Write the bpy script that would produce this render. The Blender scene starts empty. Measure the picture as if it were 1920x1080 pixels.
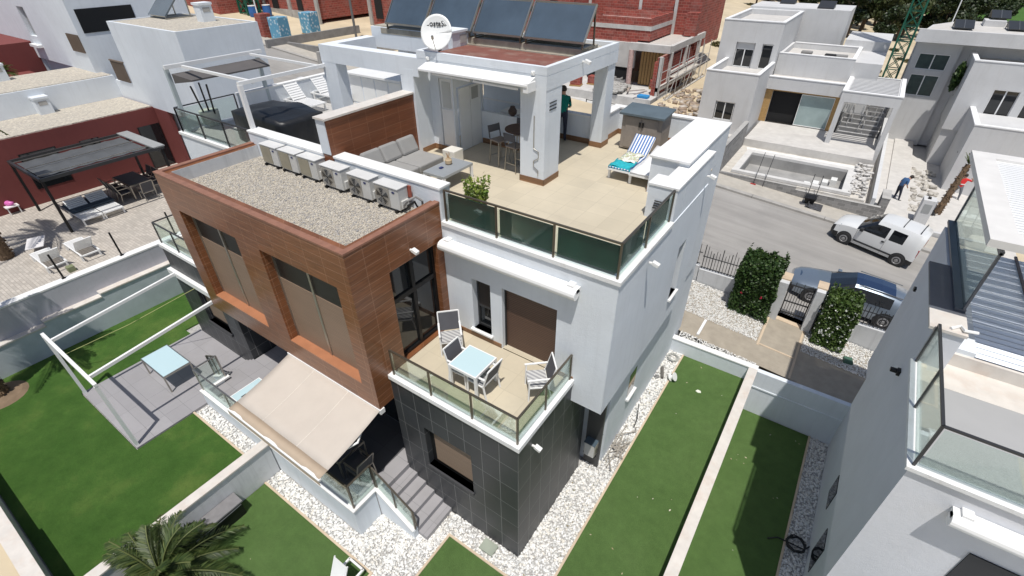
import bpy, math, random
import numpy as np
from mathutils import Vector, Matrix
R_ = math.radians
rnd = random.Random(7)
scene = bpy.context.scene
COL = scene.collection

# ------------------------------------------------------------------ camera
cd = bpy.data.cameras.new("camera"); cam = bpy.data.objects.new("camera", cd); COL.objects.link(cam)
cd.sensor_width = 36; cd.lens = 920.97/1920*36; cd.clip_end = 1500; cd.clip_start = .1
RC = [(0.8247432, 0.56545622, -0.00760978), (0.32278986, -0.48176726, -0.81468215), (-0.46433324, 0.66944721, -0.57985781)]
cx, cy, cz = Vector(RC[0]), -Vector(RC[1]), -Vector(RC[2])
M = Matrix((cx, cy, cz)).transposed().to_4x4(); M.translation = Vector((3.585, -5.341, 13.3))
cam.matrix_world = M
scene.camera = cam
# ------------------------------------------------------------------ world, sun, exposure
SUN = Vector((0.17, -0.29, 0.94)).normalized()
w = bpy.data.worlds.new("World"); scene.world = w; w.use_nodes = True
nt = w.node_tree; bg = nt.nodes["Background"]
sky = nt.nodes.new("ShaderNodeTexSky"); sky.sky_type = 'NISHITA'; sky.sun_disc = False
sky.sun_elevation = math.asin(SUN.z); sky.sun_rotation = math.atan2(SUN.x, SUN.y)
sky.air_density = 1.0; sky.dust_density = 1.5; sky.ozone_density = 1.0
nt.links.new(sky.outputs[0], bg.inputs[0]); bg.inputs[1].default_value = 0.092
sd = bpy.data.lights.new("sun", 'SUN'); sd.energy = 4.1; sd.angle = R_(.5); sd.color = (1, .965, .91)
so = bpy.data.objects.new("sun", sd); COL.objects.link(so); so.rotation_euler = SUN.to_track_quat('Z', 'Y').to_euler(); so.location = (0, 0, 40)
scene.view_settings.view_transform = 'Standard'; scene.view_settings.look = 'None'
scene.view_settings.exposure = -0.04; scene.view_settings.gamma = 1.0; scene.view_settings.use_curve_mapping = False

# ------------------------------------------------------------------ helpers
OFF = {}
def props(o, label=None, cat=None, group=None, kind=None):
    if label: o['label'] = label
    if cat: o['category'] = cat
    if group: o['group'] = group
    if kind: o['kind'] = kind
    return o
def thing(name, label, cat, loc=(0, 0, 0), rz=0, group=None, world=False):
    o = bpy.data.objects.new(name, None); COL.objects.link(o); o.empty_display_size = .3
    o.location = loc; o.rotation_euler = (0, 0, rz)
    OFF[o.name] = Vector(loc) if world else Vector((0, 0, 0))
    return props(o, label, cat, group)
def dup(root, loc, rz, label=None, group=None):
    r = root.copy(); COL.objects.link(r); r.location = loc; r.rotation_euler = (0, 0, rz)
    if label: r['label'] = label
    if group: r['group'] = group
    for ch in list(root.children):
        c = ch.copy(); COL.objects.link(c); c.parent = r
        for g in list(ch.children):
            d = g.copy(); COL.objects.link(d); d.parent = c
    return r
class MB:
    def __init__(s): s.v = []; s.f = []; s.m = []; s.cut = []
    def add(s, vs, fs, m=0):
        s.cut.append((len(s.v), len(s.f))); b = len(s.v); s.v += [tuple(p) for p in vs]; s.f += [tuple(i+b for i in f) for f in fs]; s.m += [m]*len(fs); return s
    def box(s, x0, x1, y0, y1, z0, z1, m=0):
        x0, x1 = min(x0, x1), max(x0, x1); y0, y1 = min(y0, y1), max(y0, y1); z0, z1 = min(z0, z1), max(z0, z1)
        return s.add([(x0,y0,z0),(x1,y0,z0),(x1,y1,z0),(x0,y1,z0),(x0,y0,z1),(x1,y0,z1),(x1,y1,z1),(x0,y1,z1)],
              [(0,3,2,1),(4,5,6,7),(0,1,5,4),(1,2,6,5),(2,3,7,6),(3,0,4,7)], m)
    def hexa(s, p, m=0):   # 8 points: bottom ring, top ring
        return s.add(p, [(0,3,2,1),(4,5,6,7),(0,1,5,4),(1,2,6,5),(2,3,7,6),(3,0,4,7)], m)
    def bar(s, a, b, w_, h_, m=0, up=(0,0,1)):
        a = Vector(a); b = Vector(b); d = (b-a).normalized(); u = Vector(up)
        if abs(d.dot(u)) > .98: u = Vector((1,0,0))
        x = d.cross(u).normalized()*(w_/2); y = x.cross(d).normalized()*(h_/2)
        return s.add([a-x-y, a+x-y, a+x+y, a-x+y, b-x-y, b+x-y, b+x+y, b-x+y], [(0,1,2,3),(7,6,5,4),(0,4,5,1),(1,5,6,2),(2,6,7,3),(3,7,4,0)], m)
    def tube(s, pts, r, n=8, m=0, close=False):
        pts = [Vector(p) for p in pts]; k = len(pts); rr = r if isinstance(r, (list, tuple)) else [r]*k
        vs = []; ref = None
        for i, p in enumerate(pts):
            d = (pts[min(i+1, k-1)] - pts[max(i-1, 0)])
            if close: d = pts[(i+1) % k]-pts[(i-1) % k]
            d.normalize()
            if ref is None: ref = Vector((0,0,1)) if abs(d.z) < .9 else Vector((1,0,0))
            x = d.cross(ref).normalized(); y = x.cross(d).normalized(); ref = y
            for j in range(n):
                a = 2*math.pi*j/n; vs.append(p + x*math.cos(a)*rr[i] + y*math.sin(a)*rr[i])
        fs = []
        for i in range(k if close else k-1):
            for j in range(n):
                a, b = i*n+j, i*n+(j+1) % n; c, d2 = ((i+1) % k)*n+(j+1) % n, ((i+1) % k)*n+j
                fs.append((a, b, c, d2))
        if not close: fs += [tuple(range(n-1, -1, -1)), tuple((k-1)*n+j for j in range(n))]
        return s.add(vs, fs, m)
    def lathe(s, prof, c=(0,0,0), n=16, m=0):
        vs = []; fs = []
        for r, z in prof:
            for j in range(n): a = 2*math.pi*j/n; vs.append((c[0]+r*math.cos(a), c[1]+r*math.sin(a), c[2]+z))
        for i in range(len(prof)-1):
            for j in range(n): fs.append((i*n+j, i*n+(j+1) % n, (i+1)*n+(j+1) % n, (i+1)*n+j))
        fs += [tuple(range(n-1, -1, -1)), tuple((len(prof)-1)*n+j for j in range(n))]
        return s.add(vs, fs, m)
    def prism(s, pts, z0, z1, m=0):
        n = len(pts)
        return s.add([(x, y, z0) for x, y in pts]+[(x, y, z1) for x, y in pts],
              [tuple(range(n-1, -1, -1)), tuple(range(n, 2*n))]+[(i, (i+1) % n, n+(i+1) % n, n+i) for i in range(n)], m)
    def poly(s, pts, m=0): return s.add(pts, [tuple(range(len(pts)))], m)
    def grid(s, P, m=0, flip=False):
        a, b = len(P), len(P[0]); vs = [p for r in P for p in r]
        fs = [(i*b+j, i*b+j+1, (i+1)*b+j+1, (i+1)*b+j) for i in range(a-1) for j in range(b-1)]
        if flip: fs = [f[::-1] for f in fs]
        return s.add(vs, fs, m)
    def xform(s, mt):
        s.v = [tuple(mt @ Vector(p)) for p in s.v]; return s
    def build(s, name, mats, parent=None, smooth=False, bevel=0, at=None, sub=0, solid=0):
        me = bpy.data.meshes.new(name)
        off = Vector((0,0,0))
        if parent is not None: off = OFF.get(parent.name, Vector((0,0,0)))
        elif at is not None: off = Vector(at)
        me.from_pydata([tuple(Vector(p)-off) for p in s.v], [], s.f)
        if not isinstance(mats, (list, tuple)): mats = [mats]
        for q in mats: me.materials.append(q)
        if len(mats) > 1: me.polygons.foreach_set('material_index', s.m)
        me.update(); me.validate()
        o = bpy.data.objects.new(name, me); COL.objects.link(o)
        if parent is not None: o.parent = parent; OFF[o.name] = off
        elif at is not None: o.location = at; OFF[o.name] = off
        if smooth: me.polygons.foreach_set('use_smooth', [True]*len(me.polygons))
        if sub:
            q = o.modifiers.new('sub', 'SUBSURF'); q.levels = sub; q.render_levels = sub
        if solid:
            q = o.modifiers.new('sol', 'SOLIDIFY'); q.thickness = solid; q.offset = 0
        if bevel:
            q = o.modifiers.new('bev', 'BEVEL'); q.width = bevel; q.segments = 2; q.limit_method = 'ANGLE'; q.angle_limit = R_(50)
        return o
def each(mb, name, mats, parent, **kw):
    """every primitive of the builder becomes a part of its own"""
    c = mb.cut+[(len(mb.v), len(mb.f))]; o = None
    for (a, fa), (b, fb) in zip(c, c[1:]):
        t = MB(); t.add(mb.v[a:b], [tuple(i-a for i in f) for f in mb.f[fa:fb]]); o = t.build(name, mats, parent, **kw)
    return o
def npmesh(name, verts, faces, mat, parent=None, at=None, smooth=False, midx=None, mats=None):
    """verts (n,3) array, faces (m,k) array"""
    me = bpy.data.meshes.new(name); off = np.zeros(3)
    if parent is not None: off = np.array(OFF.get(parent.name, Vector((0,0,0))))
    elif at is not None: off = np.array(at)
    V = np.asarray(verts, dtype=np.float32)-off; F = np.asarray(faces, dtype=np.int32); k = F.shape[1]
    me.vertices.add(len(V)); me.vertices.foreach_set('co', V.astype(np.float32).ravel())
    me.loops.add(F.size); me.loops.foreach_set('vertex_index', F.ravel())
    me.polygons.add(len(F)); me.polygons.foreach_set('loop_start', np.arange(0, F.size, k, dtype=np.int32)); me.polygons.foreach_set('loop_total', np.full(len(F), k, dtype=np.int32))
    for q in (mats or [mat]): me.materials.append(q)
    if midx is not None: me.polygons.foreach_set('material_index', np.asarray(midx, dtype=np.int32))
    me.update(calc_edges=True)
    if smooth: me.polygons.foreach_set('use_smooth', np.ones(len(F), dtype=bool))
    o = bpy.data.objects.new(name, me); COL.objects.link(o)
    if parent is not None: o.parent = parent
    elif at is not None: o.location = at
    return o

# ------------------------------------------------------------------ materials
def newmat(name):
    m = bpy.data.materials.new(name); m.use_nodes = True; t = m.node_tree; return m, t, t.nodes['Principled BSDF']
def nn(t, typ, **kw):
    n = t.nodes.new(typ)
    for k, v in kw.items():
        if isinstance(v, (int, float, str, bool)) and hasattr(n, k): setattr(n, k, v)
        else: n.inputs[k].default_value = v
    return n
def L(t, a, b): t.links.new(a, b)
def setp(b, **kw):
    for k, v in kw.items(): b.inputs[k].default_value = v
def c4(c): return (c[0], c[1], c[2], 1)
def noise(t, scale, detail=4, rough=.55, vec=None):
    n = t.nodes.new('ShaderNodeTexNoise'); n.inputs['Scale'].default_value = scale; n.inputs['Detail'].default_value = detail; n.inputs['Roughness'].default_value = rough
    if vec is None:
        g = t.nodes.get('geo') or t.nodes.new('ShaderNodeNewGeometry'); g.name = 'geo'; vec = g.outputs['Position']
    L(t, vec, n.inputs['Vector']); return n.outputs['Fac']
def mixc(t, fac, a, b, mode='MIX'):
    n = t.nodes.new('ShaderNodeMix'); n.data_type = 'RGBA'; n.blend_type = mode
    for sock, v in ((n.inputs[0], fac), (n.inputs[6], a), (n.inputs[7], b)):
        if isinstance(v, (int, float)): sock.default_value = v
        elif isinstance(v, tuple): sock.default_value = c4(v)
        else: L(t, v, sock)
    return n.outputs[2]
def ramp(t, fac, p):
    n = t.nodes.new('ShaderNodeValToRGB'); e = n.color_ramp.elements
    e[0].position, e[0].color = p[0][0], c4(p[0][1]); e[1].position, e[1].color = p[-1][0], c4(p[-1][1])
    for q in p[1:-1]: x = e.new(q[0]); x.color = c4(q[1])
    L(t, fac, n.inputs[0]); return n.outputs[0]
def bumpn(t, b, h, strength, dist=.02):
    n = t.nodes.new('ShaderNodeBump'); n.inputs['Strength'].default_value = strength; n.inputs['Distance'].default_value = dist
    L(t, h, n.inputs['Height']); L(t, n.outputs[0], b.inputs['Normal'])
def k_(c, f): return tuple(min(1, x*f) for x in c)
def mat(name, col, rough=.6, metal=0, var=.06, vs=2.5, bump=0, bs=40, spec=.5, coat=0, stain=None, ss=.7, sa=.5):
    m, t, b = newmat(name); setp(b, **{'Roughness': rough, 'Metallic': metal, 'Specular IOR Level': spec, 'Coat Weight': coat, 'Base Color': c4(col)})
    out = None
    if var: out = ramp(t, noise(t, vs, 5), [(.3, k_(col, 1-var)), (.7, k_(col, 1+var))])
    if stain:
        f = ramp(t, noise(t, ss, 6, .65), [(.5, (0,0,0)), (.75, (sa,sa,sa))]); out = mixc(t, f, out or col, stain)
    if out: L(t, out, b.inputs['Base Color'])
    if bump: bumpn(t, b, noise(t, bs, 6, .6), bump, .02)
    return m
def wallvec(t, mode):
    g = t.nodes.new('ShaderNodeNewGeometry'); s_ = t.nodes.new('ShaderNodeSeparateXYZ'); L(t, g.outputs['Position'], s_.inputs[0])
    c = t.nodes.new('ShaderNodeCombineXYZ')
    if mode == 'floor': L(t, s_.outputs[0], c.inputs[0]); L(t, s_.outputs[1], c.inputs[1])
    else:
        a = t.nodes.new('ShaderNodeMath'); L(t, s_.outputs[0], a.inputs[0]); L(t, s_.outputs[1], a.inputs[1]); L(t, a.outputs[0], c.inputs[0]); L(t, s_.outputs[2], c.inputs[1])
    return c.outputs[0]
def tiles(name, col, grout, tw, th, mode='wall', gw=.008, rough=.35, varb=.12, off=(0, 0), stagger=0, streak=0, spec=.5, coat=0, bump=.3, dirt=None):
    m, t, b = newmat(name); setp(b, **{'Roughness': rough, 'Specular IOR Level': spec, 'Coat Weight': coat, 'Coat Roughness': .15})
    v = wallvec(t, mode); mp = t.nodes.new('ShaderNodeMapping'); L(t, v, mp.inputs[0]); mp.inputs['Location'].default_value = (off[0], off[1], 0)
    br = t.nodes.new('ShaderNodeTexBrick'); L(t, mp.outputs[0], br.inputs['Vector'])
    setp_ = {'Scale': 1, 'Mortar Size': gw, 'Mortar Smooth': 0, 'Bias': 0, 'Brick Width': tw, 'Row Height': th}
    for q, x in setp_.items(): br.inputs[q].default_value = x
    br.offset = stagger; br.offset_frequency = 2; br.squash = 1
    br.inputs['Color1'].default_value = c4(k_(col, 1-varb)); br.inputs['Color2'].default_value = c4(k_(col, 1+varb)); br.inputs['Mortar'].default_value = c4(grout)
    out = br.outputs['Color']
    if streak:
        mp2 = t.nodes.new('ShaderNodeMapping'); L(t, v, mp2.inputs[0]); mp2.inputs['Scale'].default_value = (.6, 9, 1)
        f = noise(t, 3, 6, .6, mp2.outputs[0]); out = mixc(t, streak, out, ramp(t, f, [(.3, (.35,.35,.35)), (.7, (1,1,1))]), 'MULTIPLY')
    out = mixc(t, .35, out, ramp(t, noise(t, 1.3, 5), [(.3, (.75,.75,.75)), (.7, (1,1,1))]), 'MULTIPLY')
    if dirt:
        f = ramp(t, noise(t, .9, 6, .7), [(.5, (0,0,0)), (.72, (.5,.5,.5))]); out = mixc(t, f, out, dirt)
    L(t, out, b.inputs['Base Color'])
    inv = t.nodes.new('ShaderNodeMath'); inv.operation = 'SUBTRACT'; inv.inputs[0].default_value = 1; L(t, br.outputs['Fac'], inv.inputs[1])
    bumpn(t, b, inv.outputs[0], bump, .01)
    return m
def glassmat(name, tint, refl=.10, alpha=.8, rough=.02):
    m = bpy.data.materials.new(name); m.use_nodes = True; t = m.node_tree; t.nodes.clear()
    o = t.nodes.new('ShaderNodeOutputMaterial'); tr = t.nodes.new('ShaderNodeBsdfTransparent'); tr.inputs[0].default_value = c4(tint)
    gl = t.nodes.new('ShaderNodeBsdfGlossy'); gl.inputs['Roughness'].default_value = rough; gl.inputs[0].default_value = (.9,.95,.95,1)
    df = t.nodes.new('ShaderNodeBsdfDiffuse'); df.inputs[0].default_value = c4(k_(tint, .7))
    fr = t.nodes.new('ShaderNodeFresnel'); fr.inputs[0].default_value = 1.45
    m1 = t.nodes.new('ShaderNodeMixShader'); m1.inputs[0].default_value = 1-alpha; L(t, tr.outputs[0], m1.inputs[1]); L(t, df.outputs[0], m1.inputs[2])
    m2 = t.nodes.new('ShaderNodeMixShader'); sc_ = t.nodes.new('ShaderNodeMath'); sc_.operation = 'MULTIPLY'; sc_.inputs[1].default_value = refl*5; L(t, fr.outputs[0], sc_.inputs[0]); L(t, sc_.outputs[0], m2.inputs[0]); L(t, m1.outputs[0], m2.inputs[1]); L(t, gl.outputs[0], m2.inputs[2])
    L(t, m2.outputs[0], o.inputs[0]); return m
def plaster(name, col, stain=(.5,.5,.5), sa=.12, rough=.75):
    m, t, b = newmat(name); setp(b, Roughness=rough); b.inputs['Specular IOR Level'].default_value = .25
    f1 = noise(t, .6, 6, .6); out = ramp(t, f1, [(.3, k_(col, .92)), (.7, k_(col, 1.03))])
    g = t.nodes.get('geo'); mp = t.nodes.new('ShaderNodeMapping'); mp.inputs['Scale'].default_value = (5, 5, .35); L(t, g.outputs['Position'], mp.inputs[0])
    f2 = ramp(t, noise(t, 1.0, 5, .65, mp.outputs[0]), [(.52, (0,0,0)), (.8, (sa,sa,sa))]); out = mixc(t, f2, out, stain)
    f4 = ramp(t, noise(t, 2.2, 8, .75), [(.56, (0,0,0)), (.8, (sa*.8,sa*.8,sa*.8))]); out = mixc(t, f4, out, stain)
    L(t, out, b.inputs['Base Color'])
    a = t.nodes.new('ShaderNodeMath'); L(t, noise(t, 9, 5, .7), a.inputs[0]); L(t, noise(t, 70, 3), a.inputs[1])
    bumpn(t, b, a.outputs[0], .35, .022); return m
def stones(name, pal, scale, rough=.8, bump=.8):
    m, t, b = newmat(name); setp(b, Roughness=rough); g = t.nodes.new('ShaderNodeNewGeometry'); g.name = 'geo'
    v = t.nodes.new('ShaderNodeTexVoronoi'); v.inputs['Scale'].default_value = scale; L(t, g.outputs['Position'], v.inputs['Vector'])
    sp = t.nodes.new('ShaderNodeSeparateColor'); L(t, v.outputs['Color'], sp.inputs[0])
    n = len(pal); L(t, ramp(t, sp.outputs[0], [(i/(n-1), c) for i, c in enumerate(pal)]), b.inputs['Base Color'])
    inv = t.nodes.new('ShaderNodeMath'); inv.operation = 'SUBTRACT'; inv.inputs[0].default_value = 1; L(t, v.outputs['Distance'], inv.inputs[1])
    bumpn(t, b, inv.outputs[0], bump, .5/scale); return m
def pebmat(name, pal):   # colour per stone
    m, t, b = newmat(name); setp(b, Roughness=.7); g = t.nodes.new('ShaderNodeNewGeometry')
    n = len(pal); L(t, ramp(t, g.outputs['Random Per Island'], [(i/(n-1), c) for i, c in enumerate(pal)]), b.inputs['Base Color']); return m
def leafmat(name, cols, rough=.5, trans=.25):
    m, t, b = newmat(name); setp(b, Roughness=rough); g = t.nodes.new('ShaderNodeNewGeometry')
    n = len(cols); c = ramp(t, g.outputs['Random Per Island'], [(i/(n-1), q) for i, q in enumerate(cols)]); L(t, c, b.inputs['Base Color'])
    tl = t.nodes.new('ShaderNodeBsdfTranslucent'); L(t, c, tl.inputs[0]); mx = t.nodes.new('ShaderNodeMixShader'); mx.inputs[0].default_value = trans
    o = t.nodes['Material Output']; L(t, b.outputs[0], mx.inputs[1]); L(t, tl.outputs[0], mx.inputs[2]); L(t, mx.outputs[0], o.inputs[0]); return m
def turfmat(name, a, b_, c, s1=.5, s2=6, amt=1, bump=.6):
    m, t, b = newmat(name); setp(b, Roughness=.85); b.inputs['Specular IOR Level'].default_value = .2
    o1 = ramp(t, noise(t, s1, 5, .6), [(.3, a), (.5, b_), (.72, c)])
    o2 = ramp(t, noise(t, s2, 5, .7), [(.3, (.86,)*3), (.7, (1.08,)*3)])
    o3 = ramp(t, noise(t, 90, 2, .8), [(.3, (.6,)*3), (.7, (1.3,)*3)])
    L(t, mixc(t, 1, mixc(t, amt, o1, o2, 'MULTIPLY'), o3, 'MULTIPLY'), b.inputs['Base Color']); bumpn(t, b, noise(t, 110, 3, .8), bump, .03); return m

WHITE = plaster('white_render', (.725,.765,.805), (.48,.50,.52), .26); WCAP = plaster('white_coping', (.80,.80,.79), (.45,.40,.34), .3)
WHITE2 = plaster('raw_white_render', (.60,.60,.60), (.42,.40,.38), .35); DIRTYW = plaster('weathered_white', (.62,.63,.64), (.3,.3,.3), .45)
GREYW = plaster('lavender_grey_render', (.50,.50,.54), (.36,.35,.38), .45)
BROWN = tiles('brown_wood_look_panels', (.265,.105,.045), (.42,.22,.13), .62, .222, gw=.006, rough=.28, varb=.10, streak=.75, off=(.1, .03), bump=.25)
BCAP = mat('brown_coping', (.27,.13,.085), .5, var=.15, vs=6)
DARK = tiles('charcoal_slate_tiles', (.040,.043,.048), (.20,.20,.20), .51, .76, gw=.007, rough=.42, varb=.15, off=(0,.06), spec=.4, dirt=(.055,.055,.055))
DTRIM = mat('charcoal_trim', (.05,.05,.055), .5)
FLOOR = tiles('cream_terrace_stone', (.56,.495,.375), (.47,.415,.315), .6, .6, 'floor', gw=.006, rough=.6, varb=.05, bump=.12, dirt=(.45,.40,.31))
LFLOOR = mat('pale_grey_roof_floor', (.46,.45,.43), .7, var=.08, stain=(.36,.34,.31))
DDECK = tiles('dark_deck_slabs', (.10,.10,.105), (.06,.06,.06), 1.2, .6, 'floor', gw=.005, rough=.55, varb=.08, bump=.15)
SKIRT = tiles('timber_look_skirting', (.30,.16,.08), (.2,.1,.05), .9, .2, gw=.003, rough=.5, varb=.2, streak=.6)
GDECK = tiles('grey_deck_slabs', (.33,.32,.33), (.2,.2,.2), 1.2, .6, 'floor', gw=.005, rough=.55, varb=.05, bump=.15, dirt=(.28,.27,.27))
PAVER = tiles('cream_pavers', (.47,.43,.38), (.33,.29,.25), .22, .11, 'floor', gw=.008, rough=.8, varb=.14, stagger=.5, bump=.3, dirt=(.40,.37,.33))
BRICK = tiles('red_hollow_brick', (.30,.065,.048), (.40,.20,.16), .5, .24, gw=.014, rough=.85, varb=.25, stagger=.5, bump=.5, dirt=(.34,.2,.17))
REDR = plaster('dark_red_render', (.19,.055,.05), (.12,.04,.04), .3)
CONC = mat('rough_concrete', (.40,.39,.37), .85, var=.16, vs=1.5, bump=.4, bs=20, stain=(.25,.23,.21), ss=.6)
LCON = mat('pale_concrete', (.54,.53,.51), .85, var=.12, vs=1.5, bump=.3, stain=(.36,.34,.31))
CONCD = mat('dark_concrete', (.24,.235,.23), .85, var=.16, vs=1.5, bump=.4, bs=20, stain=(.15,.14,.13))
STONEW = tiles('grey_block_wall', (.24,.235,.23), (.34,.33,.32), .4, .2, gw=.012, rough=.85, varb=.2, stagger=.5, bump=.5, dirt=(.36,.35,.33))
ASPH = mat('sun_bleached_asphalt', (.335,.32,.30), .9, var=.07, vs=.5, bump=.7, bs=70, stain=(.24,.23,.22), ss=.35)
def streaked(m, sc, lo, fac=.8):
    t = m.node_tree; b = t.nodes['Principled BSDF']; src = b.inputs['Base Color'].links[0].from_socket; g = t.nodes.get('geo'); mp = t.nodes.new('ShaderNodeMapping'); mp.inputs['Scale'].default_value = sc; L(t, g.outputs['Position'], mp.inputs[0])
    L(t, mixc(t, fac, src, ramp(t, noise(t, 1, 6, .6, mp.outputs[0]), [(.35, (lo,)*3), (.6, (1,)*3), (.75, (1.08,)*3)]), 'MULTIPLY'), b.inputs['Base Color'])
streaked(ASPH, (.10,1.3,1), .78)
PAVE = mat('pavement_concrete', (.43,.40,.35), .9, var=.1, vs=2, bump=.4, bs=50, stain=(.3,.27,.22), ss=1.2)
KERB = mat('grey_kerb', (.36,.345,.32), .85, var=.12, bump=.3)
SAND = mat('sandy_ground', (.56,.47,.33), .95, var=.14, vs=.3, bump=.5, bs=6, stain=(.34,.27,.17), ss=.12, sa=.7)
SCREED = mat('dusty_cement_screed', (.55,.53,.50), .9, var=.08, bump=.3, stain=(.40,.38,.36), ss=.8)
PATHM = mat('exposed_aggregate', (.37,.325,.26), .9, var=.10, vs=3, bump=.8, bs=120, stain=(.29,.25,.2), ss=2)
EDGE = mat('sandstone_edging', (.55,.44,.32), .8, var=.1, bump=.2)
MARB = mat('cream_marble_coping', (.64,.60,.55), .5, var=.07, vs=4, stain=(.55,.42,.33), ss=2.5)
PEB = pebmat('white_pebbles', [(.78,.77,.74),(.60,.59,.56),(.84,.83,.81),(.72,.68,.60),(.82,.81,.78),(.48,.48,.46),(.80,.80,.78),(.66,.65,.62)])
PEBB = stones('pebble_bed', [(.36,.35,.33),(.5,.49,.47),(.28,.27,.26)], 22)  # bed colour darkened to stand for shade in the gaps between pebbles
RGR = pebmat('roof_gravel', [(.50,.45,.37),(.34,.32,.30),(.62,.57,.48),(.46,.41,.33),(.27,.27,.28),(.58,.53,.43),(.42,.38,.31)])
RGB_ = stones('roof_gravel_bed', [(.46,.42,.35),(.3,.28,.26),(.54,.49,.41),(.38,.34,.28)], 30)
TURF = turfmat('artificial_turf', (.076,.138,.038), (.085,.150,.043), (.097,.163,.050), .45, 3)
LAWN = turfmat('lawn_grass', (.050,.122,.020), (.068,.150,.027), (.13,.205,.045), .7, 3.5, bump=1)
GOLF = turfmat('golf_green', (.055,.13,.02), (.07,.15,.03), (.08,.17,.03), .05, .3)
BLK = mat('black_metal', (.012,.012,.013), .4, .3, var=0); DGM = mat('anthracite_metal', (.06,.062,.065), .4, .5, var=.05)
ALU = mat('brushed_metal', (.42,.40,.36), .35, .9, var=.05); WMET = mat('white_lacquer', (.80,.80,.79), .35, var=.02); BRZ = mat('bronze_rail', (.16,.14,.11), .35, .7, var=.05)
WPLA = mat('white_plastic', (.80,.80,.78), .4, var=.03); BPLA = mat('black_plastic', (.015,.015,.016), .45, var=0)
VOID = mat('dark_interior', (.012,.012,.013), .9, var=0)
WGL = mat('dark_window_glass', (.012,.014,.016), .05, var=0, spec=.5, coat=.3)
CGL = glassmat('clear_balustrade_glass', (.92,.965,.94), alpha=.96); HGL = glassmat('screened_glass', (.90,.96,.94), refl=.025, alpha=.985); GGL = glassmat('greenish_glass', (.70,.82,.78), alpha=.85)
HEDG = mat('dark_green_screening', (.004,.036,.024), .55, var=.25, vs=2, bump=.5, bs=60)
SHUT = tiles('tan_roller_shutter', (.27,.19,.135), (.16,.11,.08), 30, .055, gw=.006, rough=.55, varb=.04, bump=.4)
SHBR = tiles('brown_roller_shutter', (.115,.062,.042), (.05,.028,.02), 30, .055, gw=.008, rough=.5, varb=.04, bump=.5)
TAUPE = mat('taupe_fabric', (.52,.465,.405), .85, var=.03, bump=.15, bs=200)
GFAB = mat('grey_cushion_fabric', (.30,.295,.285), .9, var=.05, bump=.3, bs=150); MESHD = mat('dark_grey_mesh', (.085,.085,.095), .8, var=.08)
TQG = mat('pale_aqua_glass', (.50,.66,.70), .08, var=0, spec=.8, coat=.5); TBG = mat('grey_table_slats', (.27,.29,.31), .5, var=.05)
BCOV = mat('black_cover', (.010,.011,.013), .42, var=.2, vs=4, bump=.6, bs=5)
SOLP = mat('solar_absorber', (.075,.105,.135), .22, .2, var=.25, vs=.8, spec=.8, coat=1)
ROOFR = mat('red_roof_membrane', (.20,.075,.055), .8, var=.12, stain=(.33,.27,.22), ss=1.6, sa=.6); OLDC = mat('weathered_roof_concrete', (.38,.35,.29), .9, var=.15, bump=.4, stain=(.2,.17,.13), ss=1.5, sa=.7)
OSB = mat('osb_board', (.40,.25,.10), .8, var=.15, vs=8); GRNM = mat('green_crane_paint', (.008,.10,.06), .45, var=.1)
SKIN = mat('skin', (.42,.24,.17), .6, var=.04); HAIR = mat('dark_hair', (.03,.02,.015), .7, var=0)

# ================================================================== wall with openings
def wallY(mb, x0, x1, z0, z1, yf, d, holes=(), m=0):
    xs = sorted({x0, x1, *[h[0] for h in holes], *[h[1] for h in holes]}); zs = sorted({z0, z1, *[h[2] for h in holes], *[h[3] for h in holes]})
    for i in range(len(xs)-1):
        for j in range(len(zs)-1):
            a, b = (xs[i]+xs[i+1])/2, (zs[j]+zs[j+1])/2
            if any(h[0] < a < h[1] and h[2] < b < h[3] for h in holes): continue
            mb.box(xs[i], xs[i+1], yf, yf+d, zs[j], zs[j+1], m)
def wallX(mb, y0, y1, z0, z1, xf, d, holes=(), m=0):
    t = MB(); wallY(t, y0, y1, z0, z1, 0, 1, holes)
    for i in range(0, len(t.v), 8):
        p = t.v[i:i+8]; ya, yb = min(q[0] for q in p), max(q[0] for q in p); za, zb = min(q[2] for q in p), max(q[2] for q in p)
        mb.box(xf-d, xf, ya, yb, za, zb, m)
def railing(parent, pts, z, h, mat_rail, mat_glass=CGL, posts=None, gap=.05, name='balustrade', rw=.045):
    """posts + top rail as one part, its glass as a sub-part. pts: plan polyline"""
    mb = MB(); gl = MB()
    for i in range(len(pts)-1):
        a, b = Vector((*pts[i], 0)), Vector((*pts[i+1], 0)); n = max(1, round((b-a).length/1.45))
        for k in range(n+1):
            if k == 0 and i > 0: continue
            p = a.lerp(b, k/n); mb.box(p.x-.02, p.x+.02, p.y-.02, p.y+.02, z, z+h)
        za = Vector((0, 0, z+h)); mb.bar(a+za, b+za, rw, .035)
        d = (b-a).normalized()
        for k in range(n):
            p, q = a.lerp(b, k/n)+d*gap, a.lerp(b, (k+1)/n)-d*gap
            gl.bar(p+Vector((0,0,z+h/2)), q+Vector((0,0,z+h/2)), .012, h-.12)
    o = mb.build(name, mat_rail, parent); gl.build('glass_panels', mat_glass, o); return o

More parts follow.
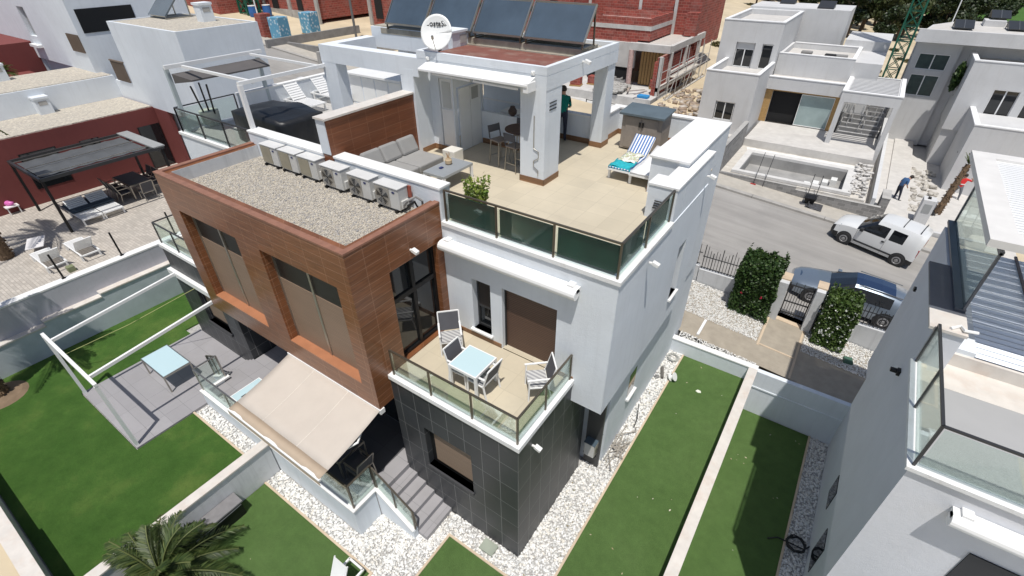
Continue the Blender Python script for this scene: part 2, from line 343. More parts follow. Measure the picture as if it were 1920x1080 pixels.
# ================================================================== setting: ground
def slz(x, z0=.5): return z0-.09*x
def sheet(name, pts, m, kind='structure'):
    b = MB(); b.poly(pts); o = b.build(name, m, at=pts[0]); props(o, kind=kind); return o
def slope_sheet(name, x0, x1, y0, y1, m, dz=0, nx=1):
    b = MB(); b.poly([(x0,y0,slz(x0)+dz),(x1,y0,slz(x1)+dz),(x1,y1,slz(x1)+dz),(x0,y1,slz(x0)+dz)]); o = b.build(name, m, at=(x0,y0,slz(x0)+dz)); return props(o, kind='structure')
def sandz(x, y):
    z = .5-.09*max(-70, min(x, 60))
    if y > 60: z += .6*math.sin(x*.05+y*.031)*min(1, (y-60)/40)
    if -3.05 < x < 5.35 and 27.25 < y < 32.85: return -1.0
    if -22.05 < x < -11.45 and 33.95 < y < 46.95: return .2
    return z-.03
b = MB()     # land beyond the street: one sheet reaching the horizon
xs = [-500,-260,-160,-110,-80,-70,-60,-48,-36,-24,-22.1,-22,-12,-11.5,-11.4,-3.1,-3.0,0,5.3,5.4,8,16,28,42,60,90,150,260,500]; ys = [26.9,27.2,27.3,32.8,32.9,33.9,34,40,46.9,47,55,70,85,100,120,145,175,220,300,420,700,1100]
b.grid([[(x, y, sandz(x, y)) for x in xs] for y in ys]); o = b.build('sandy_terrain', SAND, at=(0,27,.4)); props(o, kind='structure')
slope_sheet('street_asphalt', -90, 60, 17.9, 25.1, ASPH)
slope_sheet('parking_strip', -90, 60, 14.75, 17.9, ASPH, -.002)
k = MB(); n = 30
for i in range(n): x0 = -60+i*4; k.hexa([(x0+.01,25.1,slz(x0)-.1),(x0+3.99,25.1,slz(x0+4)-.1),(x0+3.99,25.45,slz(x0+4)-.1),(x0+.01,25.45,slz(x0)-.1),(x0+.01,25.1,slz(x0)+.12),(x0+3.99,25.1,slz(x0+4)+.12),(x0+3.99,25.45,slz(x0+4)+.12),(x0+.01,25.45,slz(x0)+.12)])
props(k.build('street_kerb', KERB, at=(0,25.1,.5)), kind='structure')
slope_sheet('far_pavement', -60, 60, 25.45, 27.1, PAVE, .115)
sheet('lower_ground', [(-60,-60,-1.5),(60,-60,-1.5),(60,14.6,-1.5),(-60,14.6,-1.5)], SAND)
sheet('left_land', [(-90,-60,.3),(-19.3,-60,.3),(-19.3,14.75,.3),(-90,14.75,.3)], SAND)
sheet('front_sand', [(-30,-40,1.2),(-7.9,-40,1.2),(-7.9,-7.3,1.2),(-30,-7.3,1.2)], SAND)

# our gardens
g = MB(); g.box(-7.5,3.36,-14,14.3,-.4,-.012); props(g.build('garden_base_right', PEBB, at=(-2,0,-.4)), kind='structure')
g = MB(); g.box(-18.6,-7.75,-7.1,14.3,-.4,.50); props(g.build('garden_base_left', PEBB, at=(-13,0,-.4)), kind='structure')
def turf(name, polys, z, m):
    b = MB()
    for p in polys: b.prism(p, z-.04, z)
    return props(b.build(name, m, at=(polys[0][0][0], polys[0][0][1], z)), kind='structure')
turf('artificial_turf_side', [[(1.08,-3),(3.35,-3),(3.35,9.98),(1.08,9.98)]], .02, TURF)
turf('artificial_turf_front', [[(-7.5,-14),(-2.92,-14),(-2.92,-2.5),(-7.5,-2.5)], [(-1.85,-14),(.9,-14),(.9,-.6),(-1.85,-.6)]], .02, TURF)
turf('lawn', [[(-18.6,-7.05),(-7.76,-7.05),(-7.76,-2.42),(-11.35,-2.42),(-11.35,-4.15),(-15.45,-4.15),(-15.45,-.35),(-15.9,-.35),(-15.9,2.3),(-18.6,2.3)]], .56, LAWN)
turf('artificial_turf_lower', [[(3.62,-10),(5.9,-10),(5.9,9.98),(3.62,9.98)]], -1.40, TURF)
g = MB(); g.box(3.62,12,-10,10,-1.9,-1.44); props(g.build('garden_base_lower', PEBB, at=(5,0,-1.9)), kind='structure')
rng_ = np.random.default_rng(77)
def litter(name, label, x0, x1, y0, y1, z, n, cols, s=.035):
    c = np.stack([rng_.uniform(x0,x1,n), rng_.uniform(y0,y1,n), np.full(n,z)],1); th = rng_.uniform(0,6.28,n)[:,None]; sz = s*rng_.uniform(.5,1.4,n)[:,None]
    a = np.concatenate([np.cos(th),np.sin(th),np.full((n,1),.15)],1)*sz; b_ = np.concatenate([-np.sin(th),np.cos(th),np.full((n,1),.1)],1)*sz*.5; V = np.stack([c-a,c+b_,c+a,c-b_],1).reshape(-1,3)
    o = npmesh(name, V, np.arange(4*n).reshape(-1,4), pebmat(name+'_colour', cols), at=(x0,y0,z)); props(o, label, 'leaves', kind='stuff')
LC = [(.42,.38,.22),(.6,.57,.45),(.28,.22,.10),(.5,.5,.42)]
litter('fallen_leaves', 'tiny dry leaves scattered over the narrow side turf strip', 1.1,3.3,0,9.9,.03,12,LC)
litter('fallen_leaves', 'tiny dry leaves scattered over the lower turf strip', 3.7,5.85,0,9.9,-1.385,14,LC)
litter('fallen_leaves', 'tiny dry leaves on the turf by the beige awning', -7.4,-3,-7,-2.6,.03,9,LC,.028)
litter('fallen_leaves', 'dark bits and dry leaves lying on the white pebbles', .1,1.0,-.4,9.9,.05,60,[(.12,.10,.06),(.3,.24,.13),(.2,.2,.1)],.03)
# timber-coloured edging between pebbles and turf
e = MB()
for a in ((1.02,1.08,-3,9.98,-.02,.05),(-7.5,-2.86,-2.5,-2.44,-.02,.05),(-2.92,-2.86,-8,-2.5,-.02,.05),(-1.91,.9,-.6,-.54,-.02,.05),(-1.91,-1.85,-8,-.6,-.02,.05),(.9,.96,-8,-.54,-.02,.05)): e.box(*a)
e.box(-11.35,-7.76,-2.42,-2.36,.5,.59); e.box(5.9,5.96,-10,9.98,-1.45,-1.37)
props(e.build('turf_edging', EDGE, at=(1.05,0,0)), kind='structure')
# grey tiled deck at the left garden
d = MB(); d.box(-15.42,-11.38,-4.12,.0,.3,.60); props(d.build('tiled_deck', GDECK, at=(-13.4,-4,.3)), kind='structure')

# pebbles: real stones, one object per bed
ICO_V = np.array([(0,0,1),(.894,0,.447),(.276,.851,.447),(-.724,.526,.447),(-.724,-.526,.447),(.276,-.851,.447),(.724,.526,-.447),(-.276,.851,-.447),(-.894,0,-.447),(-.276,-.851,-.447),(.724,-.526,-.447),(0,0,-1)])
ICO_F = np.array([(0,1,2),(0,2,3),(0,3,4),(0,4,5),(0,5,1),(1,6,2),(2,7,3),(3,8,4),(4,9,5),(5,10,1),(6,7,2),(7,8,3),(8,9,4),(9,10,5),(10,6,1),(6,11,7),(7,11,8),(8,11,9),(9,11,10),(10,11,6)])
def pebbles(name, rects, z, dens, size, m, seed=1, label=None):
    rng = np.random.default_rng(seed); P = []
    for x0, x1, y0, y1 in rects:
        n = int((x1-x0)*(y1-y0)*dens); P.append(np.stack([rng.uniform(x0, x1, n), rng.uniform(y0, y1, n)], 1))
    P = np.concatenate(P); n = len(P); s = size*rng.uniform(.55, 1.25, n)
    zz = (z(P[:,0]) if callable(z) else z) + rng.uniform(-.1, .5, n)*size
    ax = np.stack([s*rng.uniform(.7,1.2,n), s*rng.uniform(.6,1,n), s*rng.uniform(.4,.7,n)], 1); th = rng.uniform(0, 6.28, n); tl = rng.uniform(-.5,.5,n)
    V = ICO_V[None]*ax[:,None]*(1+rng.uniform(-.13,.13,(n,12,1)))
    c, s_ = np.cos(tl)[:,None], np.sin(tl)[:,None]; V = np.stack([V[...,0], V[...,1]*c-V[...,2]*s_, V[...,1]*s_+V[...,2]*c], -1)
    c, s_ = np.cos(th)[:,None], np.sin(th)[:,None]; V = np.stack([V[...,0]*c-V[...,1]*s_, V[...,0]*s_+V[...,1]*c, V[...,2]], -1)
    V[...,0] += P[:,0,None]; V[...,1] += P[:,1,None]; V[...,2] += zz[:,None]
    F = (ICO_F[None]+12*np.arange(n)[:,None,None]).reshape(-1,3)
    o = npmesh(name, V.reshape(-1,3), F, m, at=(P[0,0], P[0,1], 0)); return props(o, label, 'pebbles' if label else None, kind='stuff')
pebbles('white_pebbles', [(-7.5,-3.9,-2.44,-1.95),(-3.9,-2.6,-2.44,-1.15),(-2.9,-1.88,-6,-2.44),(-2.6,-1.91,-1.15,0),(-1.91,0,-.54,0),(-2.86,-1.91,-2.5,-.6),(0,1.02,-.55,3.4),(.02,1.02,3.3,3.9),(.5,1.02,3.9,10),(.9,1.0,-3,-.5)], 0, 560, .043, PEB, 1, 'white marble pebbles around the foot of the charcoal tiled wall')
pebbles('white_pebbles', [(-11.3,-7.78,-2.36,-1.95)], .51, 560, .043, PEB, 2, 'white pebble strip between the left lawn and the raised terrace wall')
pebbles('white_pebbles', [(5.96,6.55,-3,10)], -1.43, 480, .040, PEB, 3, 'shaded white pebble strip along the right neighbouring house')

# back gardens along the street
slope_sheet('aggregate_path', -8, 9, 10.75, 14.3, PATHM, .055)
pebbles('white_pebbles', [(-.4,3.2,12.1,14.45)], lambda x: .56-.09*x+.01, 900, .026, PEB, 4, 'white pebble bed beside the tan path by the street fence')
pebbles('white_pebbles', [(4.75,8,12.6,14.45)], lambda x: .56-.09*x+.01, 900, .026, PEB, 5, 'white pebble bed under the smaller hedge with a green box')
pebbles('white_pebbles', [(.62,3.5,10.28,10.78)], lambda x: .56-.09*x+.01, 800, .026, PEB, 6, 'narrow white pebble strip between low white wall and tan path')
s = MB()
for a in (((3.25,11.9),(3.33,14.3)),((4.62,10.8),(4.70,14.3)),((3.3,14.05),(4.66,14.3)),((3.3,11.98),(4.66,12.05))):
    (x0,y0),(x1,y1) = a; s.hexa([(x0,y0,slz(x0)+.03),(x1,y0,slz(x1)+.03),(x1,y1,slz(x1)+.03),(x0,y1,slz(x0)+.03),(x0,y0,slz(x0)+.075),(x1,y0,slz(x1)+.075),(x1,y1,slz(x1)+.075),(x0,y1,slz(x0)+.075)])
props(s.build('path_edging', EDGE, at=(3.3,12,.2)), kind='structure')
s = MB(); s.bar((1.22,10.9,.5),(1.22,11.98,.5),.1,.08); tagp = props(s.build('path_step', WCAP, at=(1.22,11,.45)), kind='structure')

# ================================================================== main duplex house
H = thing('duplex_house', 'large white and brown two storey duplex in the middle with a furnished roof terrace', 'house', (-7.62,2.36,0), world=True)
core = MB()
core.box(-16.05,.57,2.76,8.27,3.88,7.70); core.box(-16.05,.60,8.27,10.5,3.881,7.698)                      # upper mass behind the outer wall layer
core.box(-16.05,-3.815,2.36,2.76,3.885,7.699)
core.box(-16.05,.37,3.7,11.0,.0,3.879)                             # lower storey
core.box(-3.6,-.38,10.5,10.98,3.88,7.70)
WH = [(-2.98,-2.41,4.86,6.44),(-2.06,-.53,4.585,6.5)]
wallY(core, -3.81, .82, 3.88, 7.70, 2.36, .25, WH)
core.box(-3.81,.57,2.612,2.76,3.885,7.699)
wallX(core, 2.61, 8.27, 3.88, 7.70, .82, .25, [(6.55,7.15,4.78,6.5)])

core.build('white_walls', WHITE, H)
t_ = MB(); t_.box(.372,.50,3.9,11.0,0,3.878); t_.build('lower_side_wall', WHITE, H)
# overhang soffit is the core; terrace lips and floors
f = MB(); f.box(-3.77,.62,2.5,9.3,7.705,7.75); f.box(-7.5,-3.77,2.74,9.3,7.705,7.75); f.box(-3.55,-.38,9.3,10.8,7.705,7.75)
f.build('terrace_floor', FLOOR, H); f = MB(); f.box(-15.9,-7.9,2.6,9.3,7.705,7.75); f.build('left_terrace_floor', LFLOOR, H)
l = MB()
for sx in (1, -1):
    X = lambda x: x if sx > 0 else -15.24-x
    l.box(X(-3.77),X(.86),2.32,2.50,7.705,7.80); l.box(X(.62),X(.86),2.50,5.35,7.705,7.80)
each(l, 'terrace_edging', WCAP, H)
# parapets with white copings
p = MB(); cp = MB()
def parapet(x0, x1, y0, y1, zt, z0=7.705):
    p.box(x0, x1, y0, y1, z0, zt-.06); cp.box(x0-.02, x1+.02, y0-.02, y1+.02, zt-.06, zt)
parapet(-7.45,-3.77,2.36,2.72,8.65); parapet(-11.43,-7.9,2.36,2.72,8.65)
parapet(.10,.80,5.37,5.95,8.63); parapet(.36,.80,5.97,8.27,8.63)
parapet(-3.32,-3.06,9.62,10.75,8.65); parapet(-3.32,-.12,10.77,10.98,8.65)
parapet(-15.0,-3.34,9.25,9.45,8.65); parapet(-15.95,-15.75,4.7,9.2,8.65)
p.box(-.38,.355,6.72,8.29,7.705,8.72); p.box(-.38,.60,8.29,10.5,7.705,8.72); p.box(.355,.58,6.72,8.29,8.632,8.72)
cp.prism([(-.42,6.66),(.62,6.66),(.62,10.55),(-.42,10.55)],8.72,8.78)
p.box(.36,.82,5.35,8.27,7.70,7.705)
each(p, 'parapet_wall', WHITE, H); each(cp, 'parapet_coping', WCAP, H, bevel=.006)
# vent louvres
v = MB()
for i in range(4): v.box(.27+i*.01,.50,5.343,5.352,8.02+i*.06,8.05+i*.06)
for i in range(3): v.box(-2.879,-2.868,5.72,6.06,9.72+i*.085,9.75+i*.085)
each(v, 'vent_slot', DGM, H)
# skirting
sk = MB()
sk.box(-3.65,-2.87,5.515,5.53,7.75,7.92); sk.box(-2.88,-2.865,5.515,6.335,7.75,7.92); sk.box(-3.655,-3.64,5.515,6.33,7.75,7.92)
sk.box(-3.33,-2.89,9.085,9.10,7.75,7.92); sk.box(-2.90,-2.885,9.1,9.615,7.75,7.92); sk.box(-4.6,-3.33,9.235,9.25,7.75,7.92); sk.box(-3.05,-.2,10.755,10.77,7.75,7.92); sk.box(-3.055,-3.04,9.62,10.77,7.75,7.92)
sk.box(-7.38,-7.365,5.6,6.18,7.75,7.92); sk.box(-7.36,-6.6,6.165,6.18,7.75,7.92); sk.box(-6.4,-4.0,7.435,7.45,7.75,7.92); sk.box(.10,.115,5.96,6.0,7.75,7.9); sk.box(-.395,-.38,6.72,10.7,7.75,7.92)
sk.box(-3.79,-2.1,2.345,2.36,4.57,4.70); sk.box(-.5,0,2.345,2.36,4.57,4.70)
each(sk, 'skirting', SKIRT, H)
# roof house over the terrace
r = MB()
r.box(-3.64,-2.88,5.53,6.32,7.75,10.24); r.box(-3.32,-2.90,9.10,9.60,7.75,10.24)
r.box(-7.75,-7.38,5.53,6.18,7.75,10.24)
wallY(r, -7.75, -6.46, 7.75, 10.24, 6.18, .15, [(-7.02,-6.5,7.75,9.95)])
r.box(-6.52,-6.46,6.33,7.45,9.7,10.24)
r.box(-6.46,-4.0,7.45,7.60,7.75,8.78); r.box(-6.46,-4.0,7.45,7.60,9.66,10.24); r.box(-7.7,-6.52,7.6,7.7,7.75,10.24)
r.box(-7.16,-2.87,5.53,9.66,10.24,10.57); r.box(-7.15,-2.88,5.54,9.65,10.57,10.585)
for a in ((-7.16,-2.87,5.53,5.65),(-7.16,-2.87,9.5,9.66),(-3.0,-2.87,5.65,9.5),(-7.16,-7.05,5.65,6.8)): r.box(*a,10.585,10.78)
r.box(-7.7,-4.6,9.26,9.44,8.65,10.24)
# open frame to the left: beams + post
r.box(-11.5,-7.16,5.535,5.95,10.06,10.57); r.box(-11.5,-11.08,5.95,7.6,10.06,10.57); r.box(-11.49,-10.82,5.54,5.95,7.75,10.06); r.box(-7.9,-7.75,5.54,6.2,7.75,10.06)
r.box(-11.4,-7.16,7.75,9.4,10.2,10.85); r.box(-11.4,-10.9,8.9,9.4,7.75,10.2)
r.build('roof_house', WHITE, H)
rt = MB(); rt.box(-7.04,-3.01,5.66,7.66,10.585,10.63); rt.build('red_roof_membrane', ROOFR, H)
rt = MB(); rt.box(-7.10,-3.01,7.66,9.49,10.585,10.66); rt.box(-11.3,-7.17,7.82,9.3,10.85,10.88)
rt.box(-10.9,-3.12,7.74,7.98,10.66,10.83); rt.box(-10.9,-3.12,8.5,8.74,10.66,10.83); rt.box(-3.36,-3.12,7.98,8.5,10.66,10.82); rt.build('weathered_roof_slab', OLDC, H)
bx = MB(); bx.box(-8.0,-7.05,7.0,8.0,10.585,11.02); bx.box(-8.04,-7.01,6.96,8.04,11.02,11.08); bb = bx.build('roof_vent_box', WHITE, H)
v = MB(); v.box(-7.051,-7.03,7.35,7.65,10.72,10.95); v.build('vent_slots', CONC, bb)
# interior: storage doors and grey room
dr = MB(); dr.box(-7.0,-6.52,6.22,6.26,7.77,9.93); dr.box(-7.0,-6.52,6.205,6.22,9.0,9.06); dr.box(-6.52,-6.47,6.22,6.26,7.77,9.95); dpo = dr.build('storage_door', WPLA, H)
dr = MB(); dr.box(-6.92,-6.6,6.205,6.219,9.1,9.85); dr.build('glass_panels', mat('frosted_pane', (.55,.56,.53), .3), dpo)
dr = MB(); dr.box(-6.47,-6.42,6.4,6.90,7.77,9.66); dr.box(-6.47,-6.42,6.93,7.43,7.77,9.66); dpo = dr.build('storage_door', WPLA, H)
dr = MB(); dr.box(-6.421,-6.41,6.98,7.3,9.25,9.6); dr.build('vent_slots', mat('door_vent', (.40,.40,.38), .5), dpo)
# brown box
def brown_front():
    m_ = MB(); W = [(-7.12,-4.30,4.42,7.31),(-10.85,-8.12,4.42,7.31)]
    wallY(m_, -11.43, -3.81, 3.78, 8.255, -.48, .30, W); m_.box(-11.42,-3.82,-.18,2.34,3.781,3.9)
    m_.box(-11.43,-11.13,-.18,2.355,3.9,8.255); wallX(m_, -.18, 2.355, 3.78, 8.255, -3.81, .28, [(.56,2.12,4.60,7.29)])
    m_.build('brown_cladding', BROWN, H)
    m_ = MB()
    for a in ((-11.43,-3.81,-.48,-.34),(-3.95,-3.81,-.34,2.355),(-11.43,-11.28,-.34,2.355)): m_.box(a[0]-.012 if a[0] < -11 else a[0],a[1]+.012,a[2]-(.012 if a[2] < -.4 else 0),a[3],8.255,8.30)
    m_.build('brown_coping', BCAP, H)
    m_ = MB(); m_.box(-11.13,-4.09,-.18,2.354,3.9,7.90); m_.build('roof_slab', RGB_, H)
    m_ = MB(); m_.box(-11.26,-11.12,-.17,2.35,7.9,8.254); m_.build('upstand', DIRTYW, H)
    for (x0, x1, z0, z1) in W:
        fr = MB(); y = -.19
        fr.box(x0,x1,y-.02,y,z1-.95,z1); shade_panel = fr.build('window', BPLA, H)  # dark panel standing in for the reveal's shadow above the shutters
        s1 = MB(); xm = (x0+x1)/2
        s1.box(x0+.05,xm-.04,y-.035,y-.021,z0,z1-.92); s1.box(xm+.04,x1-.03,y-.035,y-.021,z0,z1-.92); each(s1, 'roller_shutter', SHUT, shade_panel)
        s1 = MB(); s1.box(x0,x0+.05,y-.06,y-.0,z0,z1); s1.box(xm-.04,xm+.04,y-.06,y,z0,z1); s1.box(x1-.03,x1,y-.06,y,z0,z1); s1.build('frame', ALU, shade_panel)
brown_front()
sill = MB()
for x0, x1 in ((-7.12,-4.30),(-10.85,-8.12)): sill.box(x0,x1,-.485,-.2,4.41,4.45)
each(sill, 'window_sill', mat('orange_brown_sill', (.38,.165,.085), .35, var=.1), H)
# tall glass door in the brown side
w_ = MB(); w_.box(-4.05,-4.0,.56,2.12,4.6,7.29); wo = w_.build('glass_door', WGL, H)
w_ = MB()
for a in ((.56,.64,4.6,7.29),(2.04,2.12,4.6,7.29),(1.29,1.39,4.6,7.29)): w_.box(-4.0,-3.95,*a)
for a in ((.56,2.12,4.6,4.68),(.56,2.12,6.28,6.40),(.56,2.12,7.21,7.29)): w_.box(-4.0,-3.945,*a)
w_.build('frame', BLK, wo)
# white wall windows
w_ = MB(); w_.box(-2.98,-2.41,2.59,2.61,4.86,6.44); wo = w_.build('window', WGL, H)
w_ = MB(); w_.box(-2.98,-2.93,2.55,2.59,4.86,6.44); w_.box(-2.46,-2.41,2.55,2.59,4.86,6.44); w_.box(-2.93,-2.46,2.55,2.59,4.86,4.92); w_.box(-2.93,-2.46,2.55,2.59,5.5,5.56); w_.build('frame', DGM, wo)
w_ = MB(); w_.box(-2.93,-2.46,2.56,2.588,5.56,6.44); w_.build('roller_shutter', mat('dark_blind', (.02,.014,.012), .6), wo)
w_ = MB(); w_.box(-3.06,-2.35,2.27,2.58,4.80,4.86); w_.build('window_sill', WCAP, H, bevel=.01)
w_ = MB(); w_.box(-2.06,-.53,2.52,2.55,4.6,6.5); wo = w_.build('shuttered_door', SHBR, H)
w_ = MB(); w_.box(-2.06,-2.03,2.47,2.56,4.6,6.5); w_.box(-.56,-.53,2.47,2.56,4.6,6.5); w_.build('frame', DGM, wo)
w_ = MB(); w_.box(-2.06,-.53,2.36,2.52,4.565,4.60); w_.build('door_step', FLOOR, H)
# side wall window, lower sill
w_ = MB(); w_.box(.55,.57,6.55,7.15,4.78,6.5); w_.build('side_window', WGL, H)
w_ = MB(); w_.box(.57,.90,6.5,7.2,4.72,4.78); w_.box(.5,.60,5.28,5.95,1.44,1.52); each(w_, 'window_sill', WCAP, H)
w_ = MB(); w_.box(.49,.505,5.35,5.88,1.53,2.5); w_.build('window', WGL, H)
# charcoal boxes (right and left unit)
for sx in (1, -1):
    X = lambda x: x if sx > 0 else -15.24-x
    z0 = 0 if sx > 0 else .3
    m_ = MB(); xa, xb = sorted((X(-3.81), X(0)))
    holes = [tuple(sorted((X(-2.87), X(-1.36))))+(1.76,3.27)]
    if sx > 0: holes = [(-2.87,-1.36,1.76,3.27)]
    wallY(m_, xa, xb, z0, 4.50, 0, .2, holes); m_.box(xa, xb, .2, 3.33, z0, 4.50); m_.build('charcoal_cladding', DARK, H)
    a, b2 = holes[0][0], holes[0][1]
    w_ = MB(); w_.box(a,b2,.17,.19,1.76,3.27); wo = w_.build('window', BLK, H)
    w_ = MB(); w_.box(a+.2,b2-.05,.12,.168,2.0,3.2); w_.build('roller_shutter', SHUT, wo)
    w_ = MB(); w_.box(a-.02,b2+.02,-.05,.17,1.68,1.76); w_.build('window_sill', DTRIM, H)
    m_ = MB()   # white ledge round the balcony
    xo = X(.05); xi = X(-.14)
    m_.box(X(-3.81),xo,-.05,.14,4.50,4.64); m_.box(xi,xo,.14,2.355,4.50,4.64); m_.build('balcony_ledge', WCAP, H, bevel=.008)
    m_ = MB(); m_.box(X(-3.81),xi,.14,2.36,4.50,4.565); m_.build('balcony_floor', FLOOR, H)
    railing(H, [(X(-3.68),.05),(X(-.05),.05),(X(-.05),2.3)], 4.64, .80, BRZ if sx > 0 else DGM, CGL)
railing(H, [(-3.68,2.42),(.74,2.42),(.74,5.3)], 7.80, .80, BRZ, HGL)
railing(H, [(-15.95,2.42),(-11.5,2.42)], 7.80, .82, DGM, CGL)
railing(H, [(-15.95,2.42),(-15.95,4.6)], 7.80, .82, DGM, CGL)
hd = MB()
for i in range(3): hd.box(-3.62+i*1.473,-3.62+i*1.473+1.36,2.47,2.50,7.88,8.50)
hd.box(.66,.69,2.55,3.75,7.88,8.50); hd.box(.66,.69,3.9,5.2,7.88,8.50)
each(hd, 'green_screening', HEDG, H)
# orange-brown divider wall on the roof terrace
o_ = MB(); o_.box(-7.86,-7.47,2.36,5.53,7.75,9.57); dw = o_.build('terrace_divider_wall', tiles('terracotta_wood_panels', (.23,.078,.033), (.33,.14,.07), .6, .3, gw=.006, rough=.4, varb=.1, streak=.5, off=(.2,.1)), H)
o_ = MB(); o_.box(-7.9,-7.43,2.3,5.6,9.57,9.62); o_.build('coping', MARB, dw)
o_ = MB(); o_.box(-7.88,-7.862,2.37,5.5,7.75,9.56); o_.box(-7.88,-7.52,2.342,2.358,8.66,9.56); o_.build('white_back', WHITE, dw)
# awning housings
def cassette(parent, x0, x1, y, z, r_=.13, name='awning_housing'):
    c_ = MB(); c_.tube([(x0,y,z),(x1,y,z)], r_, 14); c_.box(x0,x1,y-.02,y+.16,z+.02,z+r_*1.0)
    c_.box(x0+.1,x0+.25,y,y+.2,z-.05,z+r_+.05); c_.box(x1-.25,x1-.1,y,y+.2,z-.05,z+r_+.05)
    return c_.build(name, WMET, parent)
cassette(H, -3.74, .0, 2.19, 7.24)
a_ = MB(); a_.hexa([(-6.75,5.10,10.36),(-3.18,5.10,10.36),(-3.18,5.5,10.36),(-6.75,5.5,10.36),(-6.75,5.10,10.42),(-3.18,5.10,10.42),(-3.18,5.5,10.54),(-6.75,5.5,10.54)]); a_.box(-3.3,-3.16,5.12,5.5,10.22,10.45)
a_.bar((-6.3,5.2,10.31),(-5.0,5.2,10.29),.05,.05); a_.bar((-4.9,5.2,10.29),(-3.5,5.2,10.27),.05,.05); a_.build('awning_housing', WMET, H, bevel=.01)
# small wall lamps and cameras
def lamp(x, y, z, dx, dy, parent=H, m=WPLA):
    m_ = MB(); m_.bar((x,y,z),(x+dx*.1,y+dy*.1,z),.05,.05); m_.bar((x+dx*.08,y+dy*.08,z+.03),(x+dx*.24,y+dy*.24,z-.02),.11,.09); return m_.build('wall_lamp', m, parent, bevel=.012)
lamp(.86,3.9,7.45,1,0); lamp(-2.87,7.35,10.62,1,0); lamp(-3.80,1.25,7.55,1,0); lamp(.0,.55,4.1,1,0); lamp(0.83,7.8,8.1,1,0)
for x, y, z in ((-6.7,5.50,10.63),(-3.25,5.50,10.63)):
    m_ = MB(); m_.tube([(x,y,z-.06),(x,y,z+.03)],.05,12); m_.tube([(x,y-.005,z),(x,y-.07,z-.01)],.028,10); m_.build('camera_dome', WPLA, H)
pi_ = MB(); pi_.tube([(-3.2,5.51,9.6),(-3.2,5.51,8.75),(-3.05,5.51,8.68),(-3.05,5.51,8.5),(-3.2,5.51,8.4),(-3.2,5.51,8.25),(-3.05,5.51,8.15),(-3.05,5.51,8.0)],.012,6); pi_.build('cable_conduit', ALU, H)
# raised terraces + stairs (right and left unit)
for sx in (1, -1):
    X = lambda x: x if sx > 0 else -15.24-x
    z0 = 0 if sx > 0 else .4
    m_ = MB(); m_.box(X(-7.6 if sx > 0 else -7.62),X(-4.01),-1.78,0,z0,1.05); m_.box(X(-4.01),X(-3.87),-1.2,0,z0,1.049); m_.box(X(-7.6),X(-3.85),0,.9,z0,1.05); m_.box(X(-7.6),X(-3.85),.9,1.0,1.05,3.78); 
    m_.box(X(-3.87),X(-3.77),-1.05,0,z0,1.05)
    for i, zt in enumerate((.87,.70,.53,.36,.19)):
        if zt > (0 if sx > 0 else .61): m_.box(X(-3.77+.3*i),X(-3.77+.3*(i+1)),-1.02,0,z0,zt+(.0))
    m_.build('terrace_and_steps', GDECK, H)
    if sx > 0: m_ = MB(); m_.box(-7.59,-4.25,-1.77,.89,1.05,1.056); m_.build('dark_slabs', DDECK, H); m_ = MB(); m_.box(.02,.50,3.60,3.695,0,3.87); m_.build('dark_recess_panel', DDECK, H)  # dark slab layer on the terrace; plain dark panel across the recess
    m_ = MB(); m_.box(X(-7.6),X(-3.87),-1.92,-1.78,z0,1.13); m_.box(X(-4.01),X(-3.87),-1.78,-1.2,z0,1.13)
    xe = -2.58 if sx > 0 else -3.0; ze = .36 if sx > 0 else .72
    m_.hexa([(X(-3.9),-1.17,z0),(X(xe),-1.17,z0),(X(xe),-1.03,z0),(X(-3.9),-1.03,z0),(X(-3.9),-1.17,1.16),(X(xe),-1.17,ze),(X(xe),-1.03,ze),(X(-3.9),-1.03,1.16)] if sx > 0 else [(X(xe),-1.17,z0),(X(-3.9),-1.17,z0),(X(-3.9),-1.03,z0),(X(xe),-1.03,z0),(X(xe),-1.17,ze),(X(-3.9),-1.17,1.16),(X(-3.9),-1.03,1.16),(X(xe),-1.03,ze)])
    m_.build('terrace_wall', WHITE, H)
    m_ = MB(); m_.box(X(-7.6),X(-3.84),-1.95,-1.75,1.13,1.19); m_.box(X(-4.04),X(-3.84),-1.75,-1.0,1.13,1.19)
    m_.bar((X(-3.84),-1.1,1.19),(X(xe-.02),-1.1,ze+.02),.2,.05); each(m_, 'terrace_coping', WCAP, H)
    railing(H, [(X(-7.5),-1.85),(X(-3.93),-1.85),(X(-3.93),-1.1)], 1.19, .95, BRZ if sx > 0 else ALU, CGL)
    m_ = MB(); a, b2 = Vector((X(-3.88),-1.1,1.2)), Vector((X(xe),-1.1,ze+.05)); up = Vector((0,0,.88))
    m_.bar(a+up,b2+up,.045,.035)
    for q in (.0,.5,1): c_ = a.lerp(b2,q); m_.bar(c_,c_+up,.035,.035)
    m_.tube([b2+up,b2+up+Vector((0,.03,-.1)),b2+Vector((0.02,.05,.1))],.02,6); ro = m_.build('stair_handrail', BRZ, H)
    m_ = MB(); q = Vector((0,0,.06)); m_.add([a+q,b2+q,b2+up-q,a+up-q],[(0,1,2,3)]); m_.build('glass_panels', CGL, ro, solid=.01)
# ground floor glass behind terraces
m_ = MB(); m_.box(-7.0,-4.2,.88,.90,1.1,3.5); m_.box(-11,-8.2,.88,.90,1.1,3.5); each(m_, 'patio_door', WGL, H)
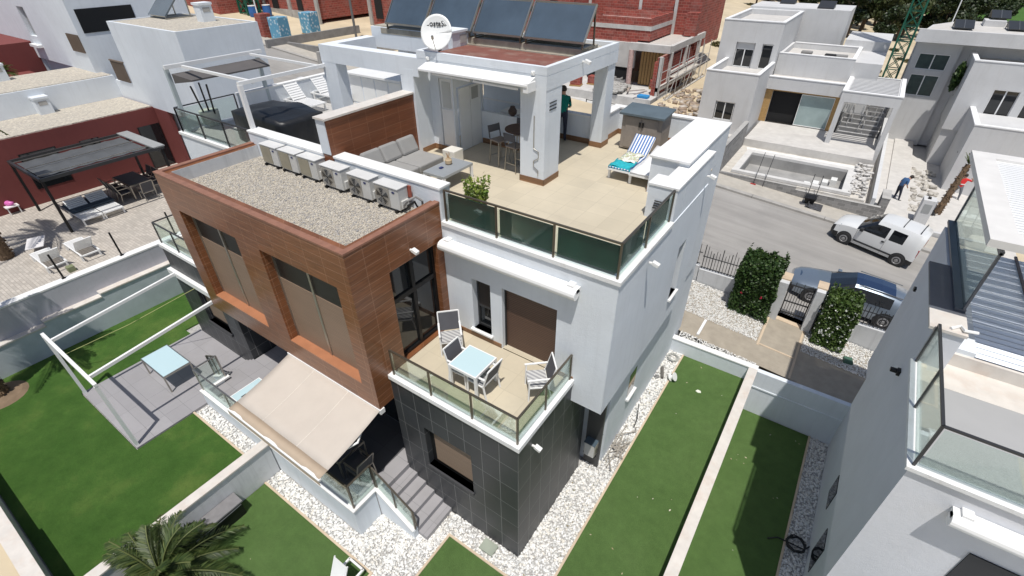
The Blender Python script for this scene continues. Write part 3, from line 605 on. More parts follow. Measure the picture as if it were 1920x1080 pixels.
# big awning (fabric canopy) out of the brown box
aw = thing('canopy_awning', 'large beige fabric awning sloping out from under the brown facade', 'awning', (-5.7,-.5,3.8), world=True)
nx, ny = 16, 8; P = []
for i in range(nx+1):
    x = i/nx; row = []
    for j in range(ny+1):
        v = j/ny; xx = -7.52+3.70*x; yy = -.42-2.02*v; zz = 3.76-.46*v-.05*math.sin(math.pi*v)-.012*math.sin(x*math.pi*5)*v; row.append((xx, yy, zz))
    P.append(row)
m_ = MB(); m_.grid([r_[:8] for r_ in P]); m_.build('fabric', TAUPE, aw, smooth=True, solid=.008)
m_ = MB(); m_.grid([r_[7:] for r_ in P]); m_.build('front_band', mat('tan_band', (.44,.35,.26), .85), aw, smooth=True, solid=.008)
m_ = MB()
for q in (5, 11):
    for j_ in range(7): a_, b_ = Vector(P[q][j_]), Vector(P[q][j_+1]); m_.bar(a_+Vector((0,0,.007)), b_+Vector((0,0,.007)), .02, .004)
each(m_, 'seam', mat('pale_seam', (.62,.57,.5), .8), aw)
m_ = MB(); m_.box(-7.54,-3.80,-2.475,-2.465,3.10,3.27)
m_.build('valance', mat('tan_valance', (.47,.37,.27), .85), aw)
m_ = MB(); m_.bar((-7.54,-2.44,3.27),(-3.8,-2.44,3.27),.07,.06); m_.build('front_bar', WMET, aw); m_ = MB(); m_.box(-7.56,-3.78,-.50,-.36,3.62,3.775); m_.build('awning_housing', WMET, aw)
m_ = MB()
for x in (-7.2,-4.3): m_.tube([(x,-.4,3.6),(x+.5,-1.3,3.4),(x,-2.4,3.2)],.03,8)
each(m_, 'folding_arm', WMET, aw)

# ================================================================== boundary and retaining walls
def wallthing(name, label, boxes, caps=(), m=WHITE, mc=WCAP, group=None, cat='wall'):
    b0 = boxes[0]; t = thing(name, label, cat, ((b0[0]+b0[1])/2, (b0[2]+b0[3])/2, b0[4]), world=True, group=group)
    b = MB()
    for q in boxes: b.box(*q)
    b.build('wall_face', m, t)
    if caps:
        b = MB()
        for q in caps: b.box(*q)
        b.build('coping', mc, t, bevel=.006)
    return t
wallthing('garden_wall', 'long low white garden wall with cream stone top between the two side turf strips', [(3.36,3.60,-9,10.0,-1.9,.58)], [(3.33,3.63,-9,10.0,.58,.64)], DIRTYW, MARB)
wallthing('garden_wall', 'low white wall closing the far end of the side turf strip, below the tan path', [(.50,3.36,10.01,10.22,-.1,.585),(3.60,8.0,10.01,10.2,-1.9,.55),(3.60,8.0,9.985,10.01,-.21,-.15)], [(.48,3.62,9.99,10.24,.585,.64)], WHITE, WCAP)
wallthing('garden_wall', 'white stepped garden wall between the left lawn and the right garden turf', [(-7.74,-7.52,-14,-1.95,-.2,1.24)], [(-7.78,-7.48,-14,-1.95,1.24,1.30)], DIRTYW, MARB)
wallthing('boundary_wall', 'blue-white boundary wall with stepped top along the far left edge of the lawn', [(-18.86,-18.6,-7.1,-3.6,.4,1.72),(-18.86,-18.6,-3.6,-1.7,.4,1.9),(-18.86,-18.6,-1.7,3,.4,2.04)], [(-18.9,-18.57,-7.1,-3.6,1.72,1.78),(-18.9,-18.57,-3.6,-1.7,1.9,1.96),(-18.9,-18.57,-1.7,3,2.04,2.10)], mat('blue_white_paint', (.52,.57,.60), .8, var=.06, stain=(.33,.38,.40), ss=.5, sa=.6), MARB)
wallthing('retaining_wall', 'tall lavender grey retaining wall holding up the paved patio on the left', [(-19.2,-18.88,-12,14,.3,2.88)], [(-19.25,-18.87,-12,14,2.88,2.95)], GREYW, WCAP)
wallthing('garden_wall', 'thick white wall with pale stone top in the bottom left corner beside sandy ground', [(-19,-7.8,-7.30,-7.08,.2,1.30),(-10.6,-7.8,-7.34,-7.06,1.30,1.42)], [(-19,-10.6,-7.34,-7.05,1.30,1.36),(-10.64,-7.76,-7.36,-7.03,1.42,1.48)], DIRTYW, MARB)
g = MB(); g.box(-90,-19.2,-40,14.7,2.2,2.90); props(g.build('paved_patio', PAVER, at=(-24,0,2.2)), kind='structure')

# street front wall with pickets, gate piers
def picket_fence(label, x0, x1, zt, group):
    t = thing('iron_fence', label, 'fence', ((x0+x1)/2, 14.6, slz((x0+x1)/2)), world=True, group=group)
    b = MB(); b.box(x0, x1, 14.5, 14.7, slz(x1)-.4, zt); b.build('wall_base', DIRTYW, t)
    b = MB(); n = int((x1-x0)/.125); r = random.Random(int(x0*10))
    b.box(x0, x1, 14.585, 14.615, zt+.06, zt+.1); b.box(x0, x1, 14.585, 14.615, zt+.62, zt+.65)
    b.build('rails', DGM, t)
    for i in range(n):
        x = x0+.06+i*.125; q = MB(); w_ = .022 if i % 3 else .035; q.box(x-w_/2, x+w_/2, 14.59, 14.61, zt+.02, zt+.75+r.random()*.55); q.build('picket', DGM, t)
    return t
picket_fence('dark iron picket fence on a low white wall left of the large hedge', .02, 3.2, 1.2, 'iron fences along the street')
picket_fence('dark iron picket fence on a low white wall right of the smaller hedge', 4.86, 9.4, .88, 'iron fences along the street')
picket_fence('dark iron picket fence mostly hidden behind the brown and white house', -4.2, -.02, 1.35, 'iron fences along the street')
for x0, x1, zt, lab in ((3.22,3.56,2.06,'white gate pier with stone cap beside the large hedge'),(4.54,4.84,2.10,'white gate pier with sandstone cap beside the smaller hedge')):
    t = thing('gate_pier', lab, 'pillar', ((x0+x1)/2, 14.6, 0), world=True, group='gate piers')
    b = MB(); b.box(x0, x1, 13.95, 14.7, -.1, zt); b.build('shaft', DIRTYW, t)
    b = MB(); b.box(x0-.03, x1+.03, 14.2, 14.75, zt, zt+.06); b.build('cap', EDGE, t)
t = thing('garden_gate', 'dark iron garden gate between two white piers', 'gate', (4.05,14.55,.2), world=True)
b = MB()
for z in (.35,.9,1.7): b.box(3.58,4.52,14.53,14.57,z,z+.05)
b.box(3.58,3.63,14.53,14.57,.25,1.85); b.box(4.47,4.52,14.53,14.57,.25,1.85); b.build('frame', DGM, t)
for i in range(8): b = MB(); x = 3.70+i*.1; b.box(x,x+.022,14.54,14.56,.3,1.75+.15*(i % 3 == 1)); b.build('picket', DGM, t)

# ================================================================== right neighbouring duplex
N = thing('duplex_house', 'shaded white house with glass balustrade filling the right edge, beside the lower turf strip', 'house', (8,2.2,-1.4), world=True)
b = MB()
wallX2 = [(6.6,7.6,3.2,3.9)]
b.box(6.12,14,2.17,7.84,2.45,6.30); b.box(6.38,14,7.84,10.1,2.45,6.299); b.box(6.55,14,3.4,10.1,-1.5,2.45); b.box(6.12,6.6,5.1,7.84,6.30,7.18); b.box(6.38,6.6,7.84,10.1,6.299,7.2)
b.build('white_walls', plaster('cool_white_render', (.70,.71,.74), (.5,.5,.52), .15), N)
b = MB(); b.box(6.06,14,2.11,2.27,6.30,6.38); b.box(6.06,6.22,2.27,5.1,6.30,6.38); b.build('terrace_edging', WCAP, N)
b = MB(); b.box(6.22,14,2.27,4.55,6.30,6.34); b.build('terrace_floor', mat('grey_terrace_floor', (.36,.36,.36), .6, var=.05, vs=1), N)
b = MB(); b.box(6.22,14,4.55,5.35,6.30,6.345); b.box(6.62,14,5.35,5.42,6.3,6.62); b.build('marble_border', MARB, N)
b = MB(); b.box(6.03,6.62,5.06,5.85,7.18,7.24); b.build('coping', MARB, N)
b = MB(); b.box(6.04,6.61,5.85,7.85,7.18,7.235); b.build('grey_coping', mat('slate_coping', (.16,.155,.165), .7), N)
railing(N, [(14,2.2),(6.15,2.2),(6.15,5.05)], 6.38, .95, DGM, CGL)
# glass screen and canopy with slat shade built in as stripes
o = MB(); o.box(6.42,6.60,5.9,10.37,7.235,7.30); o.box(6.54,6.58,5.9,5.97,7.3,8.6); o.box(6.54,6.58,10.3,10.37,7.3,8.6); o.box(6.53,6.60,5.9,10.37,8.55,8.62); so_ = o.build('glass_screen', mat('blue_grey_frame', (.12,.13,.15), .4, .4), N)
o = MB(); o.box(6.555,6.565,5.97,10.3,7.3,8.55); o.build('glass_panels', CGL, so_)
b = MB(); b.box(6.65,14,5.42,10.1,6.30,6.36); b.build('upper_floor', tiles('pale_grey_planks', (.42,.42,.41), (.12,.12,.12), .45, 30, 'floor', gw=.02, rough=.5, varb=.04), N)
b = MB(); b.box(6.60,6.98,5.42,10.1,6.36,6.72); b.build('white_kerb', WHITE, N)
lv = MB()
n = 26
for i in range(n):
    y = 5.46+i*.19
    P = []
    for k in range(5):
        a = k/4; P.append([(7.0, y+.15*a, 6.62+.045*math.sin(math.pi*a)), (12.5, y+.15*a, 6.62+.045*math.sin(math.pi*a))])
    lv.grid(P)
lv.build('slat_shade_blades', mat('slat_shade_pale', (.80,.86,.95), .5, 0), N, solid=.01)
b = MB(); b.box(6.99,12.5,5.43,10.4,6.37,6.56); b.build('slat_shade_tray', mat('slat_shade_dark', (.24,.28,.36), .5), N)  # blue blades and darker tray put the pergola slats' striped shade into colour
b = MB()
for x in (8.0,9.0,10.0): b.box(x,x+.05,5.45,10.4,6.68,6.72)
each(b, 'canopy_bar', mat('brown_bar', (.12,.09,.08), .5), N)
# slatted white pergola roof
PG = thing('pergola', 'white slatted pergola roof above the right edge glass screen', 'pergola', (8,7.6,6.4), world=True)
b = MB(); z0 = 8.95
for a in ((6.14,6.55,5.22,10.35),(6.55,13,9.95,10.35),(6.55,13,5.22,5.70)): b.box(a[0],a[1],a[2],a[3],z0,z0+.14)
b.build('frame', mat('cream_white_metal', (.72,.70,.67), .45), PG)
b = MB()
for i in range(34): y = 5.72+i*.125; b.box(6.55,13,y,y+.10,z0+.03,z0+.09)
b.build('slats', WMET, PG)
b = MB(); b.box(12.8,12.92,5.4,5.52,6.4,z0); b.box(12.8,12.92,10.1,10.22,6.4,z0); each(b, 'post', DGM, PG)
# details on the shaded wall and sunlit front
b = MB(); b.box(6.06,6.13,5.38,5.52,5.66,5.78); b.box(5.94,6.08,5.40,5.5,5.70,5.76); b.build('wall_lamp', BLK, N)
b = MB(); b.box(6.08,6.13,8.0,8.12,6.30,6.38); b.build('wall_lamp', BLK, N)
b = MB(); b.box(6.53,6.56,6.2,6.9,-.2,.6); b.build('window', WGL, N)
b = MB(); b.box(6.53,6.56,4.5,5.2,-.9,.3); b.build('window', WGL, N)
cassette(N, 6.85, 11, 2.0, 5.80, .12)
b = MB(); b.box(7.42,10,2.14,2.165,3.2,5.08); b.build('shuttered_door', BLK, N)
b = MB(); b.box(7.5,14,-.8,2.15,2.3,3.0); b.build('balcony', WHITE, N)
b = MB(); b.tube([(6.35,5.15,7.26),(6.5,5.3,7.28),(6.55,5.15,7.29),(6.75,5.2,7.29)],.03,6); b.build('pipe', WPLA, N)

# ================================================================== villa under construction across the street
def winset(parent, x0, x1, z0, z1, y, n=2, mf=WMET, mg=WGL, d=.02):
    b = MB(); b.box(x0,x1,y,y+.02,z0,z1); wo = b.build('window', mg, parent)
    b = MB(); w_ = (x1-x0)/n
    for i in range(n+1): xx = x0+i*w_; b.box(max(x0,xx-.035),min(x1,xx+.035),y-.04,y,z0,z1)
    b.box(x0,x1,y-.035,y,z0,z0+.05); b.box(x0,x1,y-.035,y,z1-.05,z1); b.build('frame', mf, wo); return wo
V = thing('white_villa', 'unfinished white cubic villa with a slatted portico behind the empty swimming pool', 'house', (-.3,35,1.45), world=True)
b = MB()
wallY(b, -6.25, -2.7, .8, 5.56, 33.5, .25, [(-5.15,-3.8,2.3,3.6)]); b.box(-6.25,-2.7,33.75,39,.8,5.0)
b.box(-6.25,-6.05,33.75,38.5,5.0,5.56); b.box(-2.9,-2.7,33.75,38.5,5.0,5.56)
wallY(b, -6.95, -2.73, 5.0, 8.19, 38.5, .3, [(-5.72,-4.35,5.0,6.75),(-3.85,-3.1,5.0,6.75)]); b.box(-6.95,-2.73,38.8,46.5,5,7.8)
for a in ((-6.95,-6.75,38.8,46.5),(-2.93,-2.73,38.8,46.5),(-6.75,-2.93,46.3,46.5)): b.box(*a,7.8,8.19)
wallY(b, -2.7, 2.4, 3.9, 4.75, 37.75, .3); wallY(b, -2.7, 2.4, 1.0, 3.9, 38.0, .2, [(-2.2,2.0,1.0,3.85)]); b.box(-2.7,2.5,38.6,46,1.0,4.6)
b.box(-2.7,2.3,39.4,45,4.6,5.7); 
for a in ((-2.7,2.3,39.4,39.6),(-2.7,-2.5,39.6,45),(2.1,2.3,39.6,45),(-2.5,2.1,44.8,45)): b.box(*a,5.7,6.12)
b.box(2.3,4.0,39.8,45,1,5.9); b.box(1.0,4.0,45,50,1,6.6); b.box(-7,.6,46.6,51,1,8.4)
b.box(2.35,5.7,35.1,35.4,4.25,4.90); b.box(2.35,2.65,35.4,41,4.25,4.90); b.box(5.4,5.7,35.4,41,4.25,4.90); b.box(2.65,5.4,40.7,41,4.25,4.9)
b.box(2.35,2.65,35.1,35.45,1.4,4.25); b.box(5.4,5.68,35.1,35.6,-.2,4.25); b.box(5.4,5.62,35.6,41,-.2,2.2)
b.build('white_walls', WHITE2, V)
b = MB()
for a in ((-6.28,-2.67,33.47,33.75),(-6.28,-6.03,33.75,38.5),(-2.92,-2.67,33.75,38.5)): b.box(*a,5.56,5.62)
for a in ((-6.98,-2.70,38.47,38.78),(-6.98,-6.73,38.78,46.5),(-2.95,-2.70,38.78,46.5),(-6.73,-2.95,46.3,46.55)): b.box(*a,8.19,8.25)
b.box(-2.7,2.45,37.72,38.02,4.75,4.81)
for a in ((-2.7,2.33,39.38,39.62),(2.08,2.33,39.62,45),(-2.5,2.08,44.78,45.02)): b.box(*a,6.12,6.17)
for a in ((2.32,5.73,35.07,35.32),(2.32,2.57,35.32,41),(5.48,5.73,35.32,41)): b.box(*a,4.90,4.96)
b.build('copings', mat('bright_white_coping', (.82,.82,.82), .6), V)
b = MB(); b.box(-6.7,-3.0,38.85,46.2,7.8,7.83); b.box(-2.5,2.1,39.65,44.7,5.7,5.73); b.box(-2.65,2.3,38.1,39.38,4.6,4.63); b.box(-6.0,-2.95,33.8,38.45,5.0,5.02); b.build('roof_screed', SCREED, V)
winset(V, -5.1,-3.85,2.32,3.58,33.62); winset(V, -5.7,-4.4,5.02,6.3,38.7); winset(V, -3.85,-3.12,5.02,6.7,38.7,1)
b = MB(); b.box(-5.7,-4.4,38.66,38.74,6.3,6.75); b.build('lintel', WHITE2, V)
b = MB(); b.box(-2.69,-2.2,37.99,38.02,1.45,3.85); b.box(2.0,2.34,37.99,38.02,1.45,3.85); b.box(-2.2,2.0,37.98,38.02,3.78,3.9); each(b, 'timber_trim', OSB, V)
b = MB(); b.box(-2.2,-.25,38.3,38.5,1.46,3.75); b.build('dark_opening', VOID, V)
wo = winset(V, -.2,2.0,1.5,3.75,38.05,1,mg=mat('reflective_sliding_glass', (.30,.38,.38), .08, var=.15, vs=1))
b = MB()
for i in range(12): y = 35.55+i*.42; b.box(2.65,5.4,y,y+.16,4.70,4.88)
b.build('slats', WHITE2, V)
b = MB(); b.box(-2.5,5.4,33,38,.5,1.45); b.box(-6.3,-2.5,32.9,33.5,1.2,1.40); b.build('terrace_slab', SCREED, V)
b = MB()
for i in range(15): z = -.1+i*.235; b.box(2.7,5.35,35.6+i*.36,35.97+i*.36,z-.6,z)
b.build('garden_steps', CONCD, V)
b = MB()
for i in range(15): z = -.1+i*.235; r9 = random.Random(i); b.box(2.7+r9.random()*.3,4.9+r9.random()*.45,35.6+i*.36,35.80+i*.36,z,z+.03)
each(b, 'step_nosing', mat('bright_nosing', (.66,.65,.63), .8, var=.25, vs=5), V)
b = MB(); b.box(2.66,5.39,41.01,41.2,-.2,4.5); b.build('rear_wall', WHITE2, V)
b = MB(); r9 = random.Random(3)
for i in range(7): x = 2.8+i*.38; b.tube([(x,38.2+r9.random(),1.5),(x+r9.uniform(-.5,.5),39.5,4.0)],.03,5)
each(b, 'prop', mat('galvanised3', (.5,.49,.47), .5, .4), V)
for x, y, lab in ((-1.2,42.6,'grey cement bag on the villa mid roof, left of three bundles'),(.5,42.1,'dark bundle on the villa mid roof between two grey bags'),(1.25,42.2,'grey cement bag on the villa mid roof, right of three bundles')):
    b = MB(); b.box(-.4,.4,-.22,.22,0,.2); o = b.build('cement_bag', BPLA if 'dark' in lab else CONCD, None, bevel=.07); o.location = (x,y,5.735); props(o, lab, 'bag', 'bundles on the villa mid roof')
SO = thing('solar_collector', 'dark solar panel lying on the villa roof, farther left one', 'solar panel', (-3.5,49,8.4), group='solar panels on the villa roof', world=True)
b = MB(); b.hexa([(-5.2,49.4,8.4),(-4.0,49.4,8.4),(-4.0,50.4,8.4),(-5.2,50.4,8.4),(-5.2,49.4,8.5),(-4.0,49.4,8.5),(-4.0,50.4,8.85),(-5.2,50.4,8.85)]); b.build('panel', DGM, SO)
SO = thing('solar_collector', 'dark solar panel lying on the villa roof, farther right one beside a white block', 'solar panel', (.5,44,7), group='solar panels on the villa roof', world=True)
b = MB(); b.hexa([(-1.9,47.0,8.4),(-.7,47.0,8.4),(-.7,48.2,8.4),(-1.9,48.2,8.4),(-1.9,47.0,8.5),(-.7,47.0,8.5),(-.7,48.2,8.9),(-1.9,48.2,8.9)]); b.build('panel', DGM, SO)
# pool and surrounds
PO = thing('swimming_pool', 'empty concrete swimming pool with pale coping and corner steps', 'pool', (1.4,27.4,.9), world=True)
b = MB()
for a in ((-1.9,4.8,27.4,27.75),(-1.9,4.8,31.35,31.9),(-1.9,-1.5,27.75,31.35),(4.3,4.8,27.75,31.35)): b.box(*a,.95,1.12)
b.build('coping', mat('pale_pool_coping', (.60,.59,.57), .8, var=.08), PO)
b = MB(); b.box(-1.5,4.3,27.75,31.35,.2,.30)
for a in ((-1.52,-1.5,27.75,31.35),(4.3,4.32,27.75,31.35)): b.box(a[0],a[1],a[2],a[3],-.5,.95)
b.box(-1.5,4.3,31.35,31.37,-.5,.95); b.box(-1.5,4.3,27.73,27.75,-.5,.95); b.build('basin', mat('pool_render', (.30,.295,.285), .85, var=.12, vs=1, stain=(.44,.43,.41), ss=.5), PO)
b = MB()
for x, y in ((3.75,30.4),(3.3,29.75),(2.85,29.2),(2.4,28.75),(1.85,28.3)): b.box(x-.17,x+.17,y-.3,y+.3,.3,.72)
b.box(3.0,4.29,27.76,28.9,.3,.5); each(b, 'step', mat('white_blocks', (.7,.7,.68), .8), PO)
g = MB()
g.box(-3.2,5.55,27.25,27.4,-.5,.93); g.box(-3.2,-1.9,27.4,33,-.5,.93); g.box(4.8,5.55,27.4,33,-.5,.93); g.box(-1.9,4.8,31.9,33,-.5,.93); props(g.build('rubble_ground', mat('dusty_rubble_ground', (.52,.49,.44), .95, var=.15, bump=.6, bs=12, stain=(.68,.66,.63), ss=1.2, sa=.9), at=(0,27.3,-.5)), kind='structure')
g = MB(); g.poly([(-1.9,31.95,.935),(4.7,31.95,.935),(4.9,32.9,.935),(-2.2,32.8,.935)]); props(g.build('cement_dust', mat('white_dust', (.72,.71,.68), .9, var=.1), at=(0,32,.93)), kind='structure')
wallthing('block_wall', 'grey concrete block wall along the pavement in front of the swimming pool', [(-2.5,2.0,27.05,27.25,-.3,.95),(2.0,6.4,27.05,27.25,-.6,.78)], [(-.7,2.0,27.04,27.26,.95,.98),(2.0,6.4,27.04,27.26,.78,.81)], STONEW, CONC)
wallthing('block_wall', 'taller grey block wall running back from the pavement left of the pool', [(-2.75,-2.5,27.1,33,.3,2.6),(-4.6,-2.75,27.1,27.3,.3,2.6)], [(-2.77,-2.48,27.1,33,2.6,2.65)], STONEW, CONC)
wallthing('entrance_pier', 'grey block pier at the mouth of the villa entrance ramp', [(6.35,6.75,28.0,29.4,-.4,1.0)], [(6.33,6.77,27.98,29.42,1.0,1.05)], STONEW, CONC)
g = MB(); g.hexa([(6.7,27.1,-.4),(7.9,27.1,-.4),(7.9,45,-.4),(6.7,45,-.4),(6.7,27.1,.02),(7.9,27.1,-.06),(7.9,45,.3),(6.7,45,.3)]); props(g.build('entrance_ramp', SCREED, at=(7,27,-.3)), kind='structure')
wallthing('boundary_wall', 'narrow broken white wall beside the construction entrance ramp', [(5.9,6.1,28,42,-.5,.9)], (), DIRTYW)
# villa right of the ramp
C_ = thing('white_villa', 'angular white villa with tall double windows at the top right edge', 'house', (10,36,-.4), world=True)
b = MB(); b.box(9.7,20,35.1,39.75,-.6,3.6); 
for a in ((9.7,9.95,35.35,39.75),(9.95,20,35.1,35.35)): b.box(*a,3.6,3.88)
b.box(9.7,9.95,35.1,35.35,3.6,3.88)
wallY(b, 8.77, 20, 2.3, 6.65, 39.75, .3, [(10.45,11.75,3.2,5.1),(12.2,13.5,3.2,5.1)]); b.box(8.77,20,40.05,47,2.3,6.3); b.box(8.85,20,39.9,47,-.6,2.3)
for a in ((8.77,9.0,40.05,47),(9,20,46.8,47)): b.box(*a,6.3,6.65)
b.build('white_walls', WHITE2, C_)
b = MB()
for a in ((8.74,9.02,39.72,47),(9.02,20,39.72,40.0)): b.box(*a,6.65,6.72)
for a in ((9.67,9.97,35.07,39.75),(9.97,20,35.07,35.37)): b.box(*a,3.88,3.95)
b.build('copings', mat('bright_white_coping2', (.82,.82,.82), .6), C_)
b = MB(); b.box(9.02,20,40.05,46.8,6.3,6.33); b.build('roof_screed', SCREED, C_)
winset(C_, 10.45,11.75,3.2,5.1,39.9); winset(C_, 12.2,13.5,3.2,5.1,39.9)
b = MB(); b.box(9.69,9.705,36.0,36.1,1.9,2.0); b.box(8.76,8.775,42,42.1,4,4.1); b.build('wall_lamp', BLK, C_)
# villa at the back right with roof solar panels
D_ = thing('white_villa', 'wide white villa with solar panels on its flat roof behind the green crane mast', 'house', (8,42,0), world=True)
b = MB(); wallY(b, 5.3, 20, 7.2, 8.0, 42, .3); wallY(b, 5.55, 8.2, 0, 7.2, 43.2, .3, [(5.95,7.75,5.3,6.35),(5.95,7.65,3.5,4.95)]); b.box(5.55,20,43.5,46,0,7.2)
b.prism([(5.6,42.31),(20,42.31),(20,50),(8.5,49.2),(7.7,48.8),(6.1,45.7)],7.2,7.9); b.build('white_walls', WHITE2, D_)
b = MB(); b.prism([(5.8,42.5),(20,42.5),(20,49.8),(8.6,49),(7.8,48.6),(6.3,45.7)],7.9,7.93); b.build('roof_screed', SCREED, D_)
gy = mat('muted_green_glass', (.05,.075,.07), .1, var=.2)
winset(D_, 5.95,7.75,5.3,6.35,43.3,2,mg=gy); winset(D_, 5.95,7.65,3.5,4.95,43.3,2,mg=gy)
for i, (x, y, z, lab) in enumerate(((7.2,43.2,7.93,'dark paired solar panels on the flat roof beside a pale mast'),(10.2,44.2,7.93,'dark solar panels at the right end of the far villa roof'),(9.3,46.8,8.3,'small dark solar panels on a raised white roof block'))):
    t = thing('solar_collector', lab, 'solar panel', (x,y,z), group='solar panels on the far villa')
    b = MB(); b.hexa([(0,0,.1),(1.1,0,.1),(1.1,1.5,.1),(0,1.5,.1),(0,0,.15),(1.1,0,.15),(1.1,1.5,.5),(0,1.5,.5)]); b.build('panel', DGM, t)
    b = MB(); b.bar((.55,0,.16),(.55,1.5,.51),.04,.02); b.bar((0,1.5,0),(0,1.5,.5),.05,.05); b.bar((1.1,1.5,0),(1.1,1.5,.5),.05,.05); b.build('frame', ALU, t)
b = MB(); b.box(9.0,10.2,46.2,47.6,7.9,8.3); b.build('roof_block', WHITE2, D_)
tg = MB(); tg.tube([(7.3,48,7.7),(7.25,48,12.5)],.04,6); props(tg.build('antenna_mast', WMET, at=(7.3,48,7.7)), 'thin pale mast standing on the far villa roof', 'mast')
# crane mast
CR = thing('crane_mast', 'green lattice crane mast rising behind the slatted portico', 'crane', (4.75,43.3,0), world=True)
b = MB(); hw = .42; x0, y0 = 4.72, 43.3
cs = [(x0-hw,y0-hw),(x0+hw,y0-hw),(x0+hw,y0+hw),(x0-hw,y0+hw)]
for a in cs: b.bar((a[0],a[1],0),(a[0],a[1],26),.11,.11)
each(b, 'upright', GRNM, CR)
b = MB()
for i in range(26):
    z = .4+i*.95
    for j in range(4):
        a, c = cs[j], cs[(j+1) % 4]; b.bar((*a,z),(*c,z),.05,.05); b.bar((*a,z),(*c,z+.95),.045,.045); b.bar((*c,z),(*a,z+.95),.045,.045)
b.build('lattice', GRNM, CR)

# ================================================================== brick buildings under construction
K = thing('brick_building', 'unfinished red hollow brick house with concrete portico behind the roof terrace', 'house', (-14,42,1.4), world=True)
b = MB(); b.box(-22,-14.47,43.5,49.2,5.4,6.25); b.box(-22,-14.47,43.5,43.7,6.62,7.25); b.box(-14.67,-14.47,43.7,49.2,6.62,7.3); b.box(-22,-14.67,49,49.2,6.62,7.3)
b.box(-14.5,-12.9,49.2,49.5,5.3,7.15); b.box(-12.9,-11.8,48.3,49.2,5.4,7.4); b.box(-24,-12,49.5,58,4,12.5); b.box(-30,-24,46,58,3,9.5)
b.box(-22,-15.6,43.45,43.5,4.9,5.5); wallX(b, 39.8, 51.0, 1.2, 4.8, -11.95, .2, [(42.8,46.3,3.2,4.7),(47.0,50.2,3.2,4.7)]); b.box(-12.4,-12.15,39.9,51,1.2,4.4)
b.build('brick_walls', BRICK, K)
b = MB(); b.box(-22,-14.45,43.45,49.25,6.25,6.62)
b.box(-15.7,-11.8,41.75,42.1,4.84,5.45); b.box(-12.1,-11.78,42.1,52,4.85,5.4); b.box(-15.7,-12.1,42.1,51,5.15,5.25)
for y in (39.8,42.3,46.4,50.4): b.box(-12.0,-11.72,y,y+.3,1.2,4.85)
b.box(-11.98,-11.74,39.8,51,2.0,2.35); b.box(-11.98,-11.74,42.5,51,3.0,3.2)
b.box(-21.5,-11.7,38.3,44,.2,1.62); b.box(-21.5,-11.7,34.2,38.3,.15,.9); b.box(-20,-15.6,43.2,43.5,3,5.2)
b.box(-24.05,-11.95,49.4,49.5,9.2,9.5); b.box(-24.05,-23.7,49.4,49.5,4,12.5); b.box(-18.3,-18.0,49.4,49.5,4,12.5); b.box(-14.5,-14.2,49.1,49.2,5.3,9)
b.build('concrete_frame', LCON, K)
b = MB()
for i in range(14): y = 42.3+i*.6; b.box(-14.4,-12.15,y,y+.3,5.25,5.32)
b.build('floor_beams', mat('pale_beams', (.62,.58,.53), .8), K)
b = MB(); b.box(-21.8,-14.7,43.75,48.95,6.28,6.3); b.build('roof_screed', SCREED, K)
b = MB(); b.tube([(-15.4,41.8,1.6),(-15.45,41.9,4.85)],.24,10); b.build('wrapped_column', mat('pink_wrapped_concrete', (.50,.36,.33), .8, var=.25, vs=6), K)
b = MB()
for i in range(9): x = -14.9+i*.29; b.box(x,x+.24,43.0,43.05,1.7,4.7)
b.build('timber_boards', OSB, K)
b = MB(); b.box(-20.5,-15.7,43.3,43.35,1.6,4.8); b.box(-14.9,-12.2,43.1,43.15,1.65,4.8); b.build('dark_opening', VOID, K)
for (x0,x1,y,z0,z1) in ((-22.5,-21.8,49.38,9.8,11.6),(-20.5,-19.8,49.38,9.8,11.2),(-17.2,-16,49.38,9.7,10.8),(-26.8,-25.9,45.98,5.5,8.0)):
    b = MB(); b.box(x0,x1,y,y+.02,z0,z1); b.build('window_opening', VOID, K)
# scaffold
S_ = thing('scaffolding', 'pale tube scaffolding along the side of the brick building', 'scaffold', (-11,45,1), world=True)
b = MB()
for y in (39.5,41.8,44.1,46.4,48.7,51):
    for x in (-11.5,-10.8): b.tube([(x,y,.9),(x,y,4.9)],.035,5)
each(b, 'upright', mat('galvanised', (.55,.54,.52), .5, .4), S_)
b = MB()
for z in (1.5,3.0,3.7): b.tube([(-10.8,39.5,z),(-10.8,51,z)],.03,5); b.tube([(-11.5,39.5,z),(-11.5,51,z)],.03,5)
for y in (39.5,44.1,48.7): b.tube([(-10.8,y,.9),(-10.8,y+2.3,3.7)],.025,5)
each(b, 'ledger', mat('galvanised2', (.6,.59,.57), .5, .4), S_)
b = MB(); b.box(-11.5,-10.8,39.5,51,1.42,1.47); b.box(-11.5,-10.8,41.8,48.7,2.92,2.97); b.build('planks', mat('grey_planks', (.5,.47,.42), .8), S_)
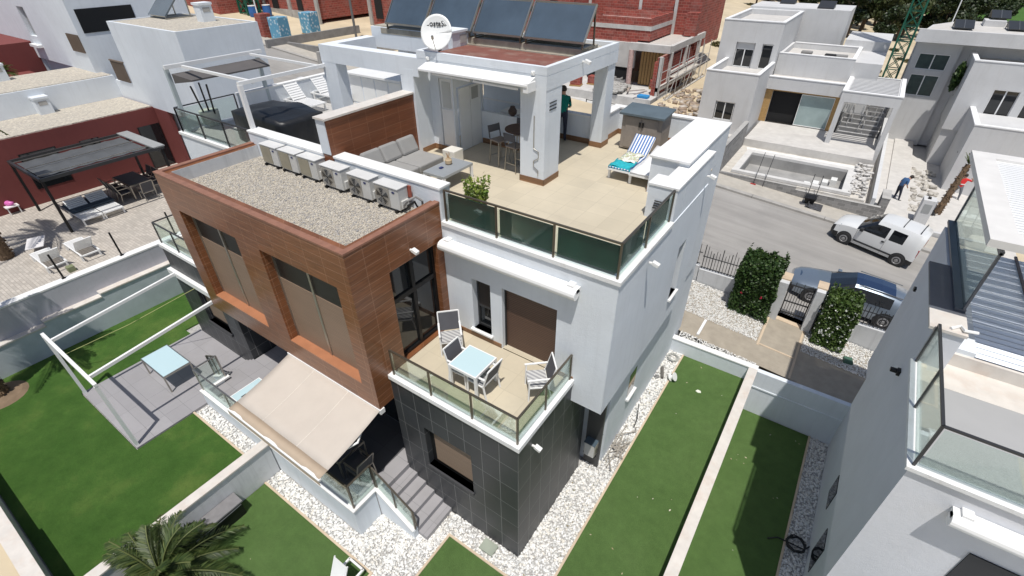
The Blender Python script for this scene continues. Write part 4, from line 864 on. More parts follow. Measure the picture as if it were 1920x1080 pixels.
# brick building at the top left
K2 = thing('brick_building', 'long unfinished red brick building with dark door openings at the top left', 'house', (-62,45,5), world=True)
b = MB(); b.box(-63,-52.5,36,46,5.6,13); b.box(-52.5,-47,43.8,56,5.2,14); b.box(-48.6,-38,40.6,56,4.9,13); b.box(-75,-63,30,44,6,13); b.build('brick_walls', BRICK, K2)
b = MB()
for x, y in ((-63.1,35.8),(-57.8,35.8),(-52.6,35.8),(-48.75,40.4),(-44.2,40.4),(-39.5,40.4)): b.box(x,x+.5,y,y+.25,4.8,13)
for a in ((-63,-52.5,35.9,36,9.2,9.6),(-48.6,-38,40.5,40.6,9.0,9.4),(-63,-52.5,35.85,35.99,5.0,6.4),(-52.3,-47.2,43.6,43.79,4.8,6.2)): b.box(*a)
b.build('concrete_frame', CONC, K2)
for x0,x1,y in ((-61,-59.8,35.88),(-56,-55,35.88),(-47.6,-46.4,40.48),(-42.5,-41.3,40.48),(-50.4,-49.8,43.58)):
    b = MB(); b.box(x0,x1,y,y+.02,5.6,8.2); b.build('door_opening', VOID, K2)
wallthing('block_wall', 'grey unfinished block wall standing on sand behind the left roof terrace', [(-46.5,-46.2,24.8,36.5,3.8,5.4),(-46.5,-41.3,26.9,27.2,3.6,4.95)], (), CONCD)
wallthing('block_wall', 'short grey concrete wall beside the leaning pole in the construction yard', [(-38.5,-38.1,24.6,38,3.2,5.1),(-42,-38.5,37.6,38,3.4,5.3)], (), CONC)

# ================================================================== houses on the left
A_ = thing('stepped_house', 'white stepped house with dark red ground floor and gravel roofs on the left', 'house', (-27,6,2.9), world=True)
b = MB(); b.box(-29.25,-22.35,6.18,10.15,6.0,9.95); b.box(-31.75,-29.25,9.0,10.15,6.0,8.0)
for a in ((-29.25,-22.35,6.18,6.30),(-29.25,-22.35,10.03,10.15),(-22.47,-22.35,6.3,10.03),(-29.25,-29.13,6.3,10.03)): b.box(*a,9.95,10.05)
b.box(-31.6,-29.25,6.18,6.3,6.0,7.0); b.box(-35.8,-31.4,-6,6.18,6.0,7.24)
b.box(-27,-23,6.5,10.1,2.5,6.0)
b.build('white_walls', WHITE, A_)
b = MB(); b.box(-31.4,-27.85,-6,6.15,2.5,6.05); wallY(b, -31.4, -26.4, 2.5, 6.0, 6.16, .2); b.box(-36,-31.41,-6.1,2.2,6.0,7.22); b.build('red_walls', REDR, A_)
b = MB(); b.box(-31.39,-27.9,-5.95,6.1,6.05,6.10); b.box(-35.7,-31.5,-5.95,6.1,7.24,7.28); b.box(-29.1,-22.5,6.32,10.0,9.95,10.02); b.build('gravel_roof', stones('gravel_roof_stones', [(.50,.45,.37),(.36,.33,.29),(.58,.53,.44),(.42,.38,.31)], 14), A_)
for y0,y1,z0,z1 in ((-.1,1.35,3.6,5.3),(2.32,3.17,4.2,5.25),(5.0,6.1,2.95,5.22),(-4.5,-2,3,5.2)):
    b = MB(); b.box(-27.86,-27.83,y0,y1,z0,z1); wo = b.build('window', WGL, A_)
    b = MB(); b.box(-27.84,-27.82,y0,y0+.06,z0,z1); b.box(-27.84,-27.82,y1-.06,y1,z0,z1); b.build('frame', BLK, wo)
for (x0,x1,z0,z1) in ((-30.7,-29.5,7.1,8.05),(-25.2,-24.3,7.6,8.8)):
    pass
b = MB()
for i in range(14): b.box(-30.8+i*.11,-30.76+i*.11,6.1,6.16,7.08,8.1)
b.box(-30.85,-29.25,6.08,6.17,8.08,8.14); b.build('window_grille', mat('bronze_grille', (.16,.12,.09), .6), A_)
b = MB(); b.box(-28.85,-28.0,6.9,8.2,10.05,10.6); ch = b
for (cx_, cy_, cz_, lab) in ((-31.15,2.45,6.08,'small white roof chimney on the lower gravel roof'),(-34.9,2.2,7.27,'small white roof chimney on the upper gravel roof'),(-24.9,9.0,10.0,'white roof chimney beside the tilted solar panel')):
    t = thing('roof_chimney', lab, 'chimney', (cx_,cy_,cz_), group='roof chimneys on the left')
    b = MB(); b.box(-.3,.3,-.3,.3,0,.75); b.box(-.34,.34,-.34,.34,.75,.85); b.build('stack', WHITE, t); b = MB(); b.box(.301,.31,-.18,.18,.45,.65); b.build('vent', CONC, t)
t = thing('solar_collector', 'single blue-grey solar panel tilted on the white tower roof at top left', 'solar panel', (-28.2,8.2,10.0))
b = MB(); b.hexa([(-.9,0,.12),(.9,.0,.12),(.9,1.3,1.35),(-.9,1.3,1.35),(-.9,-.04,.18),(.9,-.04,.18),(.9,1.26,1.41),(-.9,1.26,1.41)]); b.build('panel', SOLP, t)
b = MB()
for x in (-.8,.8): b.bar((x,1.3,0),(x,1.28,1.33),.05,.05); b.bar((x,0,.05),(x,1.3,.05),.05,.05)
b.tube([(-1.0,1.45,1.45),(1.0,1.45,1.45)],.04,8); b.build('frame', ALU, t)
A2 = thing('white_house', 'tall white house with a wide black window at the top left corner', 'house', (-36,8,3), world=True)
b = MB(); wallY(b, -41.2, -32.6, 7.28, 14, 5.8, .3, [(-40.55,-39.4,8.6,10.2)]); b.box(-41.2,-32.6,6.1,12,3,14); b.box(-52,-41.2,5.9,12,3,14); b.build('white_walls', WHITE, A2)
b = MB(); b.box(-32.6,-32.57,6.1,8.9,9.25,10.4); b.build('window', BLK, A2)
b = MB(); b.box(-40.5,-39.4,6.0,6.08,8.6,10.1); b.build('window', mat('grey_pane', (.3,.31,.31), .3), A2)
b = MB(); b.box(-40.7,-39.3,5.55,5.82,8.0,8.15); b.build('window_sill', WCAP, A2)
b = MB()
for i in range(11): b.box(-34.2+i*.15,-34.14+i*.15,5.72,5.78,8.3,9.2)
b.build('window_grille', mat('bronze_grille2', (.16,.12,.09), .6), A2)
b = MB(); b.box(-52,-41.21,-4,5.88,3,8.2); b.box(-41.3,-36,-6,5.0,3,6.6); b.build('red_walls', REDR, A2)
wallthing('boundary_wall', 'pale grey wall behind the left roof terrace beside a sandy bank', [(-22.3,-16.5,11.5,11.8,2.5,7.2),(-40,-22.3,11.5,11.8,3,6.0)], (), mat('pale_grey_render', (.52,.52,.53), .8, var=.06, stain=(.40,.36,.32)))

# ================================================================== roof equipment
def tex_label(text, size, m, parent, mtx, ext=.004):
    cu = bpy.data.curves.new('lettering', 'FONT'); cu.body = text; cu.size = size; cu.extrude = ext; cu.align_x = 'CENTER'
    tmp = bpy.data.objects.new('tmp', cu); COL.objects.link(tmp); dg = bpy.context.evaluated_depsgraph_get(); me = bpy.data.meshes.new_from_object(tmp.evaluated_get(dg))
    bpy.data.objects.remove(tmp); me.materials.clear(); me.materials.append(m); me.transform(mtx); me.name = 'lettering'
    o = bpy.data.objects.new('lettering', me); COL.objects.link(o); o.parent = parent; return o
ACW = mat('ac_casing', (.56,.555,.53), .4, var=.05, stain=(.5,.45,.38), ss=3, sa=.3); ACG = mat('tan_grille', (.30,.27,.20), .6, var=.1); NAVY = mat('navy_badge', (.02,.03,.12), .4, var=0)
def ac_unit(x0, x1, y, z, label, fan=True, group='air conditioning units on the gravel roof', pipe=False):
    w_ = x1-x0; t = thing('air_conditioner', label, 'air conditioner', (x0, y, z), group=group)
    b = MB(); b.box(0,w_,0,.32,.06,.60); b.build('casing', ACW, t, bevel=.015)
    b = MB(); b.box(-.01,w_+.01,-.02,.34,.60,.625); b.build('top_panel', mat('ac_top', (.62,.615,.60), .5, var=.05) if 'ac_top' not in bpy.data.materials else bpy.data.materials['ac_top'], t, bevel=.006)
    b = MB(); b.box(.03,w_*.62,-.018,-.004,.10,.57)
    g_ = b.build('front_grille', ACG if not fan else mat('silver_grille', (.42,.40,.36), .4, .4, var=.15), t)
    if fan:
        b = MB(); c = Vector((w_*.32,-.022,.33))
        for i in range(5):
            a = i*1.257; q = c+Vector((math.cos(a)*.13,0,math.sin(a)*.13)); r2 = c+Vector((math.cos(a+.7)*.20,0,math.sin(a+.7)*.20)); r3 = c+Vector((math.cos(a)*.21,0,math.sin(a)*.21)); b.add([c,r3,r2],[(0,1,2)])
        b.build('fan_blades', BPLA, g_, solid=.004)
        b = MB()
        for i in range(5): r_ = .05+i*.043; b.tube([(c.x+r_*math.cos(a*.3307), -.028, c.z+r_*math.sin(a*.3307)) for a in range(19)], .004, 4, close=True)
        b.build('fan_guard', ALU, g_)
    b = MB(); b.lathe([(.05,0),(.05,.006)], (0,0,0), 14); b.xform(Matrix.Translation((w_*.80,-.004,.50)) @ Matrix.Rotation(R_(90),4,'X') @ Matrix.Scale(.5,4,(0,1,0))); b.build('badge', NAVY, t)
    b = MB(); b.box(.08,.14,-.05,.36,0,.06); b.box(w_-.14,w_-.08,-.05,.36,0,.06); each(b, 'foot', BLK, t)
    b = MB(); b.box(w_,w_+.05,.06,.28,.10,.30); b.build('valve_cover', ACW, t, bevel=.01)
    return t
ac_unit(-5.50,-4.70,1.93,7.92,'rightmost grey-white air conditioner on the gravel roof, with looped pipes at its side')
ac_unit(-6.50,-5.70,1.95,7.92,'air conditioner with visible fan, second from the right in the row on the gravel roof')
ac_unit(-7.56,-6.76,1.95,7.92,'air conditioner with visible fan, third from the right in the row on the gravel roof')
ac_unit(-8.62,-7.86,2.03,7.92,'air conditioner with tan grille next to the fan units on the gravel roof', False)
ac_unit(-9.50,-8.73,2.03,7.92,'middle one of the three air conditioners with tan grilles on the gravel roof', False)
ac_unit(-10.38,-9.60,2.03,7.92,'leftmost air conditioner with tan grille on the gravel roof', False)
t = thing('pipe_bundle', 'grey insulated pipe loop with a red patch beside the rightmost roof air conditioner', 'pipes', (-4.5,2.1,7.92))
b = MB(); b.tube([(-.12,-.1,.2),(.05,-.12,.38),(.2,0,.48),(.28,.12,.35),(.2,.2,.15),(.05,.15,.05)],.03,7); b.build('pipes', mat('grey_lagging', (.3,.29,.28), .8), t)
b = MB(); b.tube([(-.1,.0,.15),(.1,.05,.3),(.16,.1,.1),(.0,.1,.02)],.035,7); b.build('dark_pipe', BPLA, t)
b = MB(); b.box(-.22,-.12,.16,.2,.3,.6); b.build('red_box', mat('brick_red_patch', (.33,.09,.06), .7), t)
t = ac_unit(0,.8,0,0,'dark topped air conditioner on a bracket in the gap beside the charcoal tiled wall', True, None)
t.location = (.42,3.35,.62); t.rotation_euler = (0,0,R_(90))
for o_ in t.children:
    if o_.name.startswith('top_panel'): o_.data.materials[0] = mat('blue_grey_top', (.07,.10,.125), .4)
t = thing('hose_pile', 'tangled pipes and hoses on white pebbles beside the low air conditioner', 'pipes', (.75,4.6,.05)); b = MB(); r = random.Random(4)
for k in range(5):
    b.tube([(r.uniform(-.25,.3), r.uniform(-.9,.9)*(i/7+.2), .03+.12*math.sin(i*1.3+k)**2) for i in range(8)],.018,5)
b.build('pipes', mat('pipe_taupe', (.34,.31,.27), .8), t)
b = MB(); b.tube([(.1,1.0,.04),(.05,1.4,.08),(-.1,1.8,.3)],.015,5); b.build('cable', BPLA, t)
pebbles('roof_gravel', [(-11.1,-4.1,-.15,2.33)], 7.90, 950, .024, RGR, 9, 'beige and grey gravel spread over the flat roof of the brown block')
# solar collectors
for i, (x0, x1, lab) in enumerate(((-10.55,-8.82,'leftmost blue solar panel of the row on the main roof'),(-8.70,-6.90,'blue solar panel directly behind the satellite dish'),(-6.78,-5.05,'blue solar panel second from the right, with a bright sky reflection'),(-4.95,-3.03,'rightmost blue solar panel of the row, its side strut showing'))):
    t = thing('solar_collector', lab, 'solar panel', ((x0+x1)/2, 7.75, 10.83), group='solar panels on the main roof'); h = (x1-x0)/2
    A = Vector((0,-.08,.17)); U = Vector((0,.62,.84)).normalized(); Nn = Vector((0,-U.z,U.y))
    def pt(x, u, n): return Vector((x,0,0))+A+U*u+Nn*n
    b = MB(); b.hexa([pt(-h,0,-.06),pt(h,0,-.06),pt(h,1.05,-.06),pt(-h,1.05,-.06),pt(-h,0,0),pt(h,0,0),pt(h,1.05,0),pt(-h,1.05,0)]); b.build('panel_body', DGM, t)
    b = MB(); b.hexa([pt(-h+.03,.03,.001),pt(h-.03,.03,.001),pt(h-.03,1.02,.001),pt(-h+.03,1.02,.001),pt(-h+.03,.03,.006),pt(h-.03,.03,.006),pt(h-.03,1.02,.006),pt(-h+.03,1.02,.006)]); b.build('glass_cover', SOLP, t)
    b = MB()
    for q in ((-h,0,h,0),(-h,1.05,h,1.05),(-h,0,-h,1.05),(h,0,h,1.05)): b.bar(pt(q[0],q[1],0),pt(q[2],q[3],0),.04,.05)
    b.build('frame', ALU, t)
    for x in (-h+.05,h-.05):
        b = MB(); b.bar(pt(x,1.0,-.06),(x,.62,0),.04,.04); b.bar((x,0,.02),(x,.66,.02),.04,.04); b.bar((x,-.05,0),pt(x,.0,-.04),.04,.04); b.build('leg', BRZ, t)
# satellite dish
t = thing('satellite_dish', 'white satellite dish with CostaSat lettering on the roof edge', 'satellite dish', (-6.5,5.75,10.78))
nrm = Vector((.40,-.80,.45)).normalized(); rot = nrm.to_track_quat('Z','Y').to_matrix().to_4x4()
up = Vector((0,0,1)); yv = (up-nrm*up.dot(nrm)).normalized(); xv = yv.cross(nrm); MD = Matrix((xv, yv, nrm)).transposed().to_4x4(); MD.translation = Vector((.0,.0,.44))
b = MB(); P = []
for i in range(9):
    r_ = .46*i/8; P.append([(r_*math.cos(a*math.pi/16)*.93, r_*math.sin(a*math.pi/16)*1.0, .09*(r_/.46)**2) for a in range(33)])
b.grid(P); b.xform(MD); b.build('reflector', mat('dish_white', (.74,.75,.74), .4, var=.04), t, smooth=True, solid=.012)
tex_label('CostaSat', .19, BPLA, t, MD @ Matrix.Translation((0,.17,.045)), .012)
b = MB(); b.tube([(0,-.45,.08),(0,-.28,.42)],.012,6); b.tube([(0,-.28,.40),(0,-.22,.46)],.035,8); b.xform(MD); b.build('receiver_arm', ALU, t)
b = MB(); b.tube([(0,.08,0),(0,.08,.45)],.03,8); b.tube([(.05,-.03,0),(.05,-.03,.25)],.03,8); b.build('mount', DGM, t)

# ================================================================== furniture builders
STR = tiles('grey_white_stripes', (.52,.52,.51), (.30,.30,.31), 30, .1, 'floor', gw=.025, rough=.9, varb=0, bump=0)
def sling_chair(label, loc, rz, group, seatm=None, backm=None, fm=None):
    fm = fm or WMET; t = thing('garden_chair', label, 'chair', loc, rz, group); w_ = .27
    for x in (-w_, w_):
        b = MB(); b.bar((x,-.26,0),(x,-.24,.64),.03,.035); b.build('leg', fm, t)
        b = MB(); b.bar((x,.28,0),(x,.20,.45),.03,.035); b.build('leg', fm, t)
        b = MB(); b.bar((x,-.28,.65),(x,.27,.66),.045,.025); b.build('armrest', fm, t)
    b = MB(); b.bar((-w_,-.24,.42),(w_,-.24,.42),.03,.03); b.bar((-w_,.2,.40),(w_,.2,.40),.03,.03); b.bar((-w_,-.25,.42),(-w_,.22,.40),.03,.03); b.bar((w_,-.25,.42),(w_,.22,.40),.03,.03); b.build('seat_frame', fm, t)
    b = MB(); b.bar((-w_,.2,.40),(-w_,.36,.96),.03,.03); b.bar((w_,.2,.40),(w_,.36,.96),.03,.03); b.bar((-w_,.36,.96),(w_,.36,.96),.03,.03); b.build('back_frame', fm, t)
    b = MB(); b.hexa([(-w_+.01,-.25,.425),(w_-.01,-.25,.425),(w_-.01,.2,.405),(-w_+.01,.2,.405),(-w_+.01,-.25,.47),(w_-.01,-.25,.47),(w_-.01,.2,.45),(-w_+.01,.2,.45)]); b.build('seat', seatm or STR, t, bevel=.01)
    b = MB(); b.add([(-w_,.22,.46),(w_,.22,.46),(w_,.35,.94),(-w_,.35,.94)],[(0,1,2,3)]); b.build('backrest', backm or MESHD, t, solid=.01)
    return t
def slab_table(name, label, x0, x1, y0, y1, z0, ztop, topm, fm, group=None, leg=.06, apron=True, th=.03):
    t = thing(name, label, 'table', ((x0+x1)/2, (y0+y1)/2, z0), group=group); hx, hy, h = (x1-x0)/2, (y1-y0)/2, ztop-z0
    b = MB(); b.box(-hx+.03,hx-.03,-hy+.03,hy-.03,h-th+.004,h+.004); b.build('table_top', topm, t)
    b = MB()
    for a in ((-hx,hx,-hy,-hy+.05),(-hx,hx,hy-.05,hy),(-hx,-hx+.05,-hy+.05,hy-.05),(hx-.05,hx,-hy+.05,hy-.05)): b.box(*a,h-.07,h)
    b.build('frame', fm, t)
    for sx in (-1,1):
        for sy in (-1,1):
            b = MB(); b.box(sx*hx-(leg if sx > 0 else 0), sx*hx+(leg if sx < 0 else 0), sy*hy-(leg if sy > 0 else 0), sy*hy+(leg if sy < 0 else 0), 0, h-.07); b.build('leg', fm, t)
    return t
def lounger(label, loc, rz, group, fm=None, sm=None, back=40, cover=None, w_=.62, slats=True):
    """foot at local y=0, head at y=1.9"""
    fm = fm or WMET; sm = sm or WMET; t = thing('sun_lounger', label, 'sun lounger', loc, rz, group); h = w_/2; ca, sa = math.cos(R_(back)), math.sin(R_(back))
    b = MB(); b.bar((-h,0,.30),(-h,1.85,.30),.05,.05); b.bar((h,0,.30),(h,1.85,.30),.05,.05); b.bar((-h,.02,.30),(h,.02,.30),.05,.05); b.bar((-h,1.83,.3),(h,1.83,.3),.05,.05); b.build('frame', fm, t)
    for x in (-h,h):
        for y in (.12,1.65): b = MB(); b.bar((x,y,0),(x,y,.29),.05,.06); b.build('leg', fm, t)
    b = MB()
    if slats:
        for i in range(10): b.box(-h+.03,h-.03,.05+i*.118,.05+i*.118+.085,.31,.33)
    else: b.box(-h+.02,h-.02,.03,1.22,.31,.345)
    b.build('seat', sm, t)
    b = MB(); P = lambda u, n: (1.22+u*ca-n*sa, .33+u*sa+n*ca)
    for i in range(7 if slats else 1):
        u0, u1 = (.02+i*.1, .02+i*.1+.07) if slats else (.0,.70)
        (ya,za),(yb,zb),(yc,zc),(yd,zd) = P(u0,0),P(u1,0),P(u1,.03),P(u0,.03)
        b.hexa([(-h+.03,ya,za),(h-.03,ya,za),(h-.03,yb,zb),(-h+.03,yb,zb),(-h+.03,yd,zd),(h-.03,yd,zd),(h-.03,yc,zc),(-h+.03,yc,zc)])
    b.bar((-h+.02,*P(0,0)),(-h+.02,*P(.72,0)),.03,.03); b.bar((h-.02,*P(0,0)),(h-.02,*P(.72,0)),.03,.03); b.build('backrest', sm, t)
    if cover:
        b = MB(); Q = []
        for i in range(15):
            u = i/14*1.95; y, z = (u, .365+.012*math.sin(i*2)) if u < 1.22 else (P(u-1.22,.045)[0], P(u-1.22,.045)[1])
            Q.append([(-h+.01+k*(w_-.02)/5, y, z+.008*math.sin(k*2.1+i)) for k in range(6)])
        b.grid(Q); b.build('cushion', cover, t, smooth=True, solid=.03)
    return t
# balcony set
G = 'garden chairs on the balcony'
sling_chair('garden chair in the balcony corner beside the tall glass door', (-3.18,1.62,4.565), R_(45), G)
sling_chair('garden chair tucked in on the glass door side of the square balcony table', (-2.22,.98,4.565), R_(90), G)
sling_chair('garden chair tucked in on the outer side of the square balcony table', (-1.62,.95,4.565), R_(-90), G)
sling_chair('garden chair angled toward the table at the outer end of the balcony', (-.52,1.60,4.565), R_(-49), G)
slab_table('garden_table', 'square white table with pale aqua glass top on the cream balcony', -2.33,-1.52,.56,1.37,4.565,5.31,TQG,WMET)
# roof terrace lounge
t = thing('outdoor_sofa', 'grey cushioned outdoor sofa against the terracotta divider wall', 'sofa', (-6.6,4,7.75))
b = MB(); b.box(-.75,.70,-1.15,.92,.10,.22); b.box(-.78,-.68,-1.15,.92,.22,.62); b.build('frame', WMET, t)
for y0, y1 in ((-1.12,-.12),(-.10,.90)): b = MB(); b.box(-.35,.72,y0,y1,.22,.44); b.build('seat_cushion', GFAB, t, bevel=.04)
for y0, y1, tl in ((.22,.88,.30),(-.46,.2,.34),(-1.12,-.48,.26)):
    b = MB(); b.box(-.09,.09,-.33,.33,0,.50); b.xform(Matrix.Translation((-.25,(y0+y1)/2,.42)) @ Matrix.Rotation(-tl-.15,4,'Y') @ Matrix.Rotation(tl*.3-.08,4,'Z')); b.build('back_cushion', GFAB, t, bevel=.07)
t = slab_table('coffee_table', 'low grey slatted coffee table with white legs on the roof terrace', -5.6,-4.86,3.72,4.96,7.75,8.18,TBG,mat('grey_table_frame', (.33,.35,.36), .5),leg=.07)
for o_ in t.children:
    if o_.name.startswith('leg'): o_.data.materials[0] = WMET
b = MB(); b.lathe([(.07,0),(.10,.04),(.10,.12),(.06,.17),(.07,.18)],(0,0,0),14)
tp = thing('table_vase', 'small straw coloured vase with dried stems on the coffee table', 'vase', (-5.35,4.5,8.185)); b.build('vase', mat('straw', (.5,.38,.24), .8), tp)
b = MB()
for k in range(7): b.bar((0,0,.15),(.06*math.cos(k*.9),.06*math.sin(k*.9),.30+.02*(k % 3)),.008,.008)
b.build('stems', mat('dried_stems', (.45,.27,.14), .8), tp)
b = MB(); b.box(-.045,.045,-.06,.06,0,.03); o = b.build('ashtray', NAVY, at=None, bevel=.01); o.location = (-5.32,4.15,8.186); props(o, 'small dark dish on the coffee table', 'dish')
tp = thing('cube_stool', 'cream cube shaped side stool beside the grey sofa', 'stool', (-6.12,5.58,7.75)); b = MB(); b.box(-.23,.23,-.22,.22,.02,.40); b.build('body', mat('cream_plastic', (.72,.70,.64), .4), tp, bevel=.02); b = MB(); b.box(-.2,.2,-.19,.19,0,.02); b.build('base', DGM, tp)
def leafball(n, rad, size, seed, squash=(1,1,1), shell=.35):
    rng = np.random.default_rng(seed); d = rng.normal(size=(n,3)); d /= np.linalg.norm(d,axis=1)[:,None]; r_ = rad*(shell+(1-shell)*rng.random(n)**.5)
    c = d*r_[:,None]*np.array(squash); return leaves(c, size, rng)
def leaves(c, size, rng, asp=1.6, flat=None):
    n = len(c); a = rng.normal(size=(n,3)); a /= np.linalg.norm(a,axis=1)[:,None]; q = rng.normal(size=(n,3)); bb = np.cross(a,q); bb /= np.linalg.norm(bb,axis=1)[:,None]
    s = size*rng.uniform(.6,1.3,n)[:,None]; V = np.stack([c-a*s*asp/2, c+bb*s/2, c+a*s*asp/2, c-bb*s/2],1).reshape(-1,3); return V, np.arange(4*n).reshape(-1,4)
tp = thing('potted_plant', 'yellow-green leafy plant in a terracotta pot behind the terrace railing', 'plant', (-3.15,2.95,7.75))
b = MB(); b.lathe([(.15,0),(.22,.30),(.25,.30),(.25,.36),(.21,.36),(.20,.32)],(0,0,0),18); b.build('pot', mat('terracotta', (.30,.10,.06), .7), tp)
rng = np.random.default_rng(5); st = []
for k in range(52):
    a = rng.uniform(0,6.28); r0 = rng.uniform(.02,.18); top = rng.uniform(.6,1.12); m_ = 16; u = np.linspace(.2,1,m_)
    st.append(np.stack([np.cos(a)*(r0+.16*u), np.sin(a)*(r0+.16*u), .3+(top-.3)*u],1)+rng.normal(size=(m_,3))*.02)
V, F = leaves(np.concatenate(st), .058, rng, 2.0); npmesh('foliage', V, F, leafmat('lime_leaves', [(.12,.20,.03),(.22,.30,.05),(.30,.34,.07),(.08,.14,.02)]), tp)
# bar table, stools under the roof house
tp = thing('bar_table', 'tall round dark brown bar table in the shade of the roof house', 'table', (-4.35,6.62,7.75))
b = MB(); b.lathe([(.05,0),(.45,.98),(.45,1.02),(.0,1.03)],(0,0,0),4) if False else b.lathe([(.46,1.0),(.47,1.02),(.46,1.05)],(0,0,0),24); b.build('table_top', mat('dark_brown_wood', (.075,.04,.028), .5), tp)
b = MB(); b.tube([(0,0,.03),(0,0,1.0)],.04,8); b.build('leg', ALU, tp); b = MB(); b.lathe([(.25,0),(.25,.02),(.04,.05)],(0,0,0),18); b.build('base', ALU, tp)
def barstool(label, loc, rz):
    t = thing('bar_chair', label, 'chair', loc, rz, 'bar chairs under the roof house')
    for x in (-.2,.2):
        for y in (-.2,.2): b = MB(); b.bar((x*1.1,y*1.1,0),(x*.9,y*.9,.70),.025,.025); b.build('leg', ALU, t)
    b = MB(); b.box(-.21,.21,-.21,.21,.70,.75); b.build('seat', mat('taupe_seat', (.25,.21,.18), .7), t, bevel=.02); b = MB(); b.bar((-.2,.2,.75),(-.2,.27,1.12),.025,.025); b.bar((.2,.2,.75),(.2,.27,1.12),.025,.025); b.box(-.2,.2,.235,.26,.92,1.12); b.build('backrest', MESHD, t)
    b = MB(); b.bar((-.2,-.2,.25),(.2,-.2,.25),.02,.02); b.bar((-.2,.2,.25),(.2,.2,.25),.02,.02); b.build('foot_bar', ALU, t); return t
barstool('tall bar chair nearest the sofa, at the round brown table', (-4.85,6.25,7.75), R_(75)); barstool('tall bar chair half hidden behind the front pillar', (-4.15,6.05,7.75), R_(170)); barstool('tall bar chair beyond the round brown table, by the low counter wall', (-4.6,7.05,7.75), R_(20))
for x, y, h, lab in ((-5.25,7.52,.28,'dark rounded vase on the white counter wall'),(-4.95,8.3,.22,'small brown pot on the cabinet behind the counter')):
    tp = thing('vase', lab, 'vase', (x,y,8.78), group='dark vases by the counter'); b = MB(); b.lathe([(.05,0),(.13,.3*h),(.14,.6*h),(.07,h),(.08,h+.02)],(0,0,0),14); b.build('body', mat('dark_ceramic', (.05,.03,.025), .4), tp)
tp = thing('cabinet', 'white cabinet standing behind the counter under the roof house', 'cabinet', (-5.4,8.3,7.75)); b = MB(); b.box(-.7,.7,-.25,.25,0,.95); b.build('body', WPLA, tp, bevel=.01); b = MB(); b.box(-.02,.02,-.26,-.251,.05,.9); b.build('door_gap', DGM, tp)
# shed
tp = thing('storage_shed', 'grey-taupe plastic storage shed with a dark lid at the back of the roof terrace', 'shed', (-1.75,9.8,7.75))
SH = mat('taupe_plastic', (.27,.235,.205), .7, var=.1, vs=5)
b = MB(); b.box(-.65,.65,-.38,.40,.04,1.12); b.build('body', SH, tp, bevel=.02)
for s_ in (-1,1): b = MB(); b.box(.02 if s_ > 0 else -.52,.52 if s_ > 0 else -.02,-.40,-.381,.10,1.05); dd = b.build('door', SH, tp, bevel=.01); b = MB(); b.box(s_*.05-.025,s_*.05+.025,-.43,-.401,.78,.92); b.build('handle', BLK, dd)
b = MB(); b.hexa([(-.72,-.5,1.10),(.72,-.5,1.10),(.72,.46,1.18),(-.72,.46,1.18),(-.72,-.5,1.17),(.72,-.5,1.17),(.72,.46,1.25),(-.72,.46,1.25)]); b.build('lid', mat('slate_lid', (.10,.13,.15), .5, var=.12), tp, bevel=.01)
for x in (-.55,.5): b = MB(); b.box(x,x+.1,-.36,.36,0,.04); b.build('foot', BLK, tp)
# loungers with towels
BST = newmat('blue_white_stripes'); m_, t_, b_ = BST; BST = m_
g_ = t_.nodes.new('ShaderNodeTexCoord'); wv = t_.nodes.new('ShaderNodeTexWave'); wv.bands_direction = 'X'; wv.inputs['Scale'].default_value = 3.6; L(t_, g_.outputs['Object'], wv.inputs[0]); L(t_, ramp(t_, wv.outputs[0], [(.48,(.75,.76,.78)),(.52,(.07,.17,.42))]), b_.inputs['Base Color']); b_.inputs['Roughness'].default_value = .95
t = lounger('sun lounger spread with turquoise and blue striped towels on the roof terrace', (-1.33,6.95,7.75), 0, 'sun loungers on the roof terrace', back=35, cover=BST, slats=False)
b = MB(); Q = [[(-.30+k*.12, .02+i*.11, .41+.02*math.sin(i*1.7+k*1.3)) for k in range(6)] for i in range(6)]; b.grid(Q)
Q = [[(-.32+k*.13, .02, .40-.05*i) for k in range(6)] for i in range(3)]; b.grid(Q)
tw = b.build('towel', mat('turquoise_towel', (.02,.38,.44), .95, var=.2, vs=12), None, smooth=True, solid=.012, at=None); tw.location = (-1.33,6.95,7.75); props(tw, 'turquoise towel hanging over the foot of the striped lounger', 'towel', None)
PAT = newmat('patterned_towel_cloth'); m_, t_, b_ = PAT; PAT = m_; L(t_, ramp(t_, noise(t_, 9, 3), [(.35,(.72,.70,.66)),(.5,(.78,.77,.74)),(.54,(.30,.42,.10)),(.6,(.75,.72,.66)),(.66,(.35,.18,.08)),(.72,(.7,.68,.62))]), b_.inputs['Base Color'])
b = MB(); Q = [[(-.25+k*.1+.03*math.sin(i), .45+i*.11, .43+.025*math.sin(i*1.1+k*2)) for k in range(6)] for i in range(8)]; b.grid(Q); tw = b.build('towel', PAT, None, smooth=True, solid=.012); tw.location = (-1.33,6.95,7.75); props(tw, 'crumpled white towel with green pattern lying on the striped lounger', 'towel')
lounger('plain white sun lounger close to the white side wall of the roof terrace', (-.67,6.88,7.75), 0, 'sun loungers on the roof terrace', back=12, cover=mat('white_cushion', (.74,.74,.75), .9, var=.02), slats=False)

